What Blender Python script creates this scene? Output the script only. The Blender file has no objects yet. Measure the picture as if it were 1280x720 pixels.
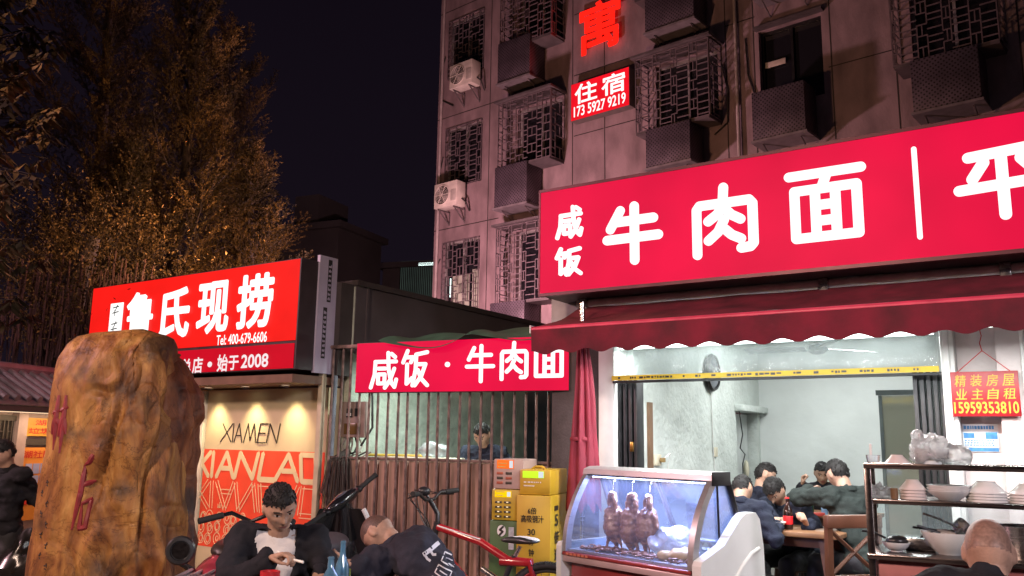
import bpy, bmesh, math, random
import numpy as np
from mathutils import Vector, Matrix, noise
from mathutils.bvhtree import BVHTree

# ------------------------------------------------------------------ camera, sky, light
scene = bpy.context.scene
col = scene.collection
FPX, PITCH, ROLL, EYE = 1060.0, math.radians(10.16), math.radians(0.9), 1.5
camd = bpy.data.cameras.new('camera')
camd.sensor_width = 36.0
camd.lens = 36.0 * FPX / 1280.0
camd.clip_start, camd.clip_end = 0.05, 600
cam = bpy.data.objects.new('camera', camd)
col.objects.link(cam)
CAMROT = Matrix.Rotation(math.pi / 2 + PITCH, 3, 'X') @ Matrix.Rotation(ROLL, 3, 'Z')
cam.matrix_world = Matrix.Translation((0, 0, EYE)) @ CAMROT.to_4x4()
scene.camera = cam

SUN_EL, SUN_ROT = math.radians(-6.0), math.radians(200)
world = bpy.data.worlds.new('World')
scene.world = world
world.use_nodes = True
wn, wl = world.node_tree.nodes, world.node_tree.links
wn.clear()
w_out = wn.new('ShaderNodeOutputWorld')
sky = wn.new('ShaderNodeTexSky')
sky.sky_type = 'NISHITA'
sky.sun_disc = False
sky.sun_elevation = SUN_EL
sky.sun_rotation = SUN_ROT
bg1 = wn.new('ShaderNodeBackground'); bg1.inputs['Strength'].default_value = 0.02
bg2 = wn.new('ShaderNodeBackground')            # the city's own glow in the night air
bg2.inputs['Color'].default_value = (0.48, 0.32, 0.62, 1)
bg2.inputs['Strength'].default_value = 0.0135
tcw = wn.new('ShaderNodeTexCoord'); sxyz = wn.new('ShaderNodeSeparateXYZ'); rw = wn.new('ShaderNodeValToRGB')
wl.new(tcw.outputs['Generated'], sxyz.inputs[0]); wl.new(sxyz.outputs['Z'], rw.inputs[0])
rw.color_ramp.elements[0].position = 0.0; rw.color_ramp.elements[0].color = (.66, .44, .80, 1)
rw.color_ramp.elements[1].position = 0.55; rw.color_ramp.elements[1].color = (.34, .21, .42, 1)
wl.new(rw.outputs[0], bg2.inputs['Color'])
wadd = wn.new('ShaderNodeAddShader')
wl.new(sky.outputs[0], bg1.inputs['Color'])
wl.new(bg1.outputs[0], wadd.inputs[0]); wl.new(bg2.outputs[0], wadd.inputs[1])
wl.new(wadd.outputs[0], w_out.inputs['Surface'])

sund = bpy.data.lights.new('moonlight', 'SUN')
sund.energy = 0.02; sund.angle = math.radians(2); sund.color = (0.9, 0.8, 1.0)
suno = bpy.data.objects.new('moonlight', sund); col.objects.link(suno)
suno.rotation_euler = (math.radians(40), 0, math.radians(-30))

vs = scene.view_settings
vs.view_transform = 'Standard'; vs.look = 'None'; vs.exposure = 0.0; vs.gamma = 1.0
vs.use_curve_mapping = False
cy = scene.cycles
cy.use_denoising = True
cy.max_bounces = 7; cy.transparent_max_bounces = 24; cy.diffuse_bounces = 3; cy.glossy_bounces = 3
cy.caustics_reflective = False; cy.caustics_refractive = False
cy.sample_clamp_indirect = 4.0

random.seed(7)
RNG = np.random.default_rng(11)
pi = math.pi

# ------------------------------------------------------------------ frames: places measured off the photograph
def ray(u, v):
    return CAMROT @ Vector(((u - 640) / FPX, -(v - 360) / FPX, -1.0))
CAM = Vector((0, 0, EYE))
def atY(u, v, Y):
    d = ray(u, v)
    return CAM + d * (Y / d.y)
def scr(p):
    q = CAMROT.transposed() @ (Vector(p) - CAM)
    return (640 + FPX * q.x / -q.z, 360 - FPX * q.y / -q.z)

class Frame:
    """upright plane system: s along the front (to the right), m into depth, z up"""
    def __init__(self, o, d):
        d = Vector((d[0], d[1], 0)).normalized()
        self.d, self.m = d, Vector((-d.y, d.x, 0))
        self.o = Vector((o[0], o[1], 0))
        self.rz = math.atan2(d.y, d.x)
    def P(self, s, m, z):
        return self.o + self.d * s + self.m * m + Vector((0, 0, z))
    def pm(self, u, v, m):
        r = ray(u, v)
        t = ((self.o + self.m * m - CAM).dot(self.m)) / r.dot(self.m)
        p = CAM + r * t
        return (p - self.o).dot(self.d), p.z
    def ps(self, u, v, s):
        r = ray(u, v)
        t = ((self.o + self.d * s - CAM).dot(self.d)) / r.dot(self.d)
        p = CAM + r * t
        return (p - self.o).dot(self.m), p.z
    def rect(self, u0, u1, v0, v1, m):
        uc, vc = (u0 + u1) / 2, (v0 + v1) / 2
        return self.pm(u0, vc, m)[0], self.pm(u1, vc, m)[0], self.pm(uc, v1, m)[1], self.pm(uc, v0, m)[1]
def frame_vp(vp, u, Y):
    d = ray(*vp)
    return Frame(atY(u, 548, Y), (-d.x, -d.y))

S = frame_vp((-1003, 533), 768, 7.2)       # noodle shop front
L = frame_vp((-1003, 533), 410, 8.7)       # left shop front
B = frame_vp((-1767, 560), 415, 8.6)       # barred yard front
G = frame_vp((-610, 532), 545, 22.0)       # apartment block front
_a, _b = atY(725, 590, 5.8), atY(883, 600, 5.0)
K = Frame(_a, _b - _a); KW = 1.04          # display case
W0 = Frame((0, 0, 0), (1, 0))              # plain world axes

# ------------------------------------------------------------------ materials
def clampc(c): return tuple(max(0.0, min(1.0, x)) for x in c)
MATS = {}
def M(name, color, rough=0.6, metal=0.0, var=0.25, scale=6.0, bump=0.0, bscale=40.0, streak=None,
      dark=None, spec=0.5, transmission=0.0, coat=0.0, stretch=(1, 1, 1), detail=5.0, thr=(0.35, 0.7)):
    if name in MATS: return MATS[name]
    m = bpy.data.materials.new(name); m.use_nodes = True
    N, Lk = m.node_tree.nodes, m.node_tree.links
    p = N['Principled BSDF']
    p.inputs['Roughness'].default_value = rough
    p.inputs['Metallic'].default_value = metal
    p.inputs['Specular IOR Level'].default_value = spec
    p.inputs['Transmission Weight'].default_value = transmission
    p.inputs['Coat Weight'].default_value = coat
    tc = N.new('ShaderNodeTexCoord'); mp = N.new('ShaderNodeMapping')
    mp.inputs['Scale'].default_value = stretch
    Lk.new(tc.outputs['Object'], mp.inputs['Vector'])
    if var or dark:
        nz = N.new('ShaderNodeTexNoise'); nz.inputs['Scale'].default_value = scale; nz.inputs['Detail'].default_value = detail
        Lk.new(mp.outputs[0], nz.inputs['Vector'])
        rp = N.new('ShaderNodeValToRGB')
        rp.color_ramp.elements[0].position, rp.color_ramp.elements[1].position = thr
        lo = dark if dark else clampc([c * (1 - var) for c in color])
        hi = clampc([c * (1 + var * 0.5) for c in color]) if not dark else color
        rp.color_ramp.elements[0].color = (*lo, 1); rp.color_ramp.elements[1].color = (*hi, 1)
        Lk.new(nz.outputs['Fac'], rp.inputs['Fac'])
        Lk.new(rp.outputs['Color'], p.inputs['Base Color'])
        mr = N.new('ShaderNodeMapRange')
        mr.inputs['To Min'].default_value = max(0.02, rough - 0.12); mr.inputs['To Max'].default_value = min(1, rough + 0.12)
        Lk.new(nz.outputs['Fac'], mr.inputs['Value']); Lk.new(mr.outputs[0], p.inputs['Roughness'])
    else:
        p.inputs['Base Color'].default_value = (*color, 1)
    if bump:
        nb = N.new('ShaderNodeTexNoise'); nb.inputs['Scale'].default_value = bscale; nb.inputs['Detail'].default_value = 6
        Lk.new(mp.outputs[0], nb.inputs['Vector'])
        bp = N.new('ShaderNodeBump'); bp.inputs['Strength'].default_value = bump; bp.inputs['Distance'].default_value = 0.02
        Lk.new(nb.outputs['Fac'], bp.inputs['Height']); Lk.new(bp.outputs[0], p.inputs['Normal'])
    MATS[name] = m
    return m

def E(name, color, strength, var=0.0, scale=3.0):
    if name in MATS: return MATS[name]
    m = bpy.data.materials.new(name); m.use_nodes = True
    N, Lk = m.node_tree.nodes, m.node_tree.links
    p = N['Principled BSDF']
    p.inputs['Base Color'].default_value = (*clampc([c * 0.03 for c in color]), 1)
    p.inputs['Roughness'].default_value = 0.45; p.inputs['Specular IOR Level'].default_value = 0.08
    p.inputs['Emission Color'].default_value = (*color, 1)
    p.inputs['Emission Strength'].default_value = strength
    if var:                                     # tubes behind the sheet: uneven brightness
        tc = N.new('ShaderNodeTexCoord'); nz = N.new('ShaderNodeTexNoise'); nz.inputs['Scale'].default_value = scale
        Lk.new(tc.outputs['Object'], nz.inputs['Vector'])
        mr = N.new('ShaderNodeMapRange')
        mr.inputs['From Min'].default_value, mr.inputs['From Max'].default_value = 0.3, 0.7
        mr.inputs['To Min'].default_value = strength * (1 - var); mr.inputs['To Max'].default_value = strength * (1 + var * 0.5)
        Lk.new(nz.outputs['Fac'], mr.inputs['Value']); Lk.new(mr.outputs[0], p.inputs['Emission Strength'])
    MATS[name] = m
    return m

def film(name, color=(0.9, 0.95, 0.95), clear=0.75, gloss=0.12, rough=0.08, bump=0.0, bscale=8.0, frost=0.5):
    """thin clear sheet: see-through, a little milky, glossy"""
    if name in MATS: return MATS[name]
    m = bpy.data.materials.new(name); m.use_nodes = True
    N, Lk = m.node_tree.nodes, m.node_tree.links
    N.clear()
    out = N.new('ShaderNodeOutputMaterial')
    tr = N.new('ShaderNodeBsdfTransparent'); tr.inputs[0].default_value = (*clampc([0.4 + 0.6 * c for c in color]), 1)
    df = N.new('ShaderNodeBsdfDiffuse'); df.inputs[0].default_value = (*color, 1)
    tl = N.new('ShaderNodeBsdfTranslucent'); tl.inputs[0].default_value = (*color, 1)
    mx0 = N.new('ShaderNodeMixShader'); mx0.inputs[0].default_value = frost
    Lk.new(df.outputs[0], mx0.inputs[1]); Lk.new(tl.outputs[0], mx0.inputs[2])
    mx1 = N.new('ShaderNodeMixShader'); mx1.inputs[0].default_value = clear
    Lk.new(mx0.outputs[0], mx1.inputs[1]); Lk.new(tr.outputs[0], mx1.inputs[2])
    gl = N.new('ShaderNodeBsdfGlossy'); gl.inputs['Roughness'].default_value = rough
    lw = N.new('ShaderNodeLayerWeight'); lw.inputs['Blend'].default_value = 0.25
    mr = N.new('ShaderNodeMapRange'); mr.inputs['To Min'].default_value = gloss * 0.4; mr.inputs['To Max'].default_value = min(1, gloss * 4)
    Lk.new(lw.outputs['Fresnel'], mr.inputs['Value'])
    mx2 = N.new('ShaderNodeMixShader')
    Lk.new(mr.outputs[0], mx2.inputs[0]); Lk.new(mx1.outputs[0], mx2.inputs[1]); Lk.new(gl.outputs[0], mx2.inputs[2])
    if bump:
        tc = N.new('ShaderNodeTexCoord'); nz = N.new('ShaderNodeTexNoise'); nz.inputs['Scale'].default_value = bscale; nz.inputs['Detail'].default_value = 4
        Lk.new(tc.outputs['Object'], nz.inputs['Vector'])
        bp = N.new('ShaderNodeBump'); bp.inputs['Strength'].default_value = bump; bp.inputs['Distance'].default_value = 0.02
        Lk.new(nz.outputs['Fac'], bp.inputs['Height'])
        Lk.new(bp.outputs[0], gl.inputs['Normal']); Lk.new(bp.outputs[0], df.inputs['Normal'])
    Lk.new(mx2.outputs[0], out.inputs['Surface'])
    MATS[name] = m
    return m

def perforated(name, color):
    """sheet metal punched with round holes, seen as dark dots"""
    if name in MATS: return MATS[name]
    m = M(name, color, 0.5, 0.3, 0.3, 3)
    N, Lk = m.node_tree.nodes, m.node_tree.links
    p = N['Principled BSDF']
    src = p.inputs['Base Color'].links[0].from_socket
    tc = N.new('ShaderNodeTexCoord')
    sp = N.new('ShaderNodeSeparateXYZ'); Lk.new(tc.outputs['Object'], sp.inputs[0])
    def mth(op, a, b=None):
        n = N.new('ShaderNodeMath'); n.operation = op
        for i, x in enumerate((a, b)):
            if x is None: continue
            if isinstance(x, (int, float)): n.inputs[i].default_value = x
            else: Lk.new(x, n.inputs[i])
        return n.outputs[0]
    k = 2 * pi / 0.085
    xy = mth('ADD', sp.outputs['X'], sp.outputs['Y'])
    a = mth('SINE', mth('MULTIPLY', xy, k)); b = mth('SINE', mth('MULTIPLY', sp.outputs['Z'], k))
    hole = mth('GREATER_THAN', mth('MULTIPLY', a, b), 0.38)
    mx = N.new('ShaderNodeMix'); mx.data_type = 'RGBA'
    Lk.new(hole, mx.inputs['Factor']); Lk.new(src, mx.inputs['A'])
    mx.inputs['B'].default_value = (0.012, 0.01, 0.012, 1)
    Lk.new(mx.outputs['Result'], p.inputs['Base Color'])
    return m

# ------------------------------------------------------------------ mesh builder
class MB:
    def __init__(self): self.v, self.f, self.mi, self.cur = [], [], [], 0
    def add(self, vs_, fs):
        b = len(self.v)
        self.v.extend(Vector(v) for v in vs_)
        self.f.extend([tuple(i + b for i in f) for f in fs])
        self.mi.extend([self.cur] * len(fs))
        return self
    def mat(self, i): self.cur = i; return self
    def hexa(self, p):       # 8 points: bottom 4 ccw, top 4
        return self.add(p, [(3, 2, 1, 0), (4, 5, 6, 7), (0, 1, 5, 4), (1, 2, 6, 5), (2, 3, 7, 6), (3, 0, 4, 7)])
    def fbox(self, fr, s0, s1, m0, m1, z0, z1, bevel=0.0):
        if bevel <= 0:
            return self.hexa([fr.P(s0, m0, z0), fr.P(s1, m0, z0), fr.P(s1, m1, z0), fr.P(s0, m1, z0),
                              fr.P(s0, m0, z1), fr.P(s1, m0, z1), fr.P(s1, m1, z1), fr.P(s0, m1, z1)])
        bm = bmesh.new()
        bmesh.ops.create_cube(bm, size=1.0)
        for v in bm.verts:
            v.co = Vector((s0 + (v.co.x + .5) * (s1 - s0), m0 + (v.co.y + .5) * (m1 - m0), z0 + (v.co.z + .5) * (z1 - z0)))
        bmesh.ops.bevel(bm, geom=bm.edges[:], offset=min(bevel, 0.45 * min(abs(s1 - s0), abs(m1 - m0), abs(z1 - z0))), segments=2, affect='EDGES', profile=0.5)
        bm.verts.index_update()
        self.add([fr.P(*v.co) for v in bm.verts], [tuple(v.index for v in f.verts) for f in bm.faces])
        bm.free()
        return self
    def tube(self, pts, r, n=8, caps=True, radii=None):
        pts = [Vector(p) for p in pts]
        k = len(pts)
        rr = radii if radii else [r] * k
        tang = []
        for i in range(k):
            t = pts[min(i + 1, k - 1)] - pts[max(i - 1, 0)]
            tang.append(t.normalized() if t.length > 1e-9 else Vector((0, 0, 1)))
        up = Vector((0, 0, 1)) if abs(tang[0].z) < 0.9 else Vector((1, 0, 0))
        x = tang[0].cross(up).normalized()
        vs_, fs = [], []
        for i in range(k):
            x = (x - tang[i] * x.dot(tang[i]))
            x = x.normalized() if x.length > 1e-6 else tang[i].orthogonal().normalized()
            y = tang[i].cross(x)
            for j in range(n):
                a = 2 * pi * j / n
                vs_.append(pts[i] + (x * math.cos(a) + y * math.sin(a)) * rr[i])
        for i in range(k - 1):
            for j in range(n):
                a, b = i * n + j, i * n + (j + 1) % n
                fs.append((a, b, b + n, a + n))
        if caps:
            fs.append(tuple(range(n - 1, -1, -1))); fs.append(tuple((k - 1) * n + j for j in range(n)))
        return self.add(vs_, fs)
    def cone(self, a, b, ra, rb, n=14, rings=4):      # rounded tapered limb
        a, b = Vector(a), Vector(b)
        ax = (b - a)
        ln = ax.length
        t = ax / ln if ln > 1e-6 else Vector((0, 0, 1))
        pts, rr = [], []
        for i in range(rings + 1):
            ph = pi / 2 * (1 - i / rings)
            pts.append(a - t * ra * math.sin(ph)); rr.append(max(ra * math.cos(ph), ra * 0.02))
        for i in range(rings + 1):
            ph = pi / 2 * i / rings
            pts.append(b + t * rb * math.sin(ph)); rr.append(max(rb * math.cos(ph), rb * 0.02))
        x = t.orthogonal().normalized(); y = t.cross(x)
        vs_, fs = [], []
        for p, r in zip(pts, rr):
            for j in range(n):
                an = 2 * pi * j / n
                vs_.append(p + (x * math.cos(an) + y * math.sin(an)) * r)
        k = len(pts)
        for i in range(k - 1):
            for j in range(n):
                p, q = i * n + j, i * n + (j + 1) % n
                fs.append((p, q, q + n, p + n))
        fs.append(tuple(range(n - 1, -1, -1))); fs.append(tuple((k - 1) * n + j for j in range(n)))
        return self.add(vs_, fs)
    def ell(self, c, rx, ry, rz, X=Vector((1, 0, 0)), Y=Vector((0, 1, 0)), Z=Vector((0, 0, 1)), nu=20, nv=12, fn=None):
        c = Vector(c)
        vs_, fs = [], []
        for i in range(nv + 1):
            ph = pi * (i / nv) - pi / 2
            ph = max(-pi / 2 + 0.03, min(pi / 2 - 0.03, ph))
            for j in range(nu):
                a = 2 * pi * j / nu
                q = Vector((math.cos(ph) * math.cos(a), math.cos(ph) * math.sin(a), math.sin(ph)))
                if fn: q = fn(q)
                vs_.append(c + X * (q.x * rx) + Y * (q.y * ry) + Z * (q.z * rz))
        for i in range(nv):
            for j in range(nu):
                p, q = i * nu + j, i * nu + (j + 1) % nu
                fs.append((p, q, q + nu, p + nu))
        fs.append(tuple(range(nu - 1, -1, -1))); fs.append(tuple(nv * nu + j for j in range(nu)))
        return self.add(vs_, fs)
    def lathe(self, c, prof, n=24, axis=Vector((0, 0, 1)), wob=0.0):
        c = Vector(c); x = axis.orthogonal().normalized(); y = axis.cross(x)
        vs_, fs = [], []
        for r, h in prof:
            for j in range(n):
                a = 2 * pi * j / n
                w = 1 + wob * math.sin(3 * a + h * 40)
                vs_.append(c + axis * h + (x * math.cos(a) + y * math.sin(a)) * max(r, 1e-4) * w)
        for i in range(len(prof) - 1):
            for j in range(n):
                p, q = i * n + j, i * n + (j + 1) % n
                fs.append((p, q, q + n, p + n))
        return self.add(vs_, fs)
    def prism(self, poly, off):        # polygon of points + extrusion vector
        n = len(poly); off = Vector(off)
        vs_ = [Vector(p) for p in poly] + [Vector(p) + off for p in poly]
        fs = [tuple(range(n - 1, -1, -1)), tuple(range(n, 2 * n))]
        fs += [(i, (i + 1) % n, n + (i + 1) % n, n + i) for i in range(n)]
        return self.add(vs_, fs)
    def stroke(self, fr, pts2, w, m, depth=0.02, n=8, w2=None):
        """one brush stroke on a frame's plane: rounded bars, front at m, each a hair proud of the last"""
        for i in range(len(pts2) - 1):
            (s0, z0), (s1, z1) = pts2[i], pts2[i + 1]
            a = math.atan2(z1 - z0, s1 - s0)
            wa = w; wb = w if w2 is None else w2
            poly = []
            for k in range(n + 1):
                t = a + pi / 2 + pi * k / n
                poly.append((s0 + wa * math.cos(t), z0 + wa * math.sin(t)))
            for k in range(n + 1):
                t = a - pi / 2 + pi * k / n
                poly.append((s1 + wb * math.cos(t), z1 + wb * math.sin(t)))
            self.jig = getattr(self, 'jig', 0) + 1
            e = 0.00035 * (self.jig % 29)
            self.prism([fr.P(s, m - e, z) for s, z in poly], fr.m * depth)
        return self
    def tris(self, vs_, fs): return self.add(vs_, fs)

def mesh_from(mb, name, mats, smooth=True, inv=None, angle=40):
    me = bpy.data.meshes.new(name)
    vv = [(inv @ v)[:] for v in mb.v] if inv is not None else [v[:] for v in mb.v]
    me.from_pydata(vv, [], mb.f)
    for m in (mats if isinstance(mats, (list, tuple)) else [mats]): me.materials.append(m)
    if any(mb.mi): me.polygons.foreach_set('material_index', mb.mi)
    bm = bmesh.new(); bm.from_mesh(me)
    bmesh.ops.recalc_face_normals(bm, faces=bm.faces[:])
    bm.to_mesh(me); bm.free()
    if smooth:
        me.polygons.foreach_set('use_smooth', [True] * len(me.polygons))
        try: me.set_sharp_from_angle(angle=math.radians(angle))
        except Exception: pass
    me.update()
    return me

LABELS = {}
def tag(o, label, cat, group=None, kind=None):
    if label: o['label'] = label
    if cat: o['category'] = cat
    if group: o['group'] = group
    if kind: o['kind'] = kind
    return o
def thing(name, label, cat, loc=(0, 0, 0), rz=0.0, group=None):
    o = bpy.data.objects.new(name, None)
    o.empty_display_size = 0.1
    col.objects.link(o)
    o.location = loc; o.rotation_euler = (0, 0, rz)
    o['_m'] = [x for r in (Matrix.Translation(loc) @ Matrix.Rotation(rz, 4, 'Z')) for x in r]
    return tag(o, label, cat, group)
def wm(o):
    r = o
    while r.parent: r = r.parent
    v = list(r['_m'])
    return Matrix([v[0:4], v[4:8], v[8:12], v[12:16]])
def part(name, mb, mats, parent, label=None, smooth=True, kind=None, angle=40):
    me = mesh_from(mb, name, mats, smooth, wm(parent).inverted(), angle)
    o = bpy.data.objects.new(name, me); col.objects.link(o)
    o.parent = parent
    if label: o['label'] = label
    if kind: o['kind'] = kind
    return o
def solo(name, label, cat, mb, mats, loc=(0, 0, 0), rz=0.0, group=None, kind=None, smooth=True, angle=40):
    mtx = Matrix.Translation(loc) @ Matrix.Rotation(rz, 4, 'Z')
    me = mesh_from(mb, name, mats, smooth, mtx.inverted(), angle)
    o = bpy.data.objects.new(name, me); col.objects.link(o)
    o.location = loc; o.rotation_euler = (0, 0, rz)
    o['_m'] = [x for r in mtx for x in r]
    return tag(o, label, cat, group, kind)
def copy_tree(o, loc=None, rz=None, label=None, group=None, parent=None):
    c = o.copy(); col.objects.link(c)
    if parent: c.parent = parent
    if loc is not None: c.location = loc
    if rz is not None: c.rotation_euler = (0, 0, rz)
    if label: c['label'] = label
    if group: c['group'] = group
    for ch in list(o.children): copy_tree(ch, parent=c)
    return c
def lamp(name, kind, loc, energy, color, parent=None, size=0.1, rot=None, spot=None, blend=0.5, size_y=None):
    d = bpy.data.lights.new(name, kind)
    d.energy = energy; d.color = color
    if kind == 'AREA':
        d.size = size
        if size_y: d.shape = 'RECTANGLE'; d.size_y = size_y
    else: d.shadow_soft_size = size
    if kind == 'SPOT': d.spot_size = spot; d.spot_blend = blend
    o = bpy.data.objects.new(name, d); col.objects.link(o)
    mtx = Matrix.Translation(loc) @ (rot.to_matrix().to_4x4() if rot is not None else Matrix())
    if parent:
        o.parent = parent; o.matrix_local = wm(parent).inverted() @ mtx
    else: o.matrix_world = mtx
    return o
def aim(frm, to): return (Vector(to) - Vector(frm)).to_track_quat('-Z', 'Y')

_font_cache = {}
def glyph(body, offset=0.0, shear=0.0):
    key = (body, offset, shear)
    if key in _font_cache: return _font_cache[key]
    c = bpy.data.curves.new('letters', 'FONT'); c.body = body; c.offset = offset; c.shear = shear
    c.resolution_u = 3
    o = bpy.data.objects.new('letters', c); col.objects.link(o)
    dg = bpy.context.evaluated_depsgraph_get(); dg.update()
    me = bpy.data.meshes.new_from_object(o.evaluated_get(dg))
    V = [(v.co.x, v.co.y) for v in me.vertices]; Fc = [tuple(p.vertices) for p in me.polygons]
    bpy.data.objects.remove(o); bpy.data.curves.remove(c); bpy.data.meshes.remove(me)
    _font_cache[key] = (V, Fc)
    return V, Fc
def write(mb, fr, body, s0, s1, z0, z1, m, offset=0.0, shear=0.0, flipz=False):
    """letters of the built-in font fitted to a rectangle on a frame's plane"""
    V, Fc = glyph(body, 0.0, shear)
    x0, x1 = min(v[0] for v in V), max(v[0] for v in V)
    y0, y1 = min(v[1] for v in V), max(v[1] for v in V)
    def f(v):
        a = (v[0] - x0) / (x1 - x0); b = (v[1] - y0) / (y1 - y0)
        if flipz: b = 1 - b
        return fr.P(s0 + a * (s1 - s0), m, z0 + b * (z1 - z0))
    mb.add([f(v) for v in V], Fc)
    if offset > 0:                               # bolder: a round-ended ribbon along every outline
        cnt = {}
        for p in Fc:
            for a, b in zip(p, p[1:] + p[:1]):
                k = (min(a, b), max(a, b)); cnt[k] = cnt.get(k, 0) + 1
        q = [(s0 + (v[0] - x0) / (x1 - x0) * (s1 - s0), z0 + (((v[1] - y0) / (y1 - y0)) if not flipz else 1 - (v[1] - y0) / (y1 - y0)) * (z1 - z0)) for v in V]
        w = offset * min((z1 - z0) / (y1 - y0), (s1 - s0) / (x1 - x0)); j = 0
        for (a, b), c in cnt.items():
            if c != 1: continue
            (sa, za), (sb, zb) = q[a], q[b]; ln = math.hypot(sb - sa, zb - za)
            if ln < 1e-6: continue
            t0 = math.atan2(zb - za, sb - sa); poly = []
            for k in range(5): poly.append((sa + w * math.cos(t0 + pi / 2 + pi * k / 4), za + w * math.sin(t0 + pi / 2 + pi * k / 4)))
            for k in range(5): poly.append((sb + w * math.cos(t0 - pi / 2 + pi * k / 4), zb + w * math.sin(t0 - pi / 2 + pi * k / 4)))
            j += 1; e = .0003 + .00006 * (j % 31)
            mb.add([fr.P(s, m - e, z) for s, z in poly], [tuple(range(10))])
    return mb
GLY = {
 '牛': [[(.30, .95), (.12, .62)], [(.22, .74), (.88, .74)], [(.06, .42), (.96, .42)], [(.55, 1.0), (.55, .0)]],
 '肉': [[(.05, .0), (.05, .70), (.10, .76), (.90, .76), (.95, .70), (.95, .1), (.90, .05), (.76, .04)], [(.50, 1.0), (.48, .74), (.40, .6), (.24, .5)],
        [(.52, .66), (.62, .56), (.76, .48)], [(.50, .50), (.40, .32), (.24, .2)], [(.50, .36), (.62, .25), (.76, .18)]],
 '面': [[(.0, .97), (1.0, .97)], [(.54, .97), (.46, .76)], [(.07, .74), (.93, .74), (.93, .04), (.07, .04), (.07, .74)],
        [(.36, .74), (.36, .04)], [(.64, .74), (.64, .04)], [(.36, .50), (.64, .50)], [(.36, .27), (.64, .27)]],
 '平': [[(.13, .90), (.86, .95)], [(.30, .80), (.16, .57)], [(.72, .80), (.86, .60)], [(.0, .42), (1.0, .47)], [(.5, .9), (.5, .0)]],
 '咸': [[(.14, .74), (.95, .74)], [(.15, .74), (.13, .38), (.0, .03)], [(.28, .55), (.54, .55)],
        [(.28, .39), (.53, .39), (.53, .14), (.28, .14), (.28, .39)], [(.64, .98), (.68, .52), (.80, .16), (.93, .04), (.99, .24)],
        [(.90, .54), (.75, .22), (.56, .02)], [(.78, .95), (.92, .86)]],
 '饭': [[(.20, .98), (.04, .66)], [(.16, .80), (.42, .80), (.34, .66)], [(.20, .60), (.20, .07), (.40, .22)],
        [(.95, .93), (.53, .87)], [(.54, .87), (.53, .45), (.43, .02)], [(.56, .60), (.90, .60), (.76, .28), (.52, .02)],
        [(.62, .44), (.76, .20), (.99, .02)]],
 '林': [[(.0, .68), (.46, .74)], [(.24, 1.0), (.22, .05)], [(.22, .66), (.0, .32)], [(.26, .6), (.42, .46)],
        [(.52, .72), (1.0, .8)], [(.78, 1.0), (.74, .0)], [(.74, .68), (.48, .28)], [(.78, .62), (1.0, .32)]],
 '后': [[(.92, 1.0), (.70, .9), (.42, .86)], [(.42, .86), (.36, .5), (.0, .02)], [(.40, .6), (1.0, .66)],
        [(.46, .36), (.86, .42), (.78, .06), (.44, .04), (.46, .36)]],
}
def char(mb, fr, ch, s0, s1, z0, z1, w, m, depth=0.02):
    for st in GLY[ch]:
        mb.stroke(fr, [(s0 + w + a * (s1 - s0 - 2 * w), z0 + w + b * (z1 - z0 - 2 * w)) for a, b in st], w, m, depth)
def remesh(mb, voxel, name='tmp', smooth=2, factor=0.5, noise_amp=0.0, noise_scale=9.0, seed=0.0, mats=None):
    """union of overlapping closed shapes into ONE continuous skin; returns a mesh in world coordinates"""
    me = mesh_from(mb, name, mats or [], False)
    o = bpy.data.objects.new(name, me); col.objects.link(o)
    r = o.modifiers.new('r', 'REMESH'); r.mode = 'VOXEL'; r.voxel_size = voxel; r.adaptivity = 0
    s = o.modifiers.new('s', 'SMOOTH'); s.factor = factor; s.iterations = smooth
    dg = bpy.context.evaluated_depsgraph_get(); dg.update()
    out = bpy.data.meshes.new_from_object(o.evaluated_get(dg))
    bpy.data.objects.remove(o); bpy.data.meshes.remove(me)
    if noise_amp:
        nrm = [v.normal.copy() for v in out.vertices]
        for v, n in zip(out.vertices, nrm):
            p = v.co * noise_scale + Vector((seed, seed * 0.7, 0))
            d = noise.noise(Vector((p.x, p.y, p.z * 1.6))) + 0.6 * abs(noise.noise(p * 2.1 + Vector((5, 3, 1)))) - .2
            v.co += n * d * noise_amp
    out.polygons.foreach_set('use_smooth', [True] * len(out.polygons))
    out.update()
    return out
def hang(name, me, mats, parent, label=None):
    """link a ready world-space mesh as a part"""
    me.name = name
    me.transform(wm(parent).inverted())
    me.materials.clear()
    for m in (mats if isinstance(mats, (list, tuple)) else [mats]): me.materials.append(m)
    o = bpy.data.objects.new(name, me); col.objects.link(o); o.parent = parent
    if label: o['label'] = label
    return o
# ------------------------------------------------------------------ common materials
WHITE = M('white_paint', (0.72, 0.72, 0.70), 0.5, var=0.12, scale=5)
PINKWALL = M('painted_pillar', (0.62, 0.55, 0.54), 0.6, var=0.2, scale=3.5, bump=0.15, bscale=25)
STEEL = M('stainless_steel', (0.55, 0.55, 0.55), 0.25, 1.0, 0.15, 8, stretch=(1, 1, 8))
DARKSTEEL = M('dark_metal', (0.03, 0.03, 0.033), 0.45, 0.6, 0.3, 9)
BLACKP = M('black_plastic', (0.02, 0.02, 0.022), 0.35, var=0.3, scale=12)
RUST = M('rusty_bar_paint', (0.26, 0.165, 0.145), 0.6, 0.1, 0.45, 14, bump=0.1, dark=(0.08, 0.048, 0.042))
RUBBER = M('rubber', (0.018, 0.018, 0.018), 0.8, var=0.2)
GLASS = film('clear_glass', (0.85, 0.92, 0.95), 0.93, 0.12, 0.02)

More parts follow.
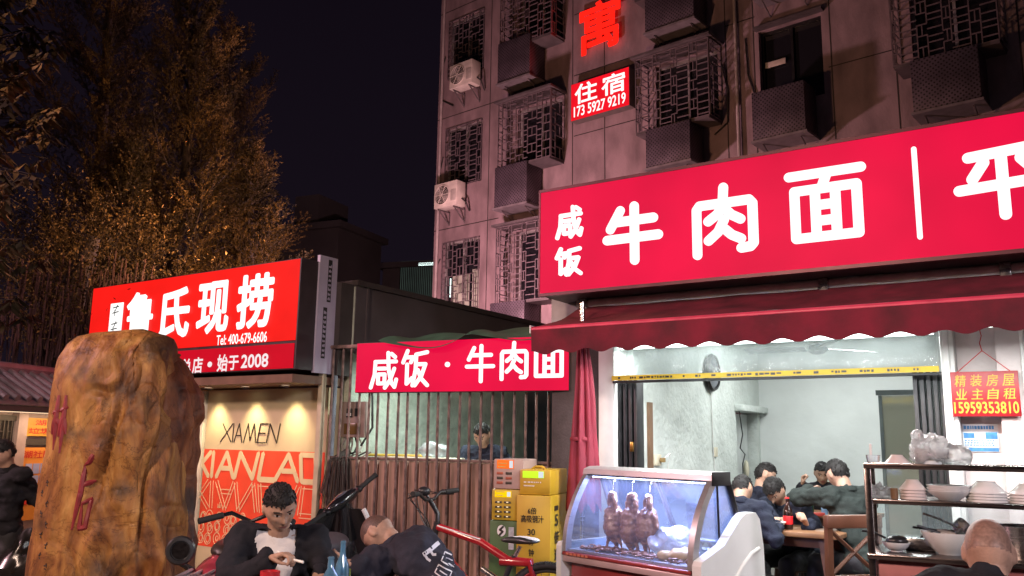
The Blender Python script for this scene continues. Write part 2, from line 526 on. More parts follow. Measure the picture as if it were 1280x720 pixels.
# ------------------------------------------------------------------ ground
def pavement_mat():
    m = M('paving', (0.16, 0.145, 0.13), 0.75, var=0.35, scale=2.0, bump=0.1, bscale=60)
    N, Lk = m.node_tree.nodes, m.node_tree.links
    p = N['Principled BSDF']; src = p.inputs['Base Color'].links[0].from_socket
    tc = N.new('ShaderNodeTexCoord')
    br = N.new('ShaderNodeTexBrick'); br.inputs['Scale'].default_value = 2.5; br.inputs['Mortar Size'].default_value = 0.012
    br.inputs['Mortar'].default_value = (0.3, 0.3, 0.3, 1); br.inputs['Color1'].default_value = (1, 1, 1, 1); br.inputs['Color2'].default_value = (.8, .78, .76, 1)
    Lk.new(tc.outputs['Object'], br.inputs['Vector'])
    mx = N.new('ShaderNodeMix'); mx.data_type = 'RGBA'; mx.blend_type = 'MULTIPLY'; mx.inputs['Factor'].default_value = 1
    Lk.new(src, mx.inputs['A']); Lk.new(br.outputs['Color'], mx.inputs['B']); Lk.new(mx.outputs['Result'], p.inputs['Base Color'])
    return m
mb = MB(); mb.add([(-300, -60, 0), (300, -60, 0), (300, 400, 0), (-300, 400, 0)], [(0, 1, 2, 3)])
o = solo('ground', None, None, mb, pavement_mat(), kind='structure')

# ------------------------------------------------------------------ street lamps that light the place, added ones included
def street_lamp(label, base, height, reach, aimdir, energy, color, spot=None, target=None):
    bx, by = base
    t = thing('street_lamp', label, 'street lamp', (bx, by, 0))
    a = Vector(aimdir).normalized()
    mb = MB().lathe((bx, by, 0), [(0, 0), (.14, 0), (.14, .25), (.09, .3), (.075, 1.0), (.05, height), (0, height)], 16)
    part('pole', mb, DARKSTEEL, t)
    e = Vector((bx, by, height - .05)); h = e + a * reach + Vector((0, 0, .25))
    part('arm', MB().tube([e, e + a * reach * .5 + Vector((0, 0, .2)), h], .03, 10), DARKSTEEL, t)
    fr = Frame((h.x, h.y, 0), a)
    hd = part('lamp_head', MB().fbox(fr, -.1, .5, -.13, .13, h.z - .04, h.z + .06, .03), DARKSTEEL, t)
    part('lens', MB().fbox(fr, 0, .45, -.1, .1, h.z - .052, h.z - .042), E('lamp_lens_%d' % int(energy), color, 12), hd)
    p = h + a * .22 + Vector((0, 0, -.5))
    lamp('lamp_light', 'SPOT', p, energy, color, t, 0.4, spot=math.radians(176), blend=.12)
    return t
street_lamp('tall dark street lamp at the left kerb with a warm pinkish light', (-9.6, 3.6), 5.6, 1.0, (.6, .6, 0), 1900, (1.0, 0.58, 0.62))
street_lamp('dark street lamp on the near pavement with a warm light', (-4.6, -1.6), 5.0, 1.0, (.2, 1, 0), 1600, (1.0, 0.69, 0.54))
street_lamp('tall unseen street lamp added across the street as a pinkish fill light', (5.0, -6.0), 4.6, 1.0, (-.2, 1, 0), 2000, (1.0, 0.88, 0.96))  # added fill lamp, out of view, for the block and the cabinet
def unseen_globe_lamp(label, x, y, h, energy, color, z0=0.0):
    t = thing('unseen_globe_lamp', label, 'lamp', (x, y, z0))
    part('pole', MB().lathe((x, y, z0), [(0, 0), (.08, 0), (.08, .04), (.04, .06), (.035, h - .12 - z0), (0, h - .12 - z0)], 14), DARKSTEEL, t)
    part('globe', MB().ell((x, y, h), .13, .13, .13), E('globe_orange', color, 14), t)
    lamp('globe_light', 'POINT', (x, y, h + .42), energy, color, t, .25)
unseen_globe_lamp('unseen orange globe lamp on a post in the yard behind the corner shop', -2.0, 16.6, 3.9, 1750, (1.0, .53, .56))  # unseen lamp, put in to light the lower left of the block
unseen_globe_lamp('unseen orange globe lamp added on the flat roof behind the tall red sign', -3.0, 11.3, 3.42, 900, (1.0, .50, .26), 3.134)  # added out of view to light the tree sprays from the right

# ------------------------------------------------------------------ apartment block behind
def apartment():
    CON = M('concrete_panel', (0.225, 0.165, 0.185), 0.8, var=.38, scale=1.6, bump=0.3, bscale=20, detail=12, stretch=(1.6, 1.6, .7), thr=(.3, .62))
    t = thing('apartment_building', 'grey panelled apartment block with barred windows rising behind the noodle shop', 'building', G.P(0, 0, 0), G.rz)
    s0, s1, H = -.31, 24, 19
    rows = [(1.5, 3.3), (4.75, 6.55), (8.1, 9.72), (11.2, 12.85), (14.3, 16.0)]
    wins = []
    for z0, z1 in rows:
        wins += [(.02, 1.38, z0 + (.0 if z0 > 8 else -.03), z1 + .08, 'flat'), (2.6, 4.0, z0, z1, 'bay'), (6.6, 8.1, z0, z1, 'bay'),
                 (9.02, 10.3, z0, z1 + .05, 'open'), (11.9, 13.3, z0, z1, 'bay'), (15.2, 16.6, z0, z1, 'bay'), (18.2, 19.6, z0, z1, 'flat')]
    # facade with real openings: cut by a grid
    ss = sorted({s0, s1} | {w[0] for w in wins} | {w[1] for w in wins})
    zs = sorted({0, H} | {w[2] for w in wins} | {w[3] for w in wins})
    mb = MB()
    def inside(a, b): return any(w[0] <= a <= w[1] and w[2] <= b <= w[3] for w in wins)
    for i in range(len(ss) - 1):
        for j in range(len(zs) - 1):
            if inside((ss[i] + ss[i + 1]) / 2, (zs[j] + zs[j + 1]) / 2): continue
            mb.add([G.P(ss[i], 0, zs[j]), G.P(ss[i + 1], 0, zs[j]), G.P(ss[i + 1], 0, zs[j + 1]), G.P(ss[i], 0, zs[j + 1])], [(0, 1, 2, 3)])
    D = .22
    for a, b, c, d, k in wins:
        q = [G.P(a, 0, c), G.P(b, 0, c), G.P(b, 0, d), G.P(a, 0, d)]; r = [p + G.m * D for p in q]
        mb.add(q + r, [(0, 1, 5, 4), (1, 2, 6, 5), (2, 3, 7, 6), (3, 0, 4, 7)])
    mb.add([G.P(s0, 0, 0), G.P(s0, 9, 0), G.P(s0, 9, H), G.P(s0, 0, H)], [(0, 1, 2, 3)])
    mb.add([G.P(s1, 0, 0), G.P(s1, 9, 0), G.P(s1, 9, H), G.P(s1, 0, H)], [(0, 1, 2, 3)])
    mb.add([G.P(s0, 9, 0), G.P(s1, 9, 0), G.P(s1, 9, H), G.P(s0, 9, H)], [(0, 1, 2, 3)])
    wall = part('wall', mb, CON, t, smooth=False)
    part('roof', MB().fbox(G, s0 - .2, s1 + .2, -.2, 9.2, H + .01, H + .3), CON, t)
    # joints between the panels
    J = M('panel_joint', (0.03, 0.025, 0.025), 0.9, var=0)
    mb = MB()
    for z in (4.0, 6.98, 10.12, 13.25, 16.4):
        for a, b in ((s0, 2.0), (4.35, 6.4), (8.3, 8.95), (10.4, 11.7), (13.5, 15), (16.8, 24)):
            mb.fbox(G, a, b, -.004, .002, z, z + .022)
    for z in (8.6, 11.7):
        for a, b in ((4.35, 5.2), (5.25, 6.4), (10.4, 11.7)): mb.fbox(G, a, b, -.004, .002, z, z + .02)
    for s in (1.62, 4.3, 5.22, 8.28, 8.9, 10.45, 11.6, 13.55, 17.2, 20.2):
        mb.fbox(G, s, s + .022, -.005, .002, .1, 18.8)
    part('panel_joint', mb, J, wall)
    FR = M('window_frame_paint', (0.30, 0.29, 0.30), 0.5, .2, .2)
    GR = M('grille_paint', (0.15, 0.12, 0.14), 0.55, .2, .25, 9)
    PANE = M('window_pane', (0.012, 0.012, 0.016), 0.08, var=0.0)
    CURT = M('pale_curtain', (0.42, 0.47, 0.40), 0.8, var=.35, scale=2.5)
    HOOD = M('hood_sheet', (0.10, 0.085, 0.095), 0.6, .2, .3, 4)
    def lattice(mb, fr_pt, w, h, nx, nz, r=.0095, seed=0):
        """pin-wheel lattice of flat bars; fr_pt(x,z,off) gives the world point"""
        rnd = random.Random(seed)
        def bar(x0, z0, x1, z1):
            if abs(x1 - x0) > abs(z1 - z0): q = [(x0, z0 - r), (x1, z0 - r), (x1, z0 + r), (x0, z0 + r)]
            else: q = [(x0 - r, z0), (x0 + r, z0), (x0 + r, z1), (x0 - r, z1)]
            e = rnd.uniform(0, .004)
            a = [fr_pt(x, z, e) for x, z in q]; b = [fr_pt(x, z, .02 + e) for x, z in q]
            mb.hexa([a[0], a[1], b[1], b[0], a[3], a[2], b[2], b[3]])
        cz = h / nz; pat = (.62, 1.38, .8, 1.2)
        ws = [pat[i % 4] for i in range(nx)]; sw = sum(ws); x = 0
        for i in range(nx):
            cx = w * ws[i] / sw
            for j in range(nz):
                z = j * cz; k_ = (i * 3 + j * 2 + seed) % 4
                if k_ == 0: bar(x, z + cz * .5, x + cx, z + cz * .5)
                elif k_ == 1: bar(x, z, x + cx, z); bar(x + cx * .5, z, x + cx * .5, z + cz)
                elif k_ == 2: bar(x, z + cz * .28, x + cx, z + cz * .28); bar(x, z + cz * .8, x + cx, z + cz * .8)
                else: bar(x, z, x + cx, z)
                if (i + j) % 5: bar(x, z, x, z + cz)
            x += cx
        bar(0, 0, w, 0); bar(0, h, w, h); bar(0, 0, 0, h); bar(w, 0, w, h)
    k = 0
    for a, b, c, d, kind in wins:
        k += 1
        f = part('window', MB().fbox(G, a, b, .12, .17, c, c + .06).fbox(G, a, b, .12, .17, d - .06, d)
                 .fbox(G, a, a + .05, .12, .17, c + .06, d - .06).fbox(G, b - .05, b, .12, .17, c + .06, d - .06)
                 .fbox(G, (a + b) / 2 - .025, (a + b) / 2 + .025, .12, .17, c + .06, d - .06), FR if kind != 'open' else DARKSTEEL, t)
        part('pane', MB().fbox(G, a, b, .18, .19, c, d), PANE, f)
        if kind == 'flat' and 4 < c < 5:
            part('curtain', MB().fbox(G, a + .25, b - .5, .172, .178, c, c + 1.0).fbox(G, b - .4, b - .06, .172, .178, c, c + 1.1), CURT, f)
            part('tube_light', MB().fbox(G, a + .16, a + .19, .165, .171, c + .45, c + .95), E('far_tube', (.8, 1, .95), 2.5), f)
        if c > 13.5 or c < 4 or a > 14: continue
        mg = MB()
        if kind == 'flat':
            lattice(mg, lambda x, z, e: G.P(a + .02 + x, -.03 + e, c + .02 + z), b - a - .04, d - c - .04, 7, 8, seed=k)
            part('window_grille', mg, GR, f)
        elif kind == 'bay':
            x0, x1, dp = a - .18, b + .06, .55
            lattice(mg, lambda x, z, e: G.P(x0 + x, -dp + e, c - .05 + z), x1 - x0, d - c + .05, 8, 8, seed=k)
            for sd in (x0, x1):
                lattice(mg, lambda x, z, e: G.P(sd + (e if sd == x1 else -e), -dp + .03 + x, c - .05 + z), dp - .04, d - c + .05, 2, 6, seed=k + 50)
            g = part('window_grille', mg, GR, f)
            part('hood', MB().fbox(G, x0 - .08, x1 + .08, -dp - .1, 0, d + .02, d + .07), HOOD, f)
            part('tray', MB().fbox(G, x0, x1, -dp, 0, c - .11, c - .06), HOOD, f)
        else:
            part('awning_lip', MB().fbox(G, a - .06, b + .06, -.14, 0, d + .01, d + .07), HOOD, f)
            part('hanging_cloth', MB().fbox(G, a + .08, a + .5, .1, .116, d - .78, d - .66, .005), M('cloth_pale', (.5, .45, .4), .8), f)
    # drain pipes and cables
    PIPE = M('drain_pipe', (0.40, 0.35, 0.36), 0.6, var=.2)
    for s in (8.55, -.12):
        part('drain_pipe', MB().tube([G.P(s, -.07, .1), G.P(s, -.07, 18.9)], .035, 8), PIPE, t)
    CB = M('cable', (0.02, 0.02, 0.02), .6, var=0)
    for pts in ([(8.75, 9.7), (8.78, 8.9), (8.95, 8.3), (9.2, 8.25)], [(-.05, 11.9), (-.22, 11.5), (-.2, 10.7), (.3, 10.4)],
                [(-.03, 9.0), (-.2, 8.4), (-.24, 7.8), (.1, 7.5)], [(8.2, 9.3), (8.33, 8.7), (8.3, 8.0), (8.0, 7.8)],
                [(-.02, 6.2), (-.16, 6.0), (-.17, 5.2), (-.1, 4.8)], [(11.95, 7.15), (12.2, 7.0), (12.8, 7.02)], [(2.3, 6.5), (2.22, 5.9), (2.25, 5.2)]):
        part('cable', MB().tube([G.P(a, -.03, z) for a, z in pts], .018, 6), CB, t)
    # perforated boxes over the outdoor coolers
    PERF = perforated('perforated_sheet', (0.095, 0.075, 0.10))
    BR = M('bracket_metal', (0.12, 0.10, 0.11), .6, .3)
    spots = [(2.43, 3.47, 10.24, 11.3, 'below the upper bay window, lit pink on one side'), (2.40, 3.42, 7.04, 8.06, 'below the middle bay window of the second column'),
             (2.33, 3.40, 3.78, 4.7, 'lowest of its column, just above the yard roof'), (6.7, 7.75, 7.18, 8.02, 'below the grille right of the lodging sign'),
             (6.72, 7.9, 10.24, 11.15, 'cut by the top edge above the wide grille'), (9.1, 10.14, 7.24, 8.22, 'under the open dark window'),
             (12.0, 13.05, 7.1, 8.04, 'above the right part of the long red sign'), (9.15, 10.2, 10.3, 11.25, 'at the top edge above the open dark window')]
    for a, b, c, d, txt in spots:
        q = thing('cooler_cover', 'perforated grey metal cooler box ' + txt, 'cooler box', G.P(a, -.62, c), G.rz, 'perforated cooler boxes on the facade')
        part('box', MB().fbox(G, a, b, -.62, -.04, c, d, .012), PERF, q)
        part('tray', MB().fbox(G, a - .03, b + .03, -.65, -.02, c - .05, c - .004), M('tray_sheet', (.18, .16, .18), .5, .2), q)
        for s in (a + .15, b - .15):
            part('bracket', MB().tube([G.P(s, -.5, c - .06), G.P(s, -.02, c - .3)], .018, 6), BR, q)
    # two bare outdoor units at the left edge
    ACW = M('cooler_casing', (0.62, 0.58, 0.54), .45, var=.2, scale=4)
    for s, z, txt in ((.6, 10.62, 'upper outdoor air conditioner on brackets at the left edge of the block'),
                      (.16, 7.42, 'lower outdoor air conditioner beside the left edge of the block')):
        q = thing('air_conditioner', txt, 'air conditioner', G.P(s, -.5, z), G.rz, 'outdoor air conditioners on the left edge')
        w, h = .82, .66
        part('casing', MB().fbox(G, s, s + w, -.5, -.16, z, z + h, .02), ACW, q)
        c = G.P(s + .3, -.507, z + h / 2)
        part('fan_shroud', MB().lathe(c, [(.27, .0), (.27, .015), (.25, .02), (.25, .0)], 28, -G.m), ACW, q)
        fan = MB().lathe(c, [(.001, .003), (.24, .003)], 28, -G.m)
        part('fan_opening', fan, DARKSTEEL, q)
        gr = MB()
        for r in (.05, .09, .13, .17, .21):
            gr.tube([c - G.m * .012 + (G.d * math.cos(x) + Vector((0, 0, 1)) * math.sin(x)) * r for x in [2 * pi * i / 24 for i in range(25)]], .006, 5)
        for i in range(3):
            x = pi * i / 3
            dv = (G.d * math.cos(x) + Vector((0, 0, 1)) * math.sin(x)) * .25
            gr.tube([c - G.m * .014 - dv, c - G.m * .014 + dv], .007, 5)
        part('fan_grille', gr, ACW, q)
        part('service_panel', MB().fbox(G, s + .62, s + .8, -.512, -.5, z + .12, z + .42, .004), M('cooler_panel', (.45, .42, .40), .5), q)
        for x in (s + .12, s + .68):
            part('bracket', MB().tube([G.P(x, -.46, z - .02), G.P(x, -.03, z - .02), G.P(x, -.03, z - .36), G.P(x, -.42, z - .03)], .02, 6), BR, q)
        part('pipe', MB().tube([G.P(s + w, -.3, z + .2), G.P(s + w + .1, -.25, z + .1), G.P(s + w + .06, -.06, z - .1)], .022, 6), CB, q)
apartment()

# red neon character and lodging sign
def neon():
    s0, s1, z0, z1 = G.rect(726, 775, 2, 62, -.12)
    t = thing('neon_sign', 'glowing red neon character high on the apartment wall', 'neon sign', G.P(s0, -.12, z0), G.rz)
    part('letter', write(MB(), G, '寓', s0, s1, z0, z1, -.14, .022), E('neon_red', (1.0, .012, .006), 1.6), t)
    mb = MB()
    for s in (s0 + .2, s1 - .2):
        for z in (z0 + .25, z1 - .25): mb.tube([G.P(s, -.12, z), G.P(s, 0, z)], .015, 6)
    part('standoff', mb, DARKSTEEL, t)
    lamp('neon_glow', 'AREA', G.P((s0 + s1) / 2, -.3, (z0 + z1) / 2), 40, (1, .02, .02), t, 1.1, aim(G.P(0, 0, 0), G.P(0, -1, 0)))
neon()
def lodging():
    s0, s1, z0, z1 = G.rect(713.5, 786.5, 97, 142, -.25)
    z1 = G.pm(714, 106, -.25)[1]; z0 = G.pm(714, 152, -.25)[1]
    t = thing('lodging_sign', 'small lit red sign with white characters and a phone number on the apartment wall', 'sign', G.P(s0, -.25, z0), G.rz)
    part('box', MB().fbox(G, s0, s1, -.24, -.01, z0, z1), M('sign_box_dark', (.12, .1, .1), .5), t)
    part('panel', MB().fbox(G, s0 + .01, s1 - .01, -.25, -.241, z0 + .01, z1 - .01), E('lodging_red', (.92, .008, .02), 1.0, .12), t)
    W = E('letters_white', (1.0, .98, .97), 1.15)
    w, h = s1 - s0, z1 - z0
    part('character', write(MB(), G, '住', s0 + .08 * w, s0 + .46 * w, z0 + .42 * h, z0 + .93 * h, -.253, .022), W, t)
    part('character', write(MB(), G, '宿', s0 + .55 * w, s0 + .93 * w, z0 + .42 * h, z0 + .93 * h, -.253, .022), W, t)
    part('phone_number', write(MB(), G, '173 5927 9219', s0 + .06 * w, s0 + .94 * w, z0 + .09 * h, z0 + .36 * h, -.253, .022), W, t)
lodging()

# ------------------------------------------------------------------ noodle shop
ZF = 0.1
def noodle_shop():
    t = thing('noodle_shop', 'noodle shop with an open front under the long red sign', 'shop', S.P(0, 0, 0), S.rz)
    PLASTER = M('rough_plaster', (0.55, 0.60, 0.57), 0.7, var=.14, scale=3, bump=.9, bscale=16, spec=.4)
    PAINTW = M('interior_paint', (0.585, 0.62, 0.607), 0.7, var=.12, scale=1.6, bump=.2, bscale=9, detail=12, thr=(.25, .6))
    TILE = M('floor_tile', (0.22, 0.20, 0.18), .4, var=.25, scale=2)
    CEIL = M('ceiling_paint', (0.66, 0.68, 0.68), .8, var=.08)
    DP, SR, ZC = 3.8, 3.9, 2.95
    part('floor', MB().fbox(S, -.3, SR, -.25, DP, 0.004, ZF), TILE, t)
    part('ceiling', MB().fbox(S, -.1, SR + .1, .22, DP + .2, ZC, ZC + .15), CEIL, t)
    lw = MB().fbox(S, -.14, .06, .25, 2.93, ZF, ZC).fbox(S, -.14, .06, 2.93, 3.72, 1.86, ZC).fbox(S, -.14, .06, 3.72, DP, ZF, ZC)
    part('side_wall', lw, PLASTER, t)
    part('side_door', MB().fbox(S, -.12, -.06, 2.96, 3.68, ZF, 1.84), M('old_door', (.50, .53, .52), .5, var=.15), t)
    part('door_lintel', MB().fbox(S, .06, .17, 2.88, 3.78, 1.86, 1.93, .01), PLASTER, t)
    part('back_wall', MB().fbox(S, .06, SR, DP, DP + .15, ZF, ZC), PAINTW, t)
    part('side_wall', MB().fbox(S, SR, SR + .15, .2, DP + .15, ZF, ZC), PAINTW, t)
    part('pillar', MB().fbox(S, -.15, 0, 0, .25, 0.004, 2.72, .008), WHITE, t)
    part('front_wall', MB().fbox(S, -.62, -.155, .02, .3, 0.004, 2.72), M('dark_brick', (.075, .06, .06), .8, var=.3, bump=.3), t)
    part('lintel', MB().fbox(S, -.62, SR, .0, .2, 2.38, 3.5), M('lintel_paint', (.4, .37, .36), .7), t)
    # right hand side: white frame, recessed wall, pilaster
    part('door_frame', MB().fbox(S, 2.5, 2.585, -.05, .2, ZF, 2.37, .01).fbox(S, 2.52, 2.555, -.065, -.05, ZF, 2.37, .004), WHITE, t)
    part('front_wall', MB().fbox(S, 2.587, 2.87, .06, .25, 0.004, 2.37), PINKWALL, t)
    part('pilaster', MB().fbox(S, 2.83, 2.975, -.05, .055, 0.004, 2.37, .008).fbox(S, 2.98, 4.2, -.03, .25, 0.004, 2.37, .008), PINKWALL, t)
    part('pipe', MB().tube([S.P(2.985, -.06, .1), S.P(2.985, -.06, 2.36)], .013, 8), WHITE, t)
    # parapet and roof
    part('roof', MB().fbox(S, -.62, SR + .3, .2, DP + .4, 3.12, 3.28), M('roof_felt', (.06, .055, .06), .9), t)
    # black folding doors, pushed to both sides
    for s0, n, rev in ((.005, 4, False), (2.30, 5, True)):
        f = MB(); gl = MB()
        for i in range(n):
            x = s0 + i * (.045 if not rev else .042)
            f.fbox(S, x, x + .028, .06 + .008 * i, (.42 if rev else .2) + .008 * i, ZF + .02, 2.015, .003)
            if rev: gl.fbox(S, x + .03, x + .038, .1, .4, .5, 1.95)
        d = part('folding_door', f, DARKSTEEL, t)
        if rev: part('pane', gl, film('door_glass', (.6, .7, .7), .7, .15, .05), d)
        if not rev:
            part('hinge', MB().fbox(S, s0 + .12, s0 + .15, .03, .055, 1.42, 1.5, .004), M('brass', (.45, .28, .08), .3, 1.0), d)
    part('wood_strip', MB().fbox(S, .062, .085, .52, .6, ZF, 1.85), M('brown_wood', (.16, .09, .05), .6), t)
    # clear plastic sheet over the top of the opening, taped along its lower edge
    bm = MB(); nx = 60
    vs_ = [S.P(.0 + 2.48 * i / nx, -.02 + .012 * math.sin(i * .9) + .006 * math.sin(i * 2.3), z) for z in (2.045, 2.3) for i in range(nx + 1)]
    bm.add(vs_, [(i, i + 1, nx + 2 + i, nx + 1 + i) for i in range(nx)])
    c = part('plastic_curtain', bm, film('pvc_sheet', (.5, .57, .57), .90, .05, .15, .5, 6), t)
    TP = M('yellow_tape', (.62, .42, .02), .5, var=.1)
    tp = part('tape', MB().fbox(S, 0.0, 2.485, -.045, -.035, 2.005, 2.045), TP, c)
    mb = MB(); rnd = random.Random(4); x = .06
    while x < 2.42:                                 # the tape's small dark print
        w = rnd.choice((.012, .02, .035, .012, .016))
        mb.fbox(S, x, x + w, -.0475, -.045, 2.015 + rnd.uniform(0, .006), 2.033); x += w + rnd.choice((.006, .01, .01, .09, .03))
    part('print', mb, BLACKP, tp)
    part('rail', MB().fbox(S, 0, 2.485, -.03, .03, 1.985, 2.003), DARKSTEEL, c)
noodle_shop()

def strip_light(label, s0, s1, m, z, power, front=False):
    t = thing('strip_light', label, 'strip light', S.P(s0, m, z), S.rz)
    part('housing', MB().fbox(S, s0, s1, m - .03, m + .05, z + .035, z + .07, .005), WHITE, t)
    part('tube', MB().tube([S.P(s0 + .02, m, z + .012), S.P(s1 - .02, m, z + .012)], .022 if front else .016, 10), E('tube_white', (.90, 1.0, .96), 9), t)
    lamp('tube_light', 'AREA', S.P((s0 + s1) / 2, m, z - .02), power * .74, (.98, 1.0, .985), t, s1 - s0 - .1, Matrix.Rotation(S.rz, 4, 'Z').to_quaternion(), size_y=.06)
strip_light('long white strip light along the shop front just behind the scalloped awning edge', .01, 2.47, .08, 2.285, 60, True)
strip_light('white strip light hidden behind the hanging front edge of the awning', .3, 3.6, -.78, 2.205, 150)
strip_light('white ceiling tube light deep inside the noodle shop', .7, 1.9, 2.3, 2.85, 85)

# ------------------------------------------------------------------ signs of the noodle shop
SIGNRED = E('lightbox_red', (.84, .004, .055), 1.0, .16, 1.3)
LETTER = E('letter_white', (1.0, .97, .98), 1.25)
def big_sign():
    m = -.5; z0, z1, s0, s1 = 2.70, 3.60, -.45, 4.6
    t = thing('shop_sign', 'long pinkish red light box sign with rounded white characters over the noodle shop', 'sign', S.P(s0, m, z0), S.rz)
    part('box', MB().fbox(S, s0, s1, m + .012, .0, z0, z1), M('sign_back', (.05, .04, .045), .5, .4), t)
    part('panel', MB().fbox(S, s0 + .012, s1, m, m + .01, z0 + .015, z1 - .01), SIGNRED, t)
    part('frame', MB().fbox(S, s0 - .004, s1, m - .004, m + .05, z1 - .009, z1 + .015).fbox(S, s0 - .004, s1, m - .004, m + .05, z0 - .012, z0 + .014)
         .fbox(S, s0 - .006, s0 + .011, m - .004, m + .05, z0 + .014, z1 - .009), M('sign_frame', (.10, .03, .04), .4, .5), t)
    mb = MB(); f = m - .018
    for ch, u0, u1, v0, v1, w in (('牛', 749, 831, 252, 331, .038), ('肉', 861, 951, 228, 321, .036), ('面', 981, 1085, 206, 304, .034),
                                  ('咸', 694, 729, 256, 299, .017), ('饭', 692, 728, 307, 346, .017)):
        s_0, s_1, zz0, zz1 = S.rect(u0, u1, v0, v1, f)
        char(mb, S, ch, s_0, s_1, zz0, zz1, w, f, .016); part('character', mb, LETTER, t); mb = MB()
    a = S.pm(1142, 186, f); b = S.pm(1149, 296, f)
    part('divider', MB().stroke(S, [(a[0], a[1]), (a[0], b[1])], .016, f, .016), LETTER, t)
    a = S.pm(1191, 230, f)[0]; zt = S.pm(1240, 178, f)[1]; zb = S.pm(1240, 276, f)[1]
    char(mb, S, '平', a, a + .56, zb, zt, .034, f, .016)
    part('character', mb, LETTER, t)
big_sign()

def awning():
    s0, s1 = -.25, 4.4
    t = thing('awning', 'dark red retractable awning with a scalloped edge below the long sign', 'awning', S.P(s0, 0, 2.3), S.rz)
    FAB = M('awning_cloth', (0.16, 0.008, 0.022), .85, var=.5, scale=4, bump=.35, bscale=14)
    part('roller', MB().tube([S.P(s0 - .02, -.14, 2.66), S.P(s1, -.14, 2.66)], .036, 14), M('roller_metal', (.75, .73, .75), .4, .1), t)
    for x in (s0 + .02, 1.75, 2.9): part('bracket', MB().fbox(S, x, x + .07, -.2, -.0, 2.60, 2.70, .01), STEEL, t)
    nx, ny = 90, 10
    vs_ = []
    for j in range(ny + 1):
        for i in range(nx + 1):
            a = j / ny
            sag = -.035 * math.sin(pi * a) * (1 + .35 * math.sin(i * .21)) + .007 * math.sin(i * .5 + a * 2) * a + .012 * noise.noise(Vector((i * .13, a * 2.2, 0)))
            vs_.append(S.P(s0 + (s1 - s0) * i / nx, -.17 - .74 * a, 2.62 - .255 * a + sag))
    mb = MB(); mb.add(vs_, [(j * (nx + 1) + i, j * (nx + 1) + i + 1, (j + 1) * (nx + 1) + i + 1, (j + 1) * (nx + 1) + i) for i in range(nx) for j in range(ny)])
    part('canopy_cloth', mb, FAB, t)
    mv = -.935
    part('front_bar', MB().tube([S.P(s0, mv + .02, 2.35), S.P(s1, mv + .02, 2.35)], .022, 10), M('front_bar_red', (.70, .06, .12), .4, .0), t)
    part('end_cap', MB().fbox(S, s0 - .012, s0 - .002, mv - .005, mv + .05, 2.32, 2.38), WHITE, t)
    nx = 330; vs_ = []; per = .24
    for i in range(nx + 1):
        x = (s1 - s0) * i / nx
        zb = 2.165 + .010 * noise.noise(Vector((x * 1.7, 4, 0))) + .015 * math.cos(2 * pi * x / per) + .003 * math.sin(x * 3.1)
        wob = .018 * math.sin(x * 4.3) + .010 * math.sin(x * 11 + 1) + .016 * noise.noise(Vector((x * 3.3, 0, 0)))
        for k in range(5):
            a = k / 4
            vs_.append(S.P(s0 + x, mv + wob * a, 2.345 * (1 - a) + zb * a))
    mb = MB(); mb.add(vs_, [(i * 5 + k, i * 5 + k + 1, (i + 1) * 5 + k + 1, (i + 1) * 5 + k) for i in range(nx) for k in range(4)])
    part('valance', mb, FAB, t)
    for x in (.3, 2.2, 4.0):                          # folding arms under the cloth
        part('arm', MB().tube([S.P(x, -.16, 2.5), S.P(x + .35, -.5, 2.36), S.P(x + .1, -.9, 2.33)], .018, 8), M('arm_metal', (.35, .34, .34), .4, .6), t)
awning()

def rental_sign():
    m = -.09
    s0, s1, z0, z1 = 2.555, 2.95, 1.70, 1.995
    t = thing('rental_notice', 'hanging red notice board with yellow writing and a phone number by the right pillar', 'sign', S.P(s0, m, z0), S.rz)
    part('board', MB().fbox(S, s0, s1, m, m + .008, z0, z1, .002), M('notice_red', (.30, .006, .012), .45, var=.1), t)
    Y = M('notice_yellow', (.60, .35, .03), .5, var=0)
    mb = MB(); w, h = s1 - s0, z1 - z0
    for i, c in enumerate('精装房屋'): write(mb, S, c, s0 + w * (.06 + .235 * i), s0 + w * (.06 + .235 * i + .175), z0 + h * .67, z0 + h * .93, m - .002, .006, .12)
    for i, c in enumerate('业主自租'): write(mb, S, c, s0 + w * (.06 + .235 * i), s0 + w * (.06 + .235 * i + .175), z0 + h * .38, z0 + h * .62, m - .002, .006, .12)
    part('lettering', mb, Y, t)
    part('phone_number', write(MB(), S, '15959353810', s0 + w * .03, s0 + w * .97, z0 + h * .07, z0 + h * .32, m - .002, .022), Y, t)
    ap = S.P((s0 + s1) / 2, m + .03, z1 + .14)
    part('string', MB().tube([S.P(s0 + .04, m, z1 - .005), ap, S.P(s1 - .04, m, z1 - .005)], .0035, 6)
         .tube([ap, ap + Vector((-.012, 0, .05)), ap + Vector((.004, 0, .1)), S.P((s0 + s1) / 2 - .02, m + .06, 2.365)], .003, 6), M('red_string', (.5, .02, .02), .7), t)
rental_sign()
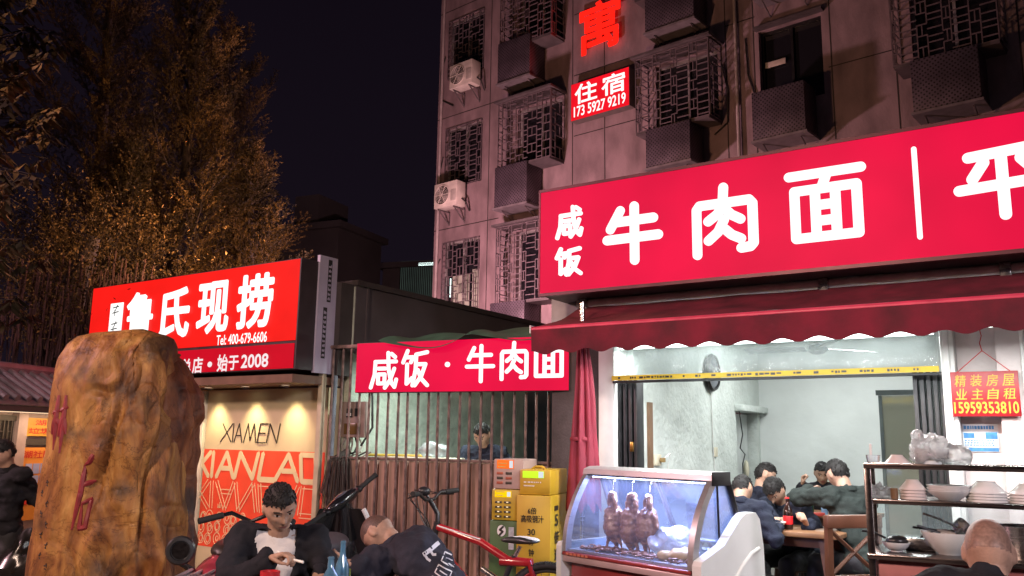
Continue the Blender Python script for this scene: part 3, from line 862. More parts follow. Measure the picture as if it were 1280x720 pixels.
def pillar_poster():
    s0, s1, z0, z1 = 2.59, 2.80, 1.47, 1.655
    m = .052
    t = thing('poster', 'torn white and blue poster pasted on the wall below the red notice', 'poster', S.P(s0, m, z0), S.rz)
    part('paper', MB().fbox(S, s0, s1, m, m + .004, z0, z1), M('poster_paper', (.62, .66, .68), .6, var=.15), t)
    mb = MB(); rnd = random.Random(2)
    mb.fbox(S, s0 + .004, s1 - .004, m - .002, m, z0 + .004, z0 + .028)
    x = s0 + .008
    while x < s1 - .03:
        w = rnd.uniform(.008, .016); mb.fbox(S, x, x + w, m - .002, m, z1 - .035, z1 - .012); x += w + .004
    mb.fbox(S, s0 + .006, s0 + .07, m - .002, m, z0 + .09, z0 + .125).fbox(S, s1 - .075, s1 - .006, m - .002, m, z0 + .085, z0 + .13)
    for r in range(3):
        x = s0 + .01
        while x < s1 - .03:
            w = rnd.uniform(.006, .012); mb.fbox(S, x, x + w, m - .002, m, z0 + .04 + r * .015, z0 + .048 + r * .015); x += w + rnd.uniform(.004, .009)
    part('print', mb, M('poster_blue', (.05, .22, .48), .6, var=.3, scale=30), t)
pillar_poster()

# ------------------------------------------------------------------ left shop with mural
def left_shop():
    t = thing('corner_shop', 'corner shop with a cream and red painted front below the tall red sign', 'shop', L.P(0, 0, 0), L.rz)
    CREAM = M('cream_wall', (.56, .47, .29), .6, var=.10, scale=3)
    SIDE = M('rough_side_wall', (.42, .47, .40), .8, var=.25, scale=6, bump=1.0, bscale=22)
    DRK = M('dark_fascia', (.045, .035, .035), .7, var=.2)
    part('wall', MB().fbox(L, -1.93, -.02, .0, .16, .004, 2.0), CREAM, t)
    part('side_wall', MB().fbox(L, -.02, .12, .165, 5.0, .004, 3.06), SIDE, t)
    part('fascia', MB().fbox(L, -4.2, .1, -.02, .3, 2.12, 3.08), DRK, t)
    part('soffit', MB().fbox(L, -3.9, -.0, -.52, .16, 2.02, 2.10), M('soffit_brown', (.16, .085, .055), .6), t)
    part('roof', MB().fbox(L, -4.4, .16, .16, 5.0, 3.07, 3.13), DRK, t)
    part('upper_dark_sheet', MB().fbox(L, .122, .135, .17, 5.0, 2.36, 3.065).fbox(L, .122, .15, .32, .35, 2.36, 3.065), M('dark_sheet', (.075, .06, .065), .7, var=.25, scale=2), t)  # thin dark sheet over the upper part of the side wall
    part('wall', MB().fbox(L, -4.2, -1.95, .3, .45, .004, 2.1), M('warm_wall', (.5, .35, .2), .7), t)
    f = part('doorway', MB().fbox(L, -2.12, -1.95, -.03, .28, .004, 2.0, .01), M('ivory_frame', (.74, .68, .55), .5), t)
    # mural: red lower part, cream letters, fine outlines, drawn on thin sheets of paint
    RED = M('mural_red', (.78, .075, .03), .5, var=.12, scale=4)
    a0, a1 = -1.925, -.03
    mur = part('mural', MB().fbox(L, a0, a1, -.003, -.0005, .3, 1.347), RED, t)
    CR = M('mural_cream', (.66, .56, .33), .55, var=.06)
    LN = M('mural_line', (.75, .55, .32), .55, var=0)
    BK = M('mural_black', (.025, .02, .018), .5, var=0)
    mb = MB(); z0, z1 = 1.03, 1.325
    # letter shapes
    LET = {'X': [[(0, 0), (1, 1)], [(.12, 1), (.95, 0)]], 'I': [[(.5, 0), (.62, 1)]], 'A': [[(0, 0), (.55, 1), (1, 0)], [(.3, .36), (.85, .36)]],
           'M': [[(0, 0), (.3, 1), (.5, .1), (.78, 1), (.95, 0)]], 'E': [[(.0, 0), (.25, 1)], [(.25, 1), (1, 1)], [(.12, .5), (.75, .5)], [(0, 0), (.8, 0)]],
           'N': [[(0, 0), (.2, 1), (.8, 0), (1, 1)]], 'L': [[(.2, 1), (.0, 0), (.95, 0)]], 'O': [[(.02, 1), (.85, 1), (1, 0), (.15, 0), (.02, 1)]]}
    def word(mb, txt, spans, z0, z1, w, m, flip=False, depth=.003, outline=False):
        for ch, (x0, x1) in zip(txt, spans):
            for st in LET[ch]:
                pts = [(x0 + p * (x1 - x0), (z0 + q * (z1 - z0)) if not flip else (z1 - q * (z1 - z0))) for p, q in st]
                if outline:
                    for i in range(len(pts) - 1):
                        (p0, q0), (p1, q1) = pts[i], pts[i + 1]
                        dx, dz = p1 - p0, q1 - q0; ln = math.hypot(dx, dz); nx_, nz_ = -dz / ln * .022, dx / ln * .022
                        mb.stroke(L, [(p0 + nx_, q0 + nz_), (p1 + nx_, q1 + nz_)], w, m, depth, 3)
                        mb.stroke(L, [(p0 - nx_, q0 - nz_), (p1 - nx_, q1 - nz_)], w, m, depth, 3)
                else: mb.stroke(L, pts, w, m, depth, 2)
    sx = lambda u, v: L.pm(u, v, 0)[0]
    word(mb, 'XIANLAO', [(sx(a, 590), sx(b, 590)) for a, b in ((241, 262), (262, 268), (271, 292), (294, 322), (324, 345), (345, 373), (375, 397))], 1.05, 1.315, .026, -.0035)
    part('big_letters', mb, CR, mur)
    mb = MB()
    word(mb, 'XIANLAO', [(sx(a, 620), sx(b, 620)) for a, b in ((239, 261), (261, 267), (270, 292), (294, 322), (324, 345), (345, 373), (375, 397))], .71, 1.0, .0045, -.0035, True, outline=True)
    part('outlined_letters', mb, LN, mur)
    mb = MB()
    word(mb, 'XIAMEN', [(sx(a, 547), sx(b, 547)) for a, b in ((276, 290), (289, 293), (293, 303), (305, 321), (322, 335), (334, 350))], 1.43, 1.63, .0065, -.004)
    part('thin_letters', mb, BK, mur)
    mb = MB(); rnd = random.Random(9)
    for i in range(17):
        cx, cz = -1.85 + (i % 6) * .13 + rnd.uniform(-.03, .03), .62 - (i // 6) * .11 + rnd.uniform(-.02, .02)
        for r in (rnd.uniform(.05, .07), rnd.uniform(.025, .04)):
            mb.stroke(L, [(cx + r * math.cos(x) * .85, cz + r * math.sin(x)) for x in [2 * pi * k / 14 for k in range(15)]], .004, -.0035, .003, 2)
    for i in range(5):
        x = -1.62 + .012 * i
        mb.stroke(L, [(x, .72), (x + .01 * (-1) ** i, .74 + .02 * (i % 3))], .003, -.0035, .003, 2)
    part('doodles', mb, LN, mur)
    # downlights in the soffit
    for x in (-2.35, -1.72, -1.10, -.48):
        c = L.P(x, -.17, 2.017)
        d = part('downlight', MB().lathe(c, [(.062, 0), (.062, -.008), (.045, -.01), (.042, .0)], 20), STEEL, t)
        part('lens', MB().lathe(c + Vector((0, 0, -.004)), [(.001, 0), (.044, 0)], 20), E('downlight_lens', (1.0, .86, .62), 7), d)
        lamp('downlight_beam', 'SPOT', c - Vector((0, 0, .03)), 46, (1.0, .80, .46), t, .04, aim(c, L.P(x + .02, .1, .3)), math.radians(84), 1.0)
left_shop()

def left_sign():
    m = -.5; s0, s1, z0, z1 = -3.63, -.01, 2.15, 3.25
    t = thing('tall_sign', 'tall bright red light box sign with blocky white characters above the corner shop', 'sign', L.P(s0, m, z0), L.rz)
    part('box', MB().fbox(L, s0, s1, m + .012, m + .2, z0, z1 + .01), M('sign_back', (.05, .04, .045)), t)
    R2 = E('corner_sign_red', (1.0, .014, .010), 1.0, .10, 2.2)
    R3 = E('corner_sign_lower', (.72, .004, .02), .9, .10, 2.2)
    zt, zl = 2.435, 2.405
    part('panel', MB().fbox(L, s0, s1 - .005, m, m + .01, zt, z1), R2, t)
    part('lower_panel', MB().fbox(L, s0, s1 - .02, m + .002, m + .01, z0 + .01, zl), R3, t)
    W = E('corner_letters', (1.0, .99, .97), 1.25); f = m - .016
    mb = MB()
    for ch, u0, u1, v0, v1 in (('鲁', 159, 190, 367, 422), ('氏', 202, 236, 362, 420), ('现', 248, 285, 354, 415), ('捞', 298, 340, 344.5, 408)):
        s_0, s_1, a, b = L.rect(u0, u1, v0, v1, f)
        part('character', write(MB(), L, ch, s_0, s_1, a, b, f, .034), W, t)
    s_0, s_1, a, b = L.rect(271, 333.5, 414, 432, f); zc = (a + b) / 2
    part('phone_number', write(MB(), L, 'Tel: 400-679-6606', s_0, s_1, zc - .052, zc + .052, f, .014), W, t)
    s_0, s_1, a, b = L.rect(136.5, 152, 379, 420, f)
    mb.fbox(L, s_0, s_1, f, f + .01, a, b, .004)
    part('cartouche', mb, W, t)
    mb = MB()                                        # illegible brush marks in the white cartouche
    for k, z in enumerate((.86, .70, .36, .2)):
        zz = a + (b - a) * z; w = s_1 - s_0
        mb.stroke(L, [(s_0 + w * .25, zz), (s_0 + w * .7, zz + .012)], .006, f - .004, .003, 3)
        mb.stroke(L, [(s_0 + w * (.4 if k % 2 else .6), zz + .03), (s_0 + w * .45, zz - .035)], .005, f - .004, .003, 3)
    part('cartouche_marks', mb, M('sign_ink', (.02, .02, .02), .6, var=0), t)
    W2 = E('corner_letters_dim', (1.0, .86, .88), .95); mb = MB()
    for ch, u0, u1, v0, v1 in (('总', 227, 239, 449, 467), ('店', 241, 253, 447, 466), ('·', 260, 264.5, 453, 458), ('始', 272, 284.5, 443.5, 464), ('于', 286, 298, 445, 462), ('2008', 302, 335, 443, 459)):
        s_0, s_1, a, b = L.rect(u0, u1, v0, v1, m - .01)
        part('lower_lettering', write(MB(), L, ch, s_0, s_1, a, b, m - .01, .025), W2, t)
    # pale end panel on the side of the box
    PALE = M('pale_end_panel', (.46, .42, .55), .5, var=.08)
    e = part('end_panel', MB().fbox(L, -.008, .03, -.27, -.02, z0 - .02, 3.33), PALE, t)
    part('end_trim', MB().fbox(L, -.008, .01, -.5, -.275, z0, 3.26), M('end_trim', (.035, .025, .03), .5), t)
    mb = MB(); rnd = random.Random(8)
    for za, zb, mm in ((2.86, 3.30, -.125), (2.28, 2.80, -.165)):
        mb.fbox(L, .03, .032, mm - .026, mm + .026, za, zb)
    ink = part('text_bar', mb, M('sign_ink', (.02, .02, .02)), e)
    mb = MB()                                        # rows of tiny worn characters
    for za, zb, mm in ((2.86, 3.30, -.125), (2.28, 2.80, -.165)):
        z = za + .02
        while z < zb - .05:
            for k in range(3):
                mb.fbox(L, .032, .0335, mm - .018 + k * .013, mm - .01 + k * .013, z, z + rnd.uniform(.012, .034))
            mb.fbox(L, .0325, .034, mm - .018, mm + .018, z + .014, z + .019)
            z += .048
    part('worn_characters', mb, PALE, ink)
    lamp('sign_glow', 'AREA', L.P(-1.8, m - .06, 2.75), 14, (1, .03, .03), t, 3.4, aim(L.P(0, 0, 0), L.P(0, -1, 0)), size_y=1.0)
left_sign()

# ------------------------------------------------------------------ barred yard between the shops
def yard():
    BR_ = M('corrugated_brown', (.40, .25, .20), .6, .1, .4, 2.5, dark=(.17, .10, .08), stretch=(3, 3, .8), thr=(.3, .55))
    t = thing('security_fence', 'brown barred fence with a corrugated lower half between the two shops', 'fence', B.P(0, 0, 0), B.rz)
    for i in range(24):
        s = -.03 + i * .112
        x = .008 * math.sin(i * 2.1)
        part('bar', MB().tube([B.P(s, 0, .02), B.P(s + x, 0, 2.38)], .013, 8), RUST, t)
    part('rail', MB().fbox(B, -.06, 2.6, -.02, .02, 2.385, 2.42, .004), RUST, t)
    part('rail', MB().fbox(B, -.06, 2.6, .016, .036, 1.29, 1.315, .003), RUST, t)
    mb = MB(); n = 23; vs_ = []
    prof = [(0, 0), (.010, .045), (.084, .045), (.094, 0), (.112, 0)]
    xs = []
    for i in range(n):
        for k, (x, y) in enumerate(prof[:-1]): xs.append((i * .112 + x - .03, y))
    for x, y in xs: vs_ += [B.P(x, .085 - y, .05), B.P(x, .085 - y, 1.28)]
    mb.add(vs_, [(2 * i, 2 * i + 2, 2 * i + 3, 2 * i + 1) for i in range(len(xs) - 1)])
    part('corrugated_panel', mb, BR_, t, smooth=False)
    # gate posts at the left: pale cream post and blue-grey pipe
    part('post', MB().fbox(B, -.16, -.105, -.06, .0, .004, 2.2, .004), M('cream_post', (.52, .44, .30), .5, var=.2), t)
    part('pipe', MB().tube([B.P(-.05, .06, .1), B.P(-.04, .06, 2.3)], .025, 8), M('blue_grey_pipe', (.22, .25, .30), .5), t)
    # yard sheet-metal roof edge above the wall and the dark far end
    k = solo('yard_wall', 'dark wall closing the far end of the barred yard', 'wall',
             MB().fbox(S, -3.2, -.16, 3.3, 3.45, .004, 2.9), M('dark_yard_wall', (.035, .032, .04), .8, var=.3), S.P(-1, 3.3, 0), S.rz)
    solo('counter_board', 'long worn counter board just behind the bars', 'counter',
         MB().fbox(B, -.02, 1.9, .12, .55, 1.26, 1.295, .004).fbox(B, .1, .16, .2, .5, .004, 1.26).fbox(B, 1.7, 1.76, .2, .5, .004, 1.26), M('board_wood', (.42, .36, .28), .6, var=.3), B.P(0, .12, 0), B.rz)
    solo('cardboard_sheet', 'pale flat card lying on the counter board behind the bars', 'card', MB().fbox(B, .45, 1.28, .16, .42, 1.297, 1.318, .003), M('card', (.55, .50, .40), .8, var=.2), B.P(.45, .16, 1.3), B.rz)
    solo('yellow_pole', 'thin yellow pole lying along the counter behind the bars', 'pole', MB().tube([B.P(.05, .5, 1.325), B.P(.85, .56, 1.325)], .014, 8), M('yellow_paint', (.6, .42, .08), .5), B.P(.05, .5, 1.3), B.rz)
    mb = MB().ell(B.P(.95, .38, 1.39), .16, .1, .075, nu=26, nv=16)
    for v in mb.v: v += Vector((noise.noise(v * 14), noise.noise(v * 14 + Vector((3, 1, 2))), noise.noise(v * 14 + Vector((7, 5, 2))))) * .03
    solo('plastic_bag', 'crumpled clear plastic bag on the counter behind the bars', 'bag', mb, film('bag_film', (.8, .85, .88), .45, .2, .2, .8, 22), B.P(.95, .38, 1.32))
    # lamp in the yard
    q = thing('bulkhead_lamp', 'white tube lamp under the yard roof hidden behind the small red sign', 'lamp', B.P(1.1, .5, 2.3), B.rz)
    part('tube', MB().tube([B.P(.7, .45, 2.33), B.P(1.7, .45, 2.33)], .015, 8), E('tube_white', (.9, 1, .96), 9), q)
    part('housing', MB().fbox(B, .68, 1.72, .42, .48, 2.35, 2.375), WHITE, q)
    lamp('tube_glow', 'AREA', B.P(1.2, .45, 2.3), 48, (.85, 1.0, .92), q, 1.0, Matrix.Rotation(B.rz, 4, 'Z').to_quaternion(), size_y=.06)
    # electric meter box
    q = thing('meter_box', 'grey brown electric meter box with a small window behind the left bars', 'meter box', L.P(.14, .9, 1.4), L.rz)
    bs, bm_ = B.P(.0, .16, 0), None
    part('casing', MB().fbox(B, -.02, .27, .16, .26, 1.5, 1.86, .008), M('meter_casing', (.26, .19, .17), .5, var=.2), q)
    part('meter_window', MB().fbox(B, .05, .12, .15, .158, 1.70, 1.79, .003).fbox(B, .15, .2, .15, .158, 1.71, 1.79, .003), BLACKP, q)
    part('meter_dial', MB().fbox(B, .055, .112, .144, .149, 1.715, 1.74), WHITE, q)
    part('lower_window', MB().fbox(B, .03, .22, .15, .158, 1.53, 1.64, .003), M('amber_window', (.12, .07, .02), .2), q)
    CB = M('cable', (0.02, 0.02, 0.02))
    for i in range(5):
        part('wire', MB().tube([B.P(.02 + .04 * i, .2, 1.5), B.P(-.02 + .05 * i, .2 + .02 * i, 1.42), B.P(.02 + .03 * i, .17, 1.34 - .02 * i), B.P(.1 + .06 * i, .2, 1.36)], .009, 6), CB if i % 2 else M('grey_wire', (.35, .33, .3), .6), q)
    part('wire', MB().tube([B.P(.28, .2, 2.3), B.P(.33, .19, 1.9), B.P(.34, .2, 1.6), B.P(.2, .22, 1.42)], .012, 6), CB, q)
    # dry palm broom leaning in the corner
    mb = MB(); rnd = random.Random(5)
    for i in range(70):
        x = rnd.uniform(-.03, .25); y = rnd.uniform(.07, .16)
        mb.tube([B.P(.1 + (x - .1) * .2, .12, 1.38), B.P(.1 + (x - .1) * .8, y - .14, 1.25 + rnd.uniform(-.03, .05)), B.P(x * 1.15, y - .2, .85 + rnd.uniform(-.1, .12))], .004, 4)
    solo('broom', 'bundle of dark dry twigs hanging at the left end of the bars', 'broom', mb, M('dry_twig', (.05, .035, .03), .8), B.P(.1, .1, .9))
    # green tarp over the sign
    nx, ny = 40, 10; vs_ = []
    for j in range(ny + 1):
        for i in range(nx + 1):
            a, b = i / nx, j / ny
            s = .62 + 2.0 * a
            sag = .11 * abs(math.sin(pi * (a * 2.05 + .0))) ** .8 * (1 - b)
            vs_.append(B.P(s, -.2 + b * 1.0, 2.425 - sag + .17 * b ** .8 + .09 * a * (1 - .5 * b) + .02 * math.sin(13 * a + 7 * b)))
    mb = MB(); mb.add(vs_, [(j * (nx + 1) + i, j * (nx + 1) + i + 1, (j + 1) * (nx + 1) + i + 1, (j + 1) * (nx + 1) + i) for i in range(nx) for j in range(ny)])
    o = solo('tarpaulin', 'sagging dark green tarpaulin over the top of the small red sign', 'tarpaulin', mb, M('tarp_green', (.08, .19, .12), .6, var=.3, bump=.2, bscale=12), B.P(.35, 0, 2.4), B.rz)
    # small red sign
    m = -.12
    s0, s1, z0, z1 = .325, 2.56, 1.93, 2.42
    t = thing('small_sign', 'lower red light box sign fixed to the bars under the green tarpaulin', 'sign', B.P(s0, m, z0), B.rz)
    part('box', MB().fbox(B, s0, s1, m + .012, -.025, z0, z1), M('sign_back', (.05, .04, .045)), t)
    part('panel', MB().fbox(B, s0 + .006, s1 - .006, m, m + .01, z0 + .006, z1 - .006), SIGNRED, t)
    mb = MB(); f = m - .012
    for ch, u0, u1, v0, v1 in (('咸', 462, 498, 438, 488), ('饭', 500, 537, 435, 485), ('牛', 579, 620, 430, 479), ('肉', 623, 662, 426, 476), ('面', 665, 707, 424, 474)):
        s_0, s_1, a, b = B.rect(u0, u1, v0, v1, f)
        char(mb, B, ch, s_0, s_1, a, b, .0185, f, .01); part('character', mb, LETTER, t); mb = MB()
    c = B.pm(559, 455.5, f); mb.stroke(B, [(c[0] - .002, c[1]), (c[0] + .002, c[1])], .024, f, .01)
    part('dot', mb, LETTER, t)
yard()
# ------------------------------------------------------------------ far dark blocks behind the yard
def far_block(label, x0, x1, y, h, lit, dp=8):
    FB = M('far_concrete', (.055, .05, .055), .9, var=.3, scale=.5)
    fr = Frame((x0, y, 0), (x1 - x0, -2.0))
    W = x1 - x0
    t = thing('apartment_building', label, 'building', fr.P(0, 0, 0), fr.rz)
    part('wall', MB().fbox(fr, 0, W, 0, dp, 0, h), FB, t)
    part('roof', MB().fbox(fr, -.2, W + .2, -.2, dp + .2, h + .003, h + .25), FB, t)
    part('roof_room', MB().fbox(fr, W * .45, W * .7, .5, 2.5, h + .25, h + 1.6), FB, t)
    for i in range(int(W / 2.6)):
        for j in range(int(h / 3)):
            a = .6 + i * 2.6; c = .9 + j * 3
            f = part('window', MB().fbox(fr, a - .08, a + 1.48, -.05, -.003, c - .08, c + 1.48), M('far_frame', (.06, .055, .06), .7), t)
            part('pane', MB().fbox(fr, a, a + 1.4, -.06, -.052, c, c + 1.4), M('window_pane', (.012, .012, .016), .1), f)
            if (i, j) in lit:
                part('bright_gap', MB().fbox(fr, a + .9, a + 1.05, -.068, -.062, c + .3, c + 1.25), E('far_tube', (.8, 1, .95), 2.5), f)
    return fr, t
f1, tt = far_block('dark far block with a single bright slit of window light above the corner shop', -10.75, -6.2, 33, 9.3, {(1, 2)}, 3)
f2, tt2 = far_block('dark far block with a lit barred stairwell beside the apartment block', -5.6, 1.6, 36, 8.7, set())
mb = MB()
a = f2.pm(495, 350, -.5); b = f2.pm(545, 325, -.5)
part('stair_light', MB().fbox(f2, a[0], b[0], -.09, -.08, a[1] - .9, b[1] + .1), E('stair_glow', (.30, .42, .36), .12, .6, .8), tt2)
for i in range(22):
    s = a[0] + (b[0] - a[0]) * i / 21
    mb.fbox(f2, s, s + .04, -.14, -.11, a[1] - 1.4, b[1] + .05)
mb.fbox(f2, a[0], b[0], -.15, -.105, a[1] - 1.0, a[1] - .94)
part('stair_bars', mb, DARKSTEEL, tt2)
part('stair_tube', MB().fbox(f2, b[0] - .9, b[0] - .1, -.2, -.15, b[1] - .15, b[1] - .02), E('far_tube', (.8, 1, .95), 2.5), tt2)

# ------------------------------------------------------------------ inscribed boulder
def boulder():
    Y0 = 4.95
    t = thing('inscribed_stone', 'tall brown standing stone carved with two red characters', 'stone', (atY(140, 600, Y0).x, Y0, 0))
    def px(lst, Yd):    # (v, uleft, uright) -> rows of z, xl, xr
        out = []
        for v, ul, ur in lst:
            a, b = atY(ul, v, Yd), atY(ur, v, Yd)
            out.append(((a.z + b.z) / 2, a.x, b.x))
        return sorted(out)
    main = px([(412, 160, 186), (416, 108, 200), (421, 90, 208), (432, 80, 213), (450, 72, 213), (480, 67, 216), (520, 62, 219), (560, 57, 221), (600, 50, 222),
               (640, 43, 222), (680, 37, 220), (720, 31, 220), (800, 20, 225), (870, 10, 230)], Y0 + .2)
    lobe = px([(442, 205, 222), (447, 194, 226), (455, 188, 238), (470, 184, 246), (492, 182, 251), (520, 182, 251), (550, 185, 245), (590, 185, 241), (640, 180, 237), (700, 180, 237), (800, 180, 240), (870, 180, 244)], Y0 + .42)
    def loft(rows, yc, dep, nz, na, seed, flat):
        zs = [r[0] for r in rows]; xl = [r[1] for r in rows]; xr = [r[2] for r in rows]
        vs_, fs = [], []
        z0, z1 = 0.0, zs[-1]
        for i in range(nz + 1):
            t_ = i / nz
            z = z0 + (z1 - z0) * (1 - (1 - t_) ** 1.6)
            a, b = np.interp(z, zs, xl), np.interp(z, zs, xr)
            cx, hw = (a + b) / 2, max(.05, (b - a) / 2 - .022)
            q_ = max(0.0, (z - (z1 - .42)) / .42); top = max(.10, (1 - q_ ** 2.4)) ** .55
            d = dep * top
            for j in range(na):
                an = 2 * pi * j / na
                c, s = math.cos(an), math.sin(an)
                e = .72
                x = cx + hw * math.copysign(abs(c) ** e, c); y = yc + d * math.copysign(abs(s) ** e, s)
                p = Vector((x, y, z))
                dirn = Vector((c, s, 0))
                lf = min(1, max(0, (cx + hw * .12 - x) / (hw * .35)))       # the inscribed left half is smooth
                k = 1 - flat * lf * (1 if s < 0 else 0)
                q = Vector((x * 3.2, y * 3.2, z * 1.5 + seed))
                n1 = noise.noise(q) ; n2 = 1 - abs(noise.noise(q * 2.4 + Vector((4, 1, 9)))) * 2.2
                n3 = noise.noise(Vector((x * 16, y * 16, z * 5 + seed)))
                ridge = .6 * math.sin(x * 24 + 2.5 * noise.noise(Vector((0, 3, z * 2 + seed))) + z * 1.6)
                crack = -max(0, .10 - abs(noise.noise(Vector((x * 4.2 + seed, y * 1.5, z * 1.7))))) * .9 - max(0, .06 - abs(noise.noise(Vector((x * 9 + seed, y * 3, z * 5))))) * .35
                off = (.032 * n1 + .020 * n2 + .011 * n3 + .014 * ridge + crack * .36) * k + .005 * n3
                vs_.append(p + dirn * off * (1 if t_ < .985 else .3))
        for i in range(nz):
            for j in range(na):
                p, q = i * na + j, i * na + (j + 1) % na
                fs.append((p, q, q + na, p + na))
        top_c = len(vs_)
        cx = sum((vs_[nz * na + j] for j in range(na)), Vector()) / na
        vs_.append(cx + Vector((0, 0, .012)))
        for j in range(na): fs.append((nz * na + j, nz * na + (j + 1) % na, top_c))
        return vs_, fs
    mb = MB(); mb.add(*loft(main, Y0 + .26, .28, 220, 240, 0, .85)); lb = MB(); lb.add(*loft(lobe, Y0 + .42, .24, 160, 130, 7.3, 0))
    m = bpy.data.materials.new('brown_stone'); m.use_nodes = True
    N, Lk = m.node_tree.nodes, m.node_tree.links; p = N['Principled BSDF']; p.inputs['Roughness'].default_value = .56; p.inputs['Specular IOR Level'].default_value = .35
    tc = N.new('ShaderNodeTexCoord'); mp = N.new('ShaderNodeMapping'); mp.inputs['Scale'].default_value = (4.2, 4.2, 1.7); Lk.new(tc.outputs['Object'], mp.inputs[0])
    n1 = N.new('ShaderNodeTexNoise'); n1.inputs['Scale'].default_value = 1.6; n1.inputs['Detail'].default_value = 8; n1.inputs['Distortion'].default_value = .8; Lk.new(mp.outputs[0], n1.inputs[0])
    r1 = N.new('ShaderNodeValToRGB'); cr = r1.color_ramp
    cr.elements[0].position = .3; n1.inputs['Roughness'].default_value = .6; cr.elements[0].color = (.06, .022, .009, 1)
    cr.elements[1].position = .75; cr.elements[1].color = (.52, .29, .09, 1)
    e = cr.elements.new(.45); e.color = (.21, .082, .022, 1); e = cr.elements.new(.58); e.color = (.33, .155, .04, 1)
    Lk.new(n1.outputs['Fac'], r1.inputs[0])
    n2 = N.new('ShaderNodeTexNoise'); n2.inputs['Scale'].default_value = 2.2; n2.inputs['Detail'].default_value = 10; n2.inputs['Roughness'].default_value = .65; n2.inputs['Distortion'].default_value = 1.5; Lk.new(tc.outputs['Object'], n2.inputs[0])
    r2 = N.new('ShaderNodeValToRGB'); c2 = r2.color_ramp     # dark mineral veins along thin bands
    c2.elements[0].position = .49; c2.elements[0].color = (1, 1, 1, 1); c2.elements[1].position = .51; c2.elements[1].color = (1, 1, 1, 1)
    e = c2.elements.new(.5); e.color = (.35, .28, .25, 1)
    Lk.new(n2.outputs['Fac'], r2.inputs[0])
    mx = N.new('ShaderNodeMix'); mx.data_type = 'RGBA'; mx.blend_type = 'MULTIPLY'; mx.inputs['Factor'].default_value = .85
    Lk.new(r1.outputs[0], mx.inputs['A']); Lk.new(r2.outputs[0], mx.inputs['B'])
    n4 = N.new('ShaderNodeTexNoise'); n4.inputs['Scale'].default_value = 3.1; n4.inputs['Detail'].default_value = 6
    mp4 = N.new('ShaderNodeMapping'); mp4.inputs['Location'].default_value = (3, 8, 2); Lk.new(tc.outputs['Object'], mp4.inputs[0]); Lk.new(mp4.outputs[0], n4.inputs[0])
    r4 = N.new('ShaderNodeValToRGB'); r4.color_ramp.elements[0].position = .56; r4.color_ramp.elements[0].color = (0, 0, 0, 1); r4.color_ramp.elements[1].position = .68; r4.color_ramp.elements[1].color = (.75, .75, .75, 1)
    Lk.new(n4.outputs['Fac'], r4.inputs[0])
    mx4 = N.new('ShaderNodeMix'); mx4.data_type = 'RGBA'; Lk.new(r4.outputs[0], mx4.inputs['Factor']); Lk.new(mx.outputs['Result'], mx4.inputs['A']); mx4.inputs['B'].default_value = (.025, .018, .014, 1)
    Lk.new(mx4.outputs['Result'], p.inputs['Base Color'])
    b = N.new('ShaderNodeBump'); b.inputs['Strength'].default_value = .7; b.inputs['Distance'].default_value = .02
    n3 = N.new('ShaderNodeTexNoise'); n3.inputs['Scale'].default_value = 5; n3.inputs['Detail'].default_value = 10; Lk.new(mp.outputs[0], n3.inputs[0])
    Lk.new(n3.outputs['Fac'], b.inputs['Height']); Lk.new(b.outputs[0], p.inputs['Normal'])
    part('body', mb, m, t)
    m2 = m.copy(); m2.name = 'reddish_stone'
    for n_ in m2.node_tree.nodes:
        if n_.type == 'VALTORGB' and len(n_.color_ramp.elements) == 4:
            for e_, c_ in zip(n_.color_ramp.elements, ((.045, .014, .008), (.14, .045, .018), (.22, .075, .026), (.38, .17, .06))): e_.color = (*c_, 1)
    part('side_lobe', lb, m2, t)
    bv = BVHTree.FromPolygons([v[:] for v in mb.v], mb.f)
    fr = Frame((0, Y0 - .6, 0), (1, 0))
    def carve(chars, rects, w, name, mat):
        k = MB()
        for ch, (u0, u1, v0, v1) in zip(chars, rects):
            a, b_ = atY(u0, v1, Y0), atY(u1, v0, Y0)
            for st in ch:
                pts = [Vector((a.x + x * (b_.x - a.x), Y0 - 1, a.z + z * (b_.z - a.z))) for x, z in st]
                dense = []
                for i in range(len(pts) - 1):
                    n = max(2, int((pts[i + 1] - pts[i]).length / .008))
                    dense += [pts[i].lerp(pts[i + 1], j / n) for j in range(n)]
                dense.append(pts[-1])
                on, rr = [], []
                for i, q in enumerate(dense):
                    h = bv.ray_cast(q, Vector((0, 1, 0)))
                    if h[0] is None: continue
                    on.append(h[0] + Vector((0, .4 * w - .002, 0))); rr.append(w * (.55 + .6 * math.sin(pi * min(1, (i + 1) / len(dense) * 1.0 + .05))))
                if len(on) > 2: k.tube(on, w, 7, radii=rr)
        part(name, k, mat, t)
    carve([GLY['林'], GLY['后']], [(60, 88, 494, 566), (91, 123, 568, 664)], .0150, 'red_characters', M('carving_red', (.22, .018, .022), .55, var=.25, scale=20))
    rnd = random.Random(3); tiny = []; rc = []
    for i in range(9):
        v = 600 + i * 13
        tiny.append([[(rnd.random(), 1), (rnd.random(), .3)], [(0, .6), (1, .7)], [(.3, .2), (.8, .0)]]); rc.append((45 + (i % 2), 50 + (i % 2), v, v + 8)) if False else rc.append((46 if i % 2 else 55, 51 if i % 2 else 60, v, v + 8))
    carve(tiny, rc, .0035, 'small_inscription', M('carving_dark', (.03, .015, .01), .7, var=0))
boulder()

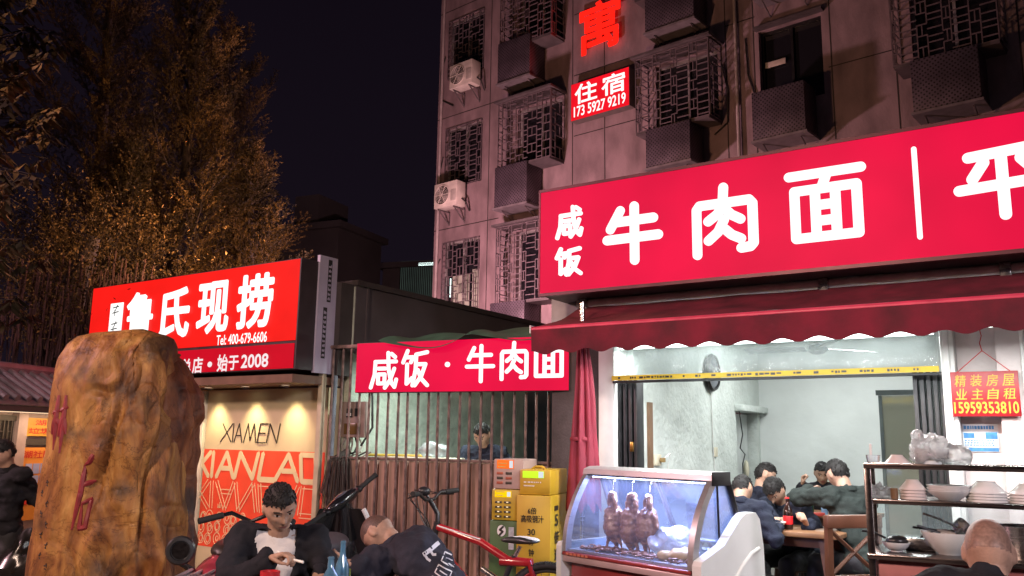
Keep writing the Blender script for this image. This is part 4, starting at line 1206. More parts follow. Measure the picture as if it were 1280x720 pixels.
# ------------------------------------------------------------------ trees
LEAFM = {}
def leaf_mat(name, c0, c1):
    m = bpy.data.materials.new(name); m.use_nodes = True
    N, Lk = m.node_tree.nodes, m.node_tree.links; p = N['Principled BSDF']; p.inputs['Roughness'].default_value = .8; p.inputs['Specular IOR Level'].default_value = .12
    g = N.new('ShaderNodeNewGeometry'); r = N.new('ShaderNodeValToRGB')
    r.color_ramp.elements[0].color = (*c0, 1); r.color_ramp.elements[1].color = (*c1, 1)
    Lk.new(g.outputs['Random Per Island'], r.inputs[0])
    tc = N.new('ShaderNodeTexCoord'); nz = N.new('ShaderNodeTexNoise'); nz.inputs['Scale'].default_value = 1.25; nz.inputs['Detail'].default_value = 3
    Lk.new(tc.outputs['Object'], nz.inputs['Vector'])       # noise paints lit plumes and shaded gaps into the leaf colour
    r2 = N.new('ShaderNodeValToRGB'); r2.color_ramp.elements[0].position = .44; r2.color_ramp.elements[0].color = (.22, .24, .26, 1)
    r2.color_ramp.elements[1].position = .60; r2.color_ramp.elements[1].color = (1.15, 1.05, 1, 1); Lk.new(nz.outputs['Fac'], r2.inputs[0])
    mx = N.new('ShaderNodeMix'); mx.data_type = 'RGBA'; mx.blend_type = 'MULTIPLY'; mx.inputs['Factor'].default_value = 1
    Lk.new(r.outputs[0], mx.inputs['A']); Lk.new(r2.outputs[0], mx.inputs['B']); Lk.new(mx.outputs['Result'], p.inputs['Base Color'])
    p.inputs['Transmission Weight'].default_value = 0
    return m
FEATHER = leaf_mat('feathery_leaf', (.045, .034, .013), (.15, .105, .038))
BROAD = leaf_mat('broad_leaf', (.06, .058, .030), (.18, .135, .08))
BARK = M('bark', (.035, .025, .02), .9, var=.4, scale=8, bump=.5, stretch=(1, 1, .3))

def leaves_mesh(name, P, D, Wd, ln, wd, rng, mat, parent, label=None):
    """P positions, D leaf directions, Wd width directions: folded diamond leaves, in one crown mesh"""
    n = len(P)
    ln = ln * (0.7 + .6 * rng.random((n, 1))); wd = wd * (0.7 + .6 * rng.random((n, 1)))
    nrm = np.cross(D, Wd); nrm /= np.linalg.norm(nrm, axis=1, keepdims=True) + 1e-9
    v = np.empty((n, 4, 3))
    v[:, 0] = P; v[:, 1] = P + D * ln * .5 + Wd * wd * .5 + nrm * wd * .12
    v[:, 2] = P + D * ln; v[:, 3] = P + D * ln * .5 - Wd * wd * .5 + nrm * wd * .12
    inv = np.array(wm(parent).inverted())
    v = v.reshape(-1, 3) @ inv[:3, :3].T + inv[:3, 3]
    me = bpy.data.meshes.new(name)
    me.vertices.add(n * 4); me.loops.add(n * 4); me.polygons.add(n)
    me.vertices.foreach_set('co', v.astype(np.float32).ravel())
    me.loops.foreach_set('vertex_index', np.arange(n * 4, dtype=np.int32))
    me.polygons.foreach_set('loop_start', np.arange(0, n * 4, 4, dtype=np.int32))
    me.update(); me.validate(); me.materials.append(mat)
    o = bpy.data.objects.new(name, me); col.objects.link(o); o.parent = parent
    if label: o['label'] = label
    return o
def unit(a): return a / (np.linalg.norm(a, axis=-1, keepdims=True) + 1e-9)

def feather_tree(label, x, y, h, rad, z0, nb, seed, lean=(0, 0)):
    rng = np.random.default_rng(seed); rnd = random.Random(seed)
    t = thing('conifer_tree', label, 'tree', (x, y, 0), 0, 'feathery trees behind the corner shop')
    trunk = [Vector((x + lean[0] * (k / 8) ** 2 + .05 * math.sin(k * 1.3 + seed), y + lean[1] * (k / 8) ** 2 + .05 * math.cos(k + seed), h * k / 8)) for k in range(9)]
    tb = MB().tube(trunk, .1, 10, radii=[.17 * (1 - k / 9) + .015 for k in range(9)])
    P, D, Wd = [], [], []
    for i in range(nb):
        f = (i + rnd.random()) / nb
        z = z0 + (h - z0) * f ** .9
        k = min(7.99, z / h * 8); a = trunk[int(k)].lerp(trunk[int(k) + 1], k - int(k))
        az = i * 2.399 + rnd.uniform(-.4, .4)
        prof = (1 - f) ** .75 * .9 + .1
        ln = rad * prof * rnd.uniform(.55, 1.1)
        el = rnd.uniform(.35, 1.0) + .30 * f
        dirn = Vector((math.cos(az) * math.cos(el), math.sin(az) * math.cos(el), math.sin(el) * .8))
        pts = [a + dirn * ln * q + Vector((0, 0, .18 * ln * q * q - .12 * ln * q)) for q in (0, .25, .5, .75, 1)]
        tb.tube(pts, .02, 5, radii=[.028, .022, .016, .010, .004], caps=False)
        # plumes: small pointed sprays like little trees, each fringed with tiny leaves
        for j in range(3 if ln > .8 else 2):
            q = (1.0, .72, .45)[j] - rnd.uniform(0, .12)
            kk = min(3.99, max(0, q) * 4); b = pts[int(kk)].lerp(pts[int(kk) + 1], kk - int(kk))
            bd = (pts[min(4, int(kk) + 1)] - pts[int(kk)]).normalized()
            side = bd.cross(Vector((0, 0, 1))).normalized() * (1 if (j + i) % 2 else -1)
            ax = (bd * .7 + side * (rnd.uniform(.1, .7) if j else 0) + Vector((0, 0, rnd.uniform(.35, 1.0)))).normalized()
            Lp = min(1.35, .55 + .34 * ln) * rnd.uniform(.7, 1.2)
            b = b - ax * Lp * .25
            tip = b + ax * Lp
            tb.tube([b, b + ax * Lp * .6, tip], .006, 3, radii=[.009, .006, .002], caps=False)
            s1 = ax.cross(Vector((rnd.uniform(-1, 1), rnd.uniform(-1, 1), .3))).normalized(); s2 = ax.cross(s1)
            ntw = int(13 + 8 * Lp)
            for k_ in range(ntw):
                f_ = (k_ + rnd.random()) / ntw
                p0 = b + ax * Lp * f_
                an = k_ * 2.4 + rnd.uniform(-.5, .5)
                tw = (ax * rnd.uniform(.75, 1.1) + (s1 * math.cos(an) + s2 * math.sin(an) * .55)).normalized()
                tl = Lp * (.40 * (1 - f_) ** .8 + .06) * rnd.uniform(.7, 1.15)
                nl = int(6 + tl * 78)
                sv = rng.random(nl)[:, None]
                twn = np.array(tw)[None]
                base = np.array(p0)[None] + twn * tl * sv + rng.normal(size=(nl, 3)) * .010
                rv = unit(rng.normal(size=(nl, 3)))
                d = unit(twn * 1.0 + rv * .75); w = unit(np.cross(d, rng.normal(size=(nl, 3))))
                P.append(base); D.append(d); Wd.append(w)
    part('trunk', tb, BARK, t)
    leaves_mesh('crown', np.concatenate(P), np.concatenate(D), np.concatenate(Wd), .047, .015, rng, FEATHER, t)
    return t
def wx(u, Y): return atY(u, 548, Y).x
feather_tree('tall feathery tree with orange lit tips standing behind the tall red sign', wx(195, 14.5), 14.5, 9.2, 2.5, 1.6, 74, 1, (.1, 0))
feather_tree('feathery tree reaching right to the dark sky beside the red sign', wx(300, 15.5), 15.5, 6.6, 1.8, 1.8, 52, 2, (-.1, 0))
feather_tree('very tall dark feathery tree at the top left of the picture', wx(85, 15.5), 15.5, 12.8, 2.6, 2.0, 80, 3)
feather_tree('low feathery tree filling the gap behind the carved stone', wx(120, 12.8), 12.8, 5.6, 1.8, 1.2, 58, 4)
feather_tree('dim feathery tree farther back whose dark top fades into the sky', wx(245, 21), 21, 12.0, 3.2, 2.5, 60, 5)

def broad_tree():
    rng = np.random.default_rng(21); rnd = random.Random(21)
    x, y = -6.6, 8.6
    t = thing('broadleaf_tree', 'near broadleaf tree with drooping rosettes of long leaves at the left edge', 'tree', (x, y, 0))
    tb = MB().tube([(x, y, 0), (x + .05, y, 1.2), (x - .05, y + .1, 2.4), (x + .1, y, 3.6), (x + .2, y, 5.2), (x + .2, y, 6.8)], .14, 12, radii=[.19, .16, .14, .11, .07, .03])
    P, D, Wd = [], [], []
    for i in range(230):
        z = rnd.uniform(2.6, 7.6); az = rnd.uniform(0, 2 * pi)
        if rnd.random() < .55: az = rnd.uniform(-1.6, .7)
        r = rnd.uniform(.4, 1.0) * (1.55 if z < 6 else 1.2)
        c = Vector((x + .1 + math.cos(az) * r, y + math.sin(az) * r, z))
        st = Vector((x + .1, y, z - rnd.uniform(.3, .9)))
        tb.tube([st, st.lerp(c, .4) + Vector((0, 0, .22)), st.lerp(c, .75) + Vector((0, 0, .16)), c], .012, 5, radii=[.014, .010, .007, .004], caps=False)
        nl = rnd.randint(20, 30)
        a = rng.random(nl) * 2 * pi
        d = np.stack([np.cos(a), np.sin(a), -.45 - .7 * rng.random(nl)], 1); d = unit(d)
        base = np.array(c)[None] + d * .015 + (np.array(st - c)[None] * .35) * rng.random((nl, 1)) ** 1.5
        w = unit(np.cross(d, np.array([0, 0, 1.0])) + rng.normal(size=(nl, 3)) * .2)
        P.append(base); D.append(d); Wd.append(w)
    part('trunk', tb, BARK, t)
    leaves_mesh('crown', np.concatenate(P), np.concatenate(D), np.concatenate(Wd),   .19, .062, rng, BROAD, t)
broad_tree()
def banyan():
    rng = np.random.default_rng(33); rnd = random.Random(33)
    x, y = wx(75, 11.2), 11.2
    t = thing('banyan_tree', 'dark tree with hanging brown aerial roots behind the carved stone', 'tree', (x, y, 0))
    tb = MB().tube([(x - .5, y + .5, 0), (x - .45, y + .4, 1.6), (x - .3, y + .4, 3.2), (x, y + .3, 4.2)], .2, 12, radii=[.3, .24, .2, .1])
    part('trunk', tb, BARK, t)
    rb = MB()
    for i in range(260):
        px_ = x + rnd.uniform(-.75, 1.0); py = y + rnd.uniform(-.4, .5); zt = rnd.uniform(2.6, 3.9); zb = rnd.uniform(1.6, 2.6)
        rb.tube([(px_, py, zt), (px_ + rnd.uniform(-.04, .04), py, (zt + zb) / 2), (px_ + rnd.uniform(-.06, .06), py, zb)], .008, 4, caps=False, radii=[.012, .009, .004])
    part('aerial_roots', rb, M('root_brown', (.075, .035, .03), .9, var=.4), t)
    n = 8200
    c = rng.normal(size=(n, 3)) * np.array([.75, .55, .6]) + np.array([x, y, 3.6])
    d = unit(rng.normal(size=(n, 3)) + np.array([0, 0, -.3])); w = unit(np.cross(d, rng.normal(size=(n, 3))))
    leaves_mesh('crown', c, d, w, .050, .022, rng, FEATHER, t)
banyan()

# ------------------------------------------------------------------ tiled notice wall at the far left
def notice_wall():
    N_ = Frame(atY(57, 548, 10.2), (.62, 1)); 
    o0 = atY(-60, 548, 8.6); o1 = atY(62, 548, 9.9)
    fr = Frame(o0, o1 - o0); w = (o1 - o0); w.z = 0; Wd = w.length + .9
    t = thing('notice_wall', 'low wall with a ridged tile roof and orange notice boards behind the carved stone', 'wall', fr.P(0, 0, 0), fr.rz)
    PK = M('pinkish_plaster', (.42, .30, .29), .7, var=.2)
    part('wall', MB().fbox(fr, -1, Wd, .0, .3, .004, 1.82), PK, t)
    TL = M('roof_tile', (.13, .10, .12), .6, var=.3, scale=8)
    zE, zR = 1.83, 2.16
    sl = MB().prism([fr.P(-1, -.42, zE), fr.P(-1, .15, zR), fr.P(-1, .72, zE), fr.P(-1, .72, zE - .05), fr.P(-1, -.42, zE - .05)], fr.d * (Wd + 1))
    roof = part('roof', sl, TL, t)
    mb = MB(); s = -.95
    while s < Wd:
        mb.tube([fr.P(s, -.45, zE + .015), fr.P(s, .14, zR + .015)], .036, 8)
        mb.tube([fr.P(s, .74, zE + .015), fr.P(s, .16, zR + .015)], .036, 8); s += .155
    part('tile_ridge', mb, TL, roof)
    part('ridge_cap', MB().tube([fr.P(-1, .15, zR + .04), fr.P(Wd, .15, zR + .04)], .06, 8), TL, roof)
    part('fascia', MB().fbox(fr, -1, Wd, -.4, -.36, zE - .12, zE - .055), M('dark_fascia', (.045, .035, .035), .7), t)
    DW = M('dark_lattice_wood', (.05, .035, .03), .6)
    OR = M('notice_orange', (.70, .25, .04), .5, var=.12); YE = M('notice_gold', (.55, .28, .03), .5, var=.1); RD = M('notice_text_red', (.55, .02, .02), .5, var=0)
    LV = M('notice_lilac', (.35, .36, .62), .5, var=.1)
    def sx(u, v=560): return fr.pm(u, v, -.05)[0]
    # lattice panel and frame posts
    a, b = sx(-40), sx(16)
    lt = MB().fbox(fr, a, b, -.06, -.0, 1.62, 1.68).fbox(fr, a, b, -.06, 0, 1.28, 1.33)
    for i in range(12):
        q = a + (b - a) * i / 11; lt.fbox(fr, q, q + .015, -.05, -.03, 1.33, 1.62)
        if i < 11: lt.fbox(fr, q, q + (b - a) / 11, -.045, -.03, 1.38 + .12 * (i % 2), 1.395 + .12 * (i % 2))
    part('lattice', lt, DW, t)
    part('lattice_back', MB().fbox(fr, a, b, -.028, -.003, 1.33, 1.62), M('dark_back_board', (.02, .015, .015), .8), t)  # dark board behind the lattice bars
    part('post', MB().fbox(fr, b, b + .13, -.09, -.0, .004, 1.72), PK, t)
    c0, c1 = b + .14, sx(68)
    bd = part('upper_board', MB().fbox(fr, c0, c1 + .3, -.05, -.002, 1.46, 1.66), YE, t)
    part('lettering', write(MB(), fr, '湖社区', c0 + .14, c1 + .2, 1.58, 1.64, -.053, .02), RD, bd); part('lettering', write(MB(), fr, '垃圾分类', c0 + .06, c1 + .25, 1.485, 1.55, -.053, .02), RD, bd)
    part('beam', MB().fbox(fr, c0, c1 + .3, -.07, -.002, 1.36, 1.43), DW, t)
    bd = part('lower_board', MB().fbox(fr, -.3, b - .01, -.05, -.002, .55, 1.27).fbox(fr, c0, c1 + .3, -.05, -.002, .55, 1.34), OR, t)
    part('lettering', write(MB(), fr, '街道', b - .3, b - .03, 1.17, 1.25, -.053, .02), RD, bd); part('lettering', write(MB(), fr, '湖社区林后', c0 + .02, c1 + .25, 1.22, 1.30, -.053, .02), RD, bd)
    cards = MB()
    for i in range(3):
        for j in range(2):
            cards.fbox(fr, c0 + .07 + .11 * i, c0 + .16 + .11 * i, -.056, -.051, .92 + .13 * j, 1.03 + .13 * j)
    part('cards', cards, LV, bd)
    mb = MB(); rnd = random.Random(6)
    for r in range(2):
        x = c0 + .05
        while x < c1 + .2: mb.fbox(fr, x, x + .04, -.056, -.051, .80 - .08 * r, .84 - .08 * r); x += .06
    part('small_print', mb, RD, bd)
    lamp('board_light', 'AREA', fr.P(.9, -.33, 1.70), 12, (1, .72, .42), t, 2.2, aim(fr.P(0, -.33, 1.7), fr.P(0, -.1, 1.0)), size_y=.05)
    part('board_tube', MB().fbox(fr, -.2, 2.0, -.355, -.325, 1.705, 1.72), E('board_tube', (1, .75, .5), 1.5), t)
notice_wall()

# ------------------------------------------------------------------ vending lockers by the bars
def lockers():
    Fr_ = Frame(atY(612, 600, 6.75), (1, -.36))
    def sx(u): return Fr_.pm(u, 600, 0)[0]
    def sz(v, u=640): return Fr_.pm(u, v, 0)[1]
    GREY = M('locker_pinkgrey', (.42, .29, .25), .5, var=.1); YEL = M('locker_yellow', (.48, .29, .02), .45, var=.12, scale=3); YEL2 = M('locker_yellow_low', (.45, .30, .025), .45, var=.12)
    GRN = M('locker_green', (.05, .11, .03), .5, var=.15); SLOT = M('slot_dark', (.04, .03, .02), .5, var=0)
    INK = M('locker_ink', (.02, .015, .01), .5, var=0); WH = M('locker_white', (.7, .68, .62), .5, var=.05)
    def body(name, label, a, b, z0, z1, mat, dep=.34, screen=None, scol=None):
        t = thing(name, label, 'power bank locker', Fr_.P(a, 0, z0), Fr_.rz)
        part('casing', MB().fbox(Fr_, a, b, 0, dep, z0, z1, .008), mat, t)
        if screen:
            u0, u1, v0, v1 = screen
            q = part('screen', MB().fbox(Fr_, sx(u0), sx(u1), -.004, .002, sz(v1), sz(v0), .001), E(*scol), t)
            rnd = random.Random(len(label)); m_ = MB()
            for r in range(2):
                m_.fbox(Fr_, sx(u0) + .012, sx(u0) + (sx(u1) - sx(u0)) * (.5 + .1 * r), -.0065, -.004, sz(v1) + .012 + .025 * r, sz(v1) + .018 + .025 * r)
            part('screen_marks', m_, M('screen_mark', (.5, .35, .1), .5, var=0), q)
            part('screen_card', MB().fbox(Fr_, sx(u1) - (sx(u1) - sx(u0)) * .25, sx(u1) - .006, -.0065, -.004, sz(v1) + .006, sz(v0) - .006), E('screen_white', (.9, .95, 1), .8), q)
        return t
    a0, a1 = sx(617), sx(654)
    g = body('power_bank_locker', 'pinkish grey locker unit with an orange screen on top of the left stack', a0, a1, sz(611.5), sz(574), GREY, screen=(621, 642, 575, 586), scol=('screen_orange', (1, .17, .02), 1.1))
    m_ = MB(); r_ = MB()
    for j in range(3):
        for i in range(2):
            x = sx(621 + 11 * i); z = sz(591.5 + 6 * j)
            (m_ if (i + j) % 2 else r_).fbox(Fr_, x, x + .05, -.004, .002, z - .012, z + .008, .002)
    part('slot', m_, SLOT, g); part('slot', r_, M('slot_red', (.35, .08, .04), .5), g)
    b0, b1 = sx(615), sx(651)
    g = body('power_bank_locker', 'yellow locker unit with a yellow screen in the middle of the left stack', b0, b1, sz(651), sz(612), YEL2, screen=(619, 639.5, 614, 622), scol=('screen_yellow', (1, .62, .0), 1.1))
    m_ = MB(); d_ = MB()
    for j in range(4):
        for i in range(2):
            x = sx(619.5 + 11 * i); z = sz(628 + 6 * j)
            m_.fbox(Fr_, x, x + .055, -.004, .002, z - .01, z + .006, .002)
            d_.fbox(Fr_, x + .02, x + .036, -.006, -.004, z - .004, z + .003)
    part('slot', m_, SLOT, g); part('slot_light', d_, E('slot_led', (1, .8, .5), 1.2), g)
    g = body('power_bank_locker', 'green locker base with a white round emblem under the yellow unit', sx(613), b1, .004, sz(651.5), GRN)
    cx, cz = sx(628), sz(664)
    e = MB().prism([Fr_.P(cx + .035 * math.cos(x), -.004, cz + .042 * math.sin(x)) for x in [2 * pi * k / 24 for k in range(24)]], Fr_.m * .005)
    em = part('emblem', e, WH, g)
    sb = MB(); sb.stroke(Fr_, [(cx + .014, cz + .03), (cx - .012, cz + .006), (cx + .012, cz - .006), (cx - .014, cz - .032)], .0075, -.006, .003, 4)
    part('emblem_mark', sb, INK, em)
    part('side_card', MB().fbox(Fr_, sx(637), sx(643.5), -.004, .002, sz(687), sz(659)), M('card_grey', (.5, .52, .5), .5, var=.2, scale=40), g)
    # tall yellow one at the right
    t = thing('power_bank_locker', 'tall yellow locker column with black characters and a lime screen', 'power bank locker', Fr_.P(sx(648), -.03, 0), Fr_.rz)
    c0, c1, h0, h1 = sx(648), sx(690), sx(650.5), sx(689)
    part('casing', MB().fbox(Fr_, c0, c1 + .0, -.03, .45, .004, sz(618), .006), YEL, t)
    part('head', MB().fbox(Fr_, h0, h1, -.02, .44, sz(618) + .002, sz(586), .012), YEL, t)
    part('handle', MB().tube([Fr_.P(h0 + .06, .1, sz(586)), Fr_.P(h0 + .09, .1, sz(583)), Fr_.P(h0 + .14, .1, sz(583)), Fr_.P(h0 + .17, .1, sz(586))], .01, 8), YEL, t)
    q = part('screen', MB().fbox(Fr_, sx(654.5), sx(681), -.026, -.02, sz(596.5), sz(588), .001), E('screen_lime', (.62, .95, .03), 1.1), t)
    part('screen_card', MB().fbox(Fr_, sx(674.5), sx(680.5), -.0285, -.026, sz(596), sz(588.5)), E('screen_white', (.9, .95, 1), .8), q)
    m_ = MB(); rnd = random.Random(1)
    for r in range(2):
        x = sx(656)
        while x < sx(678 - 10 * r): m_.fbox(Fr_, x, x + .008, -.0225, -.02, sz(602.5 + 4.5 * r), sz(601 + 4.5 * r)); x += rnd.choice((.011, .014, .02))
    part('head_marks', m_, WH, t)
    f = -.0335; mb = MB()
    def put(txt, u0, u1, v0, v1, off=.02): write(mb, Fr_, txt, sx(u0), sx(u1), sz(v1), sz(v0), f, off)
    put('6倍', 662, 672.5, 633, 641); put('高吸钢汁', 653.5, 681.5, 642.5, 651.5)
    put('30', 662, 671, 659.5, 667); put('分', 663.5, 670, 672, 679.5); put('钟', 663.5, 670, 684.5, 693); put('口', 664, 669.5, 697, 706)
    part('lettering', mb, INK, t)
    sd = Frame(Fr_.P(c1 + .0035, 0, 0), Fr_.m)   # right side face
    mb = MB().fbox(sd, .06, .16, -.001, .002, sz(637), sz(631))
    write(mb, sd, '5', .07, .15, sz(656), sz(642), -.001, .03); write(mb, sd, '倍', .06, .17, sz(678), sz(663), -.001, .03); write(mb, sd, '速', .06, .17, sz(699), sz(684), -.001, .03)
    part('side_lettering', mb, INK, t)
lockers()

# ------------------------------------------------------------------ folded parasol
def parasol():
    Y = 6.75
    c = atY(728, 548, Y); c.z = 0
    t = thing('parasol', 'folded crimson parasol standing beside the shop pillar', 'parasol', c)
    part('pole', MB().tube([c + Vector((0, 0, .1)), c + Vector((0, 0, 2.6))], .02, 10), STEEL, t)
    part('base', MB().lathe(c, [(0, .004), (.24, .004), (.24, .05), (.1, .09), (.03, .12), (.03, .3), (0, .3)], 28), M('parasol_base', (.2, .2, .2), .7), t)
    n, nz = 72, 50; vs_ = []
    for i in range(nz + 1):
        a = i / nz; z = 2.34 - 1.34 * a
        r = .035 + .115 * a ** .7
        for j in range(n):
            an = 2 * pi * j / n
            fold = .55 * abs(math.sin(4 * an + .5 * math.sin(5 * a))) + .12 * math.sin(9 * an + 3 * a)
            rr = r * (.62 + .55 * fold)
            vs_.append(c + Vector((math.cos(an) * rr + .02 * math.sin(3 * a), math.sin(an) * rr, z + (.04 * math.sin(8 * an) if i == nz else 0))))
    mb = MB(); mb.add(vs_, [(i * n + j, i * n + (j + 1) % n, (i + 1) * n + (j + 1) % n, (i + 1) * n + j) for i in range(nz) for j in range(n)])
    part('cloth', mb, M('parasol_cloth', (.25, .022, .045), .75, var=.2, bump=.15), t)
    part('tie', MB().lathe(c + Vector((0, 0, 1.5)), [(.095, 0), (.10, .015), (.095, .03)], 24), M('parasol_tie', (.25, .02, .04), .7), t)
parasol()
# ------------------------------------------------------------------ refrigerated display case
def display_case():
    t = thing('display_case', 'lit glass display case with a curved front, roast ducks inside and a white plastic side', 'display case', K.P(0, 0, 0), K.rz)
    prof = []                                             # curved front glass (m, z)
    for i in range(13):
        a = i / 12
        prof.append((-.15 + .20 * a ** 2.1, .80 + .49 * a))
    REDP = M('case_red', (.28, .035, .035), .35, var=.12, coat=.3); WP = M('case_white_plastic', (.72, .73, .72), .35, var=.06)
    RAIL = M('case_rail', (.34, .33, .33), .33, .45, .08, 12, stretch=(1, 1, 6)); PINK = M('case_pink_band', (.50, .36, .36), .35, .2, .1)
    # base
    part('base', MB().fbox(K, .02, KW - .02, -.10, .50, .12, .73, .01), REDP, t)
    mb = MB()
    for s in (.1, KW - .1):
        for m in (-.02, .42): mb.lathe(K.P(s, m, .004), [(0, 0), (.03, 0), (.03, .05), (.015, .06), (.015, .12), (0, .12)], 12)
    part('foot', mb, RUBBER, t)
    part('band', MB().fbox(K, .0, KW, -.155, .5, .735, .775, .008), PINK, t)
    part('trim', MB().fbox(K, .0, KW, -.162, .5, .778, .798, .005), REDP, t)
    deck = part('deck', MB().fbox(K, .02, KW - .02, -.13, .48, .80, .815), M('steel_deck', (.6, .62, .66), .3, .8, .1), t)
    # front glass
    mb = MB(); vs_ = [K.P(s, m, z) for s in (.02, KW - .02) for m, z in prof]; n = len(prof)
    mb.add(vs_, [(i, i + 1, n + i + 1, n + i) for i in range(n - 1)])
    part('front_glass', mb, film('case_glass', (.8, .88, 1), .95, .10, .02), t)
    # curved end frames
    for s0, s1 in ((-.005, .028), (KW - .028, KW + .012)):
        q = [K.P(s0, m - .006, z) for m, z in prof] + [K.P(s0, m + .045, z) for m, z in reversed(prof)]
        part('end_frame', MB().prism(q, K.d * (s1 - s0)), RAIL, t)
    # side glass (right) and left side glass
    for s in (.01, KW - .006):
        q = [K.P(s, m + .045, z) for m, z in prof] + [K.P(s, .17, 1.29), K.P(s, .31, 1.08), K.P(s, .02, .90), K.P(s, -.06, .86)]
        q = [K.P(s, m + .045, z) for m, z in prof] + [K.P(s, .18, 1.29), K.P(s, .36, .80)]
        part('side_glass', MB().prism(q, K.d * .004), film('case_side_glass', (.75, .85, .95), .92, .16, .02), t)
        mb = MB().tube([K.P(s + .006, .19, 1.29), K.P(s + .006, .37, .84)], .02, 8)
        part('back_frame', mb, DARKSTEEL if s > .5 else RAIL, t)
    part('mullion', MB().tube([K.P(KW + .004, .09, 1.27), K.P(KW + .004, .10, .9)], .007, 8), DARKSTEEL, t)
    # top rail
    part('top_rail', MB().prism([K.P(-.01, .035, 1.285), K.P(-.01, .045, 1.318), K.P(-.01, .10, 1.335), K.P(-.01, .20, 1.335), K.P(-.01, .20, 1.305), K.P(-.01, .06, 1.283)], K.d * (KW + .02)), RAIL, t, angle=25)
    part('end_cap', MB().fbox(K, KW + .011, KW + .022, .03, .20, 1.255, 1.335, .004), DARKSTEEL, t)
    # sloping sliding doors at the back
    mb = MB()
    for a, b in ((.03, .5), (.48, KW - .03)):
        mb.tube([K.P(a, .20, 1.29), K.P(a, .40, .90)], .011, 6).tube([K.P(b, .20, 1.29), K.P(b, .40, .90)], .011, 6)
    mb.tube([K.P(.02, .40, .90), K.P(KW - .02, .40, .90)], .014, 6).tube([K.P(.02, .43, .84), K.P(KW - .02, .43, .84)], .014, 6)
    dr = part('sliding_door', mb, RAIL, t)
    part('pane', MB().add([K.P(.03, .205, 1.28), K.P(KW - .03, .205, 1.28), K.P(KW - .03, .4, .9), K.P(.03, .4, .9)], [(0, 1, 2, 3)]), film('blue_back_glass', (.35, .45, .75), .62, .15, .1), dr)
    # led strip
    mb = MB(); hs = MB().fbox(K, .03, KW - .03, .055, .085, 1.272, 1.284)
    for i in range(30):
        s = .06 + i * (KW - .12) / 29; mb.fbox(K, s, s + .014, .058, .076, 1.264, 1.272)
    st = part('led_housing', hs, STEEL, t)
    part('led_strip', mb, E('led_blue_white', (.55, .66, 1.0), 9), st)
    lamp('led_light', 'AREA', K.P(KW / 2, .08, 1.255), 27, (.38, .46, 1.0), t, KW - .15, Matrix.Rotation(K.rz, 4, 'Z').to_quaternion(), size_y=.03)
    # white moulded sides
    for s0, s1 in ((-.05, -.006), (KW + .013, KW + .075)):
        q = [(-.165, .18), (-.165, .83), (-.15, .855), (.05, .93), (.21, 1.07), (.26, 1.10), (.36, 1.10), (.40, 1.06), (.43, .9), (.44, .55), (.44, .18)]
        q2 = [(-.165, .18), (-.165, .83), (-.15, .855), (.49, .86), (.49, .18)]
        part('side_panel', MB().prism([K.P(s0, a, b) for a, b in (q if s0 > .5 else q2)], K.d * (s1 - s0)), WP, t, angle=30)
    part('moulding', MB().tube([K.P(KW + .078, a, b) for a, b in ((-.1, .60), (.08, .68), (.2, .80), (.30, .87), (.38, .895))], .012, 8), WP, t)
    # small worn stickers
    mb = MB(); rnd = random.Random(1)
    for i in range(6): mb.fbox(K, .04 + .035 * i, .06 + .035 * i, -.165, -.1625, .78, .795)
    part('sticker_marks', mb, M('sticker_orange', (.6, .2, .12), .5, var=0), t)
display_case()

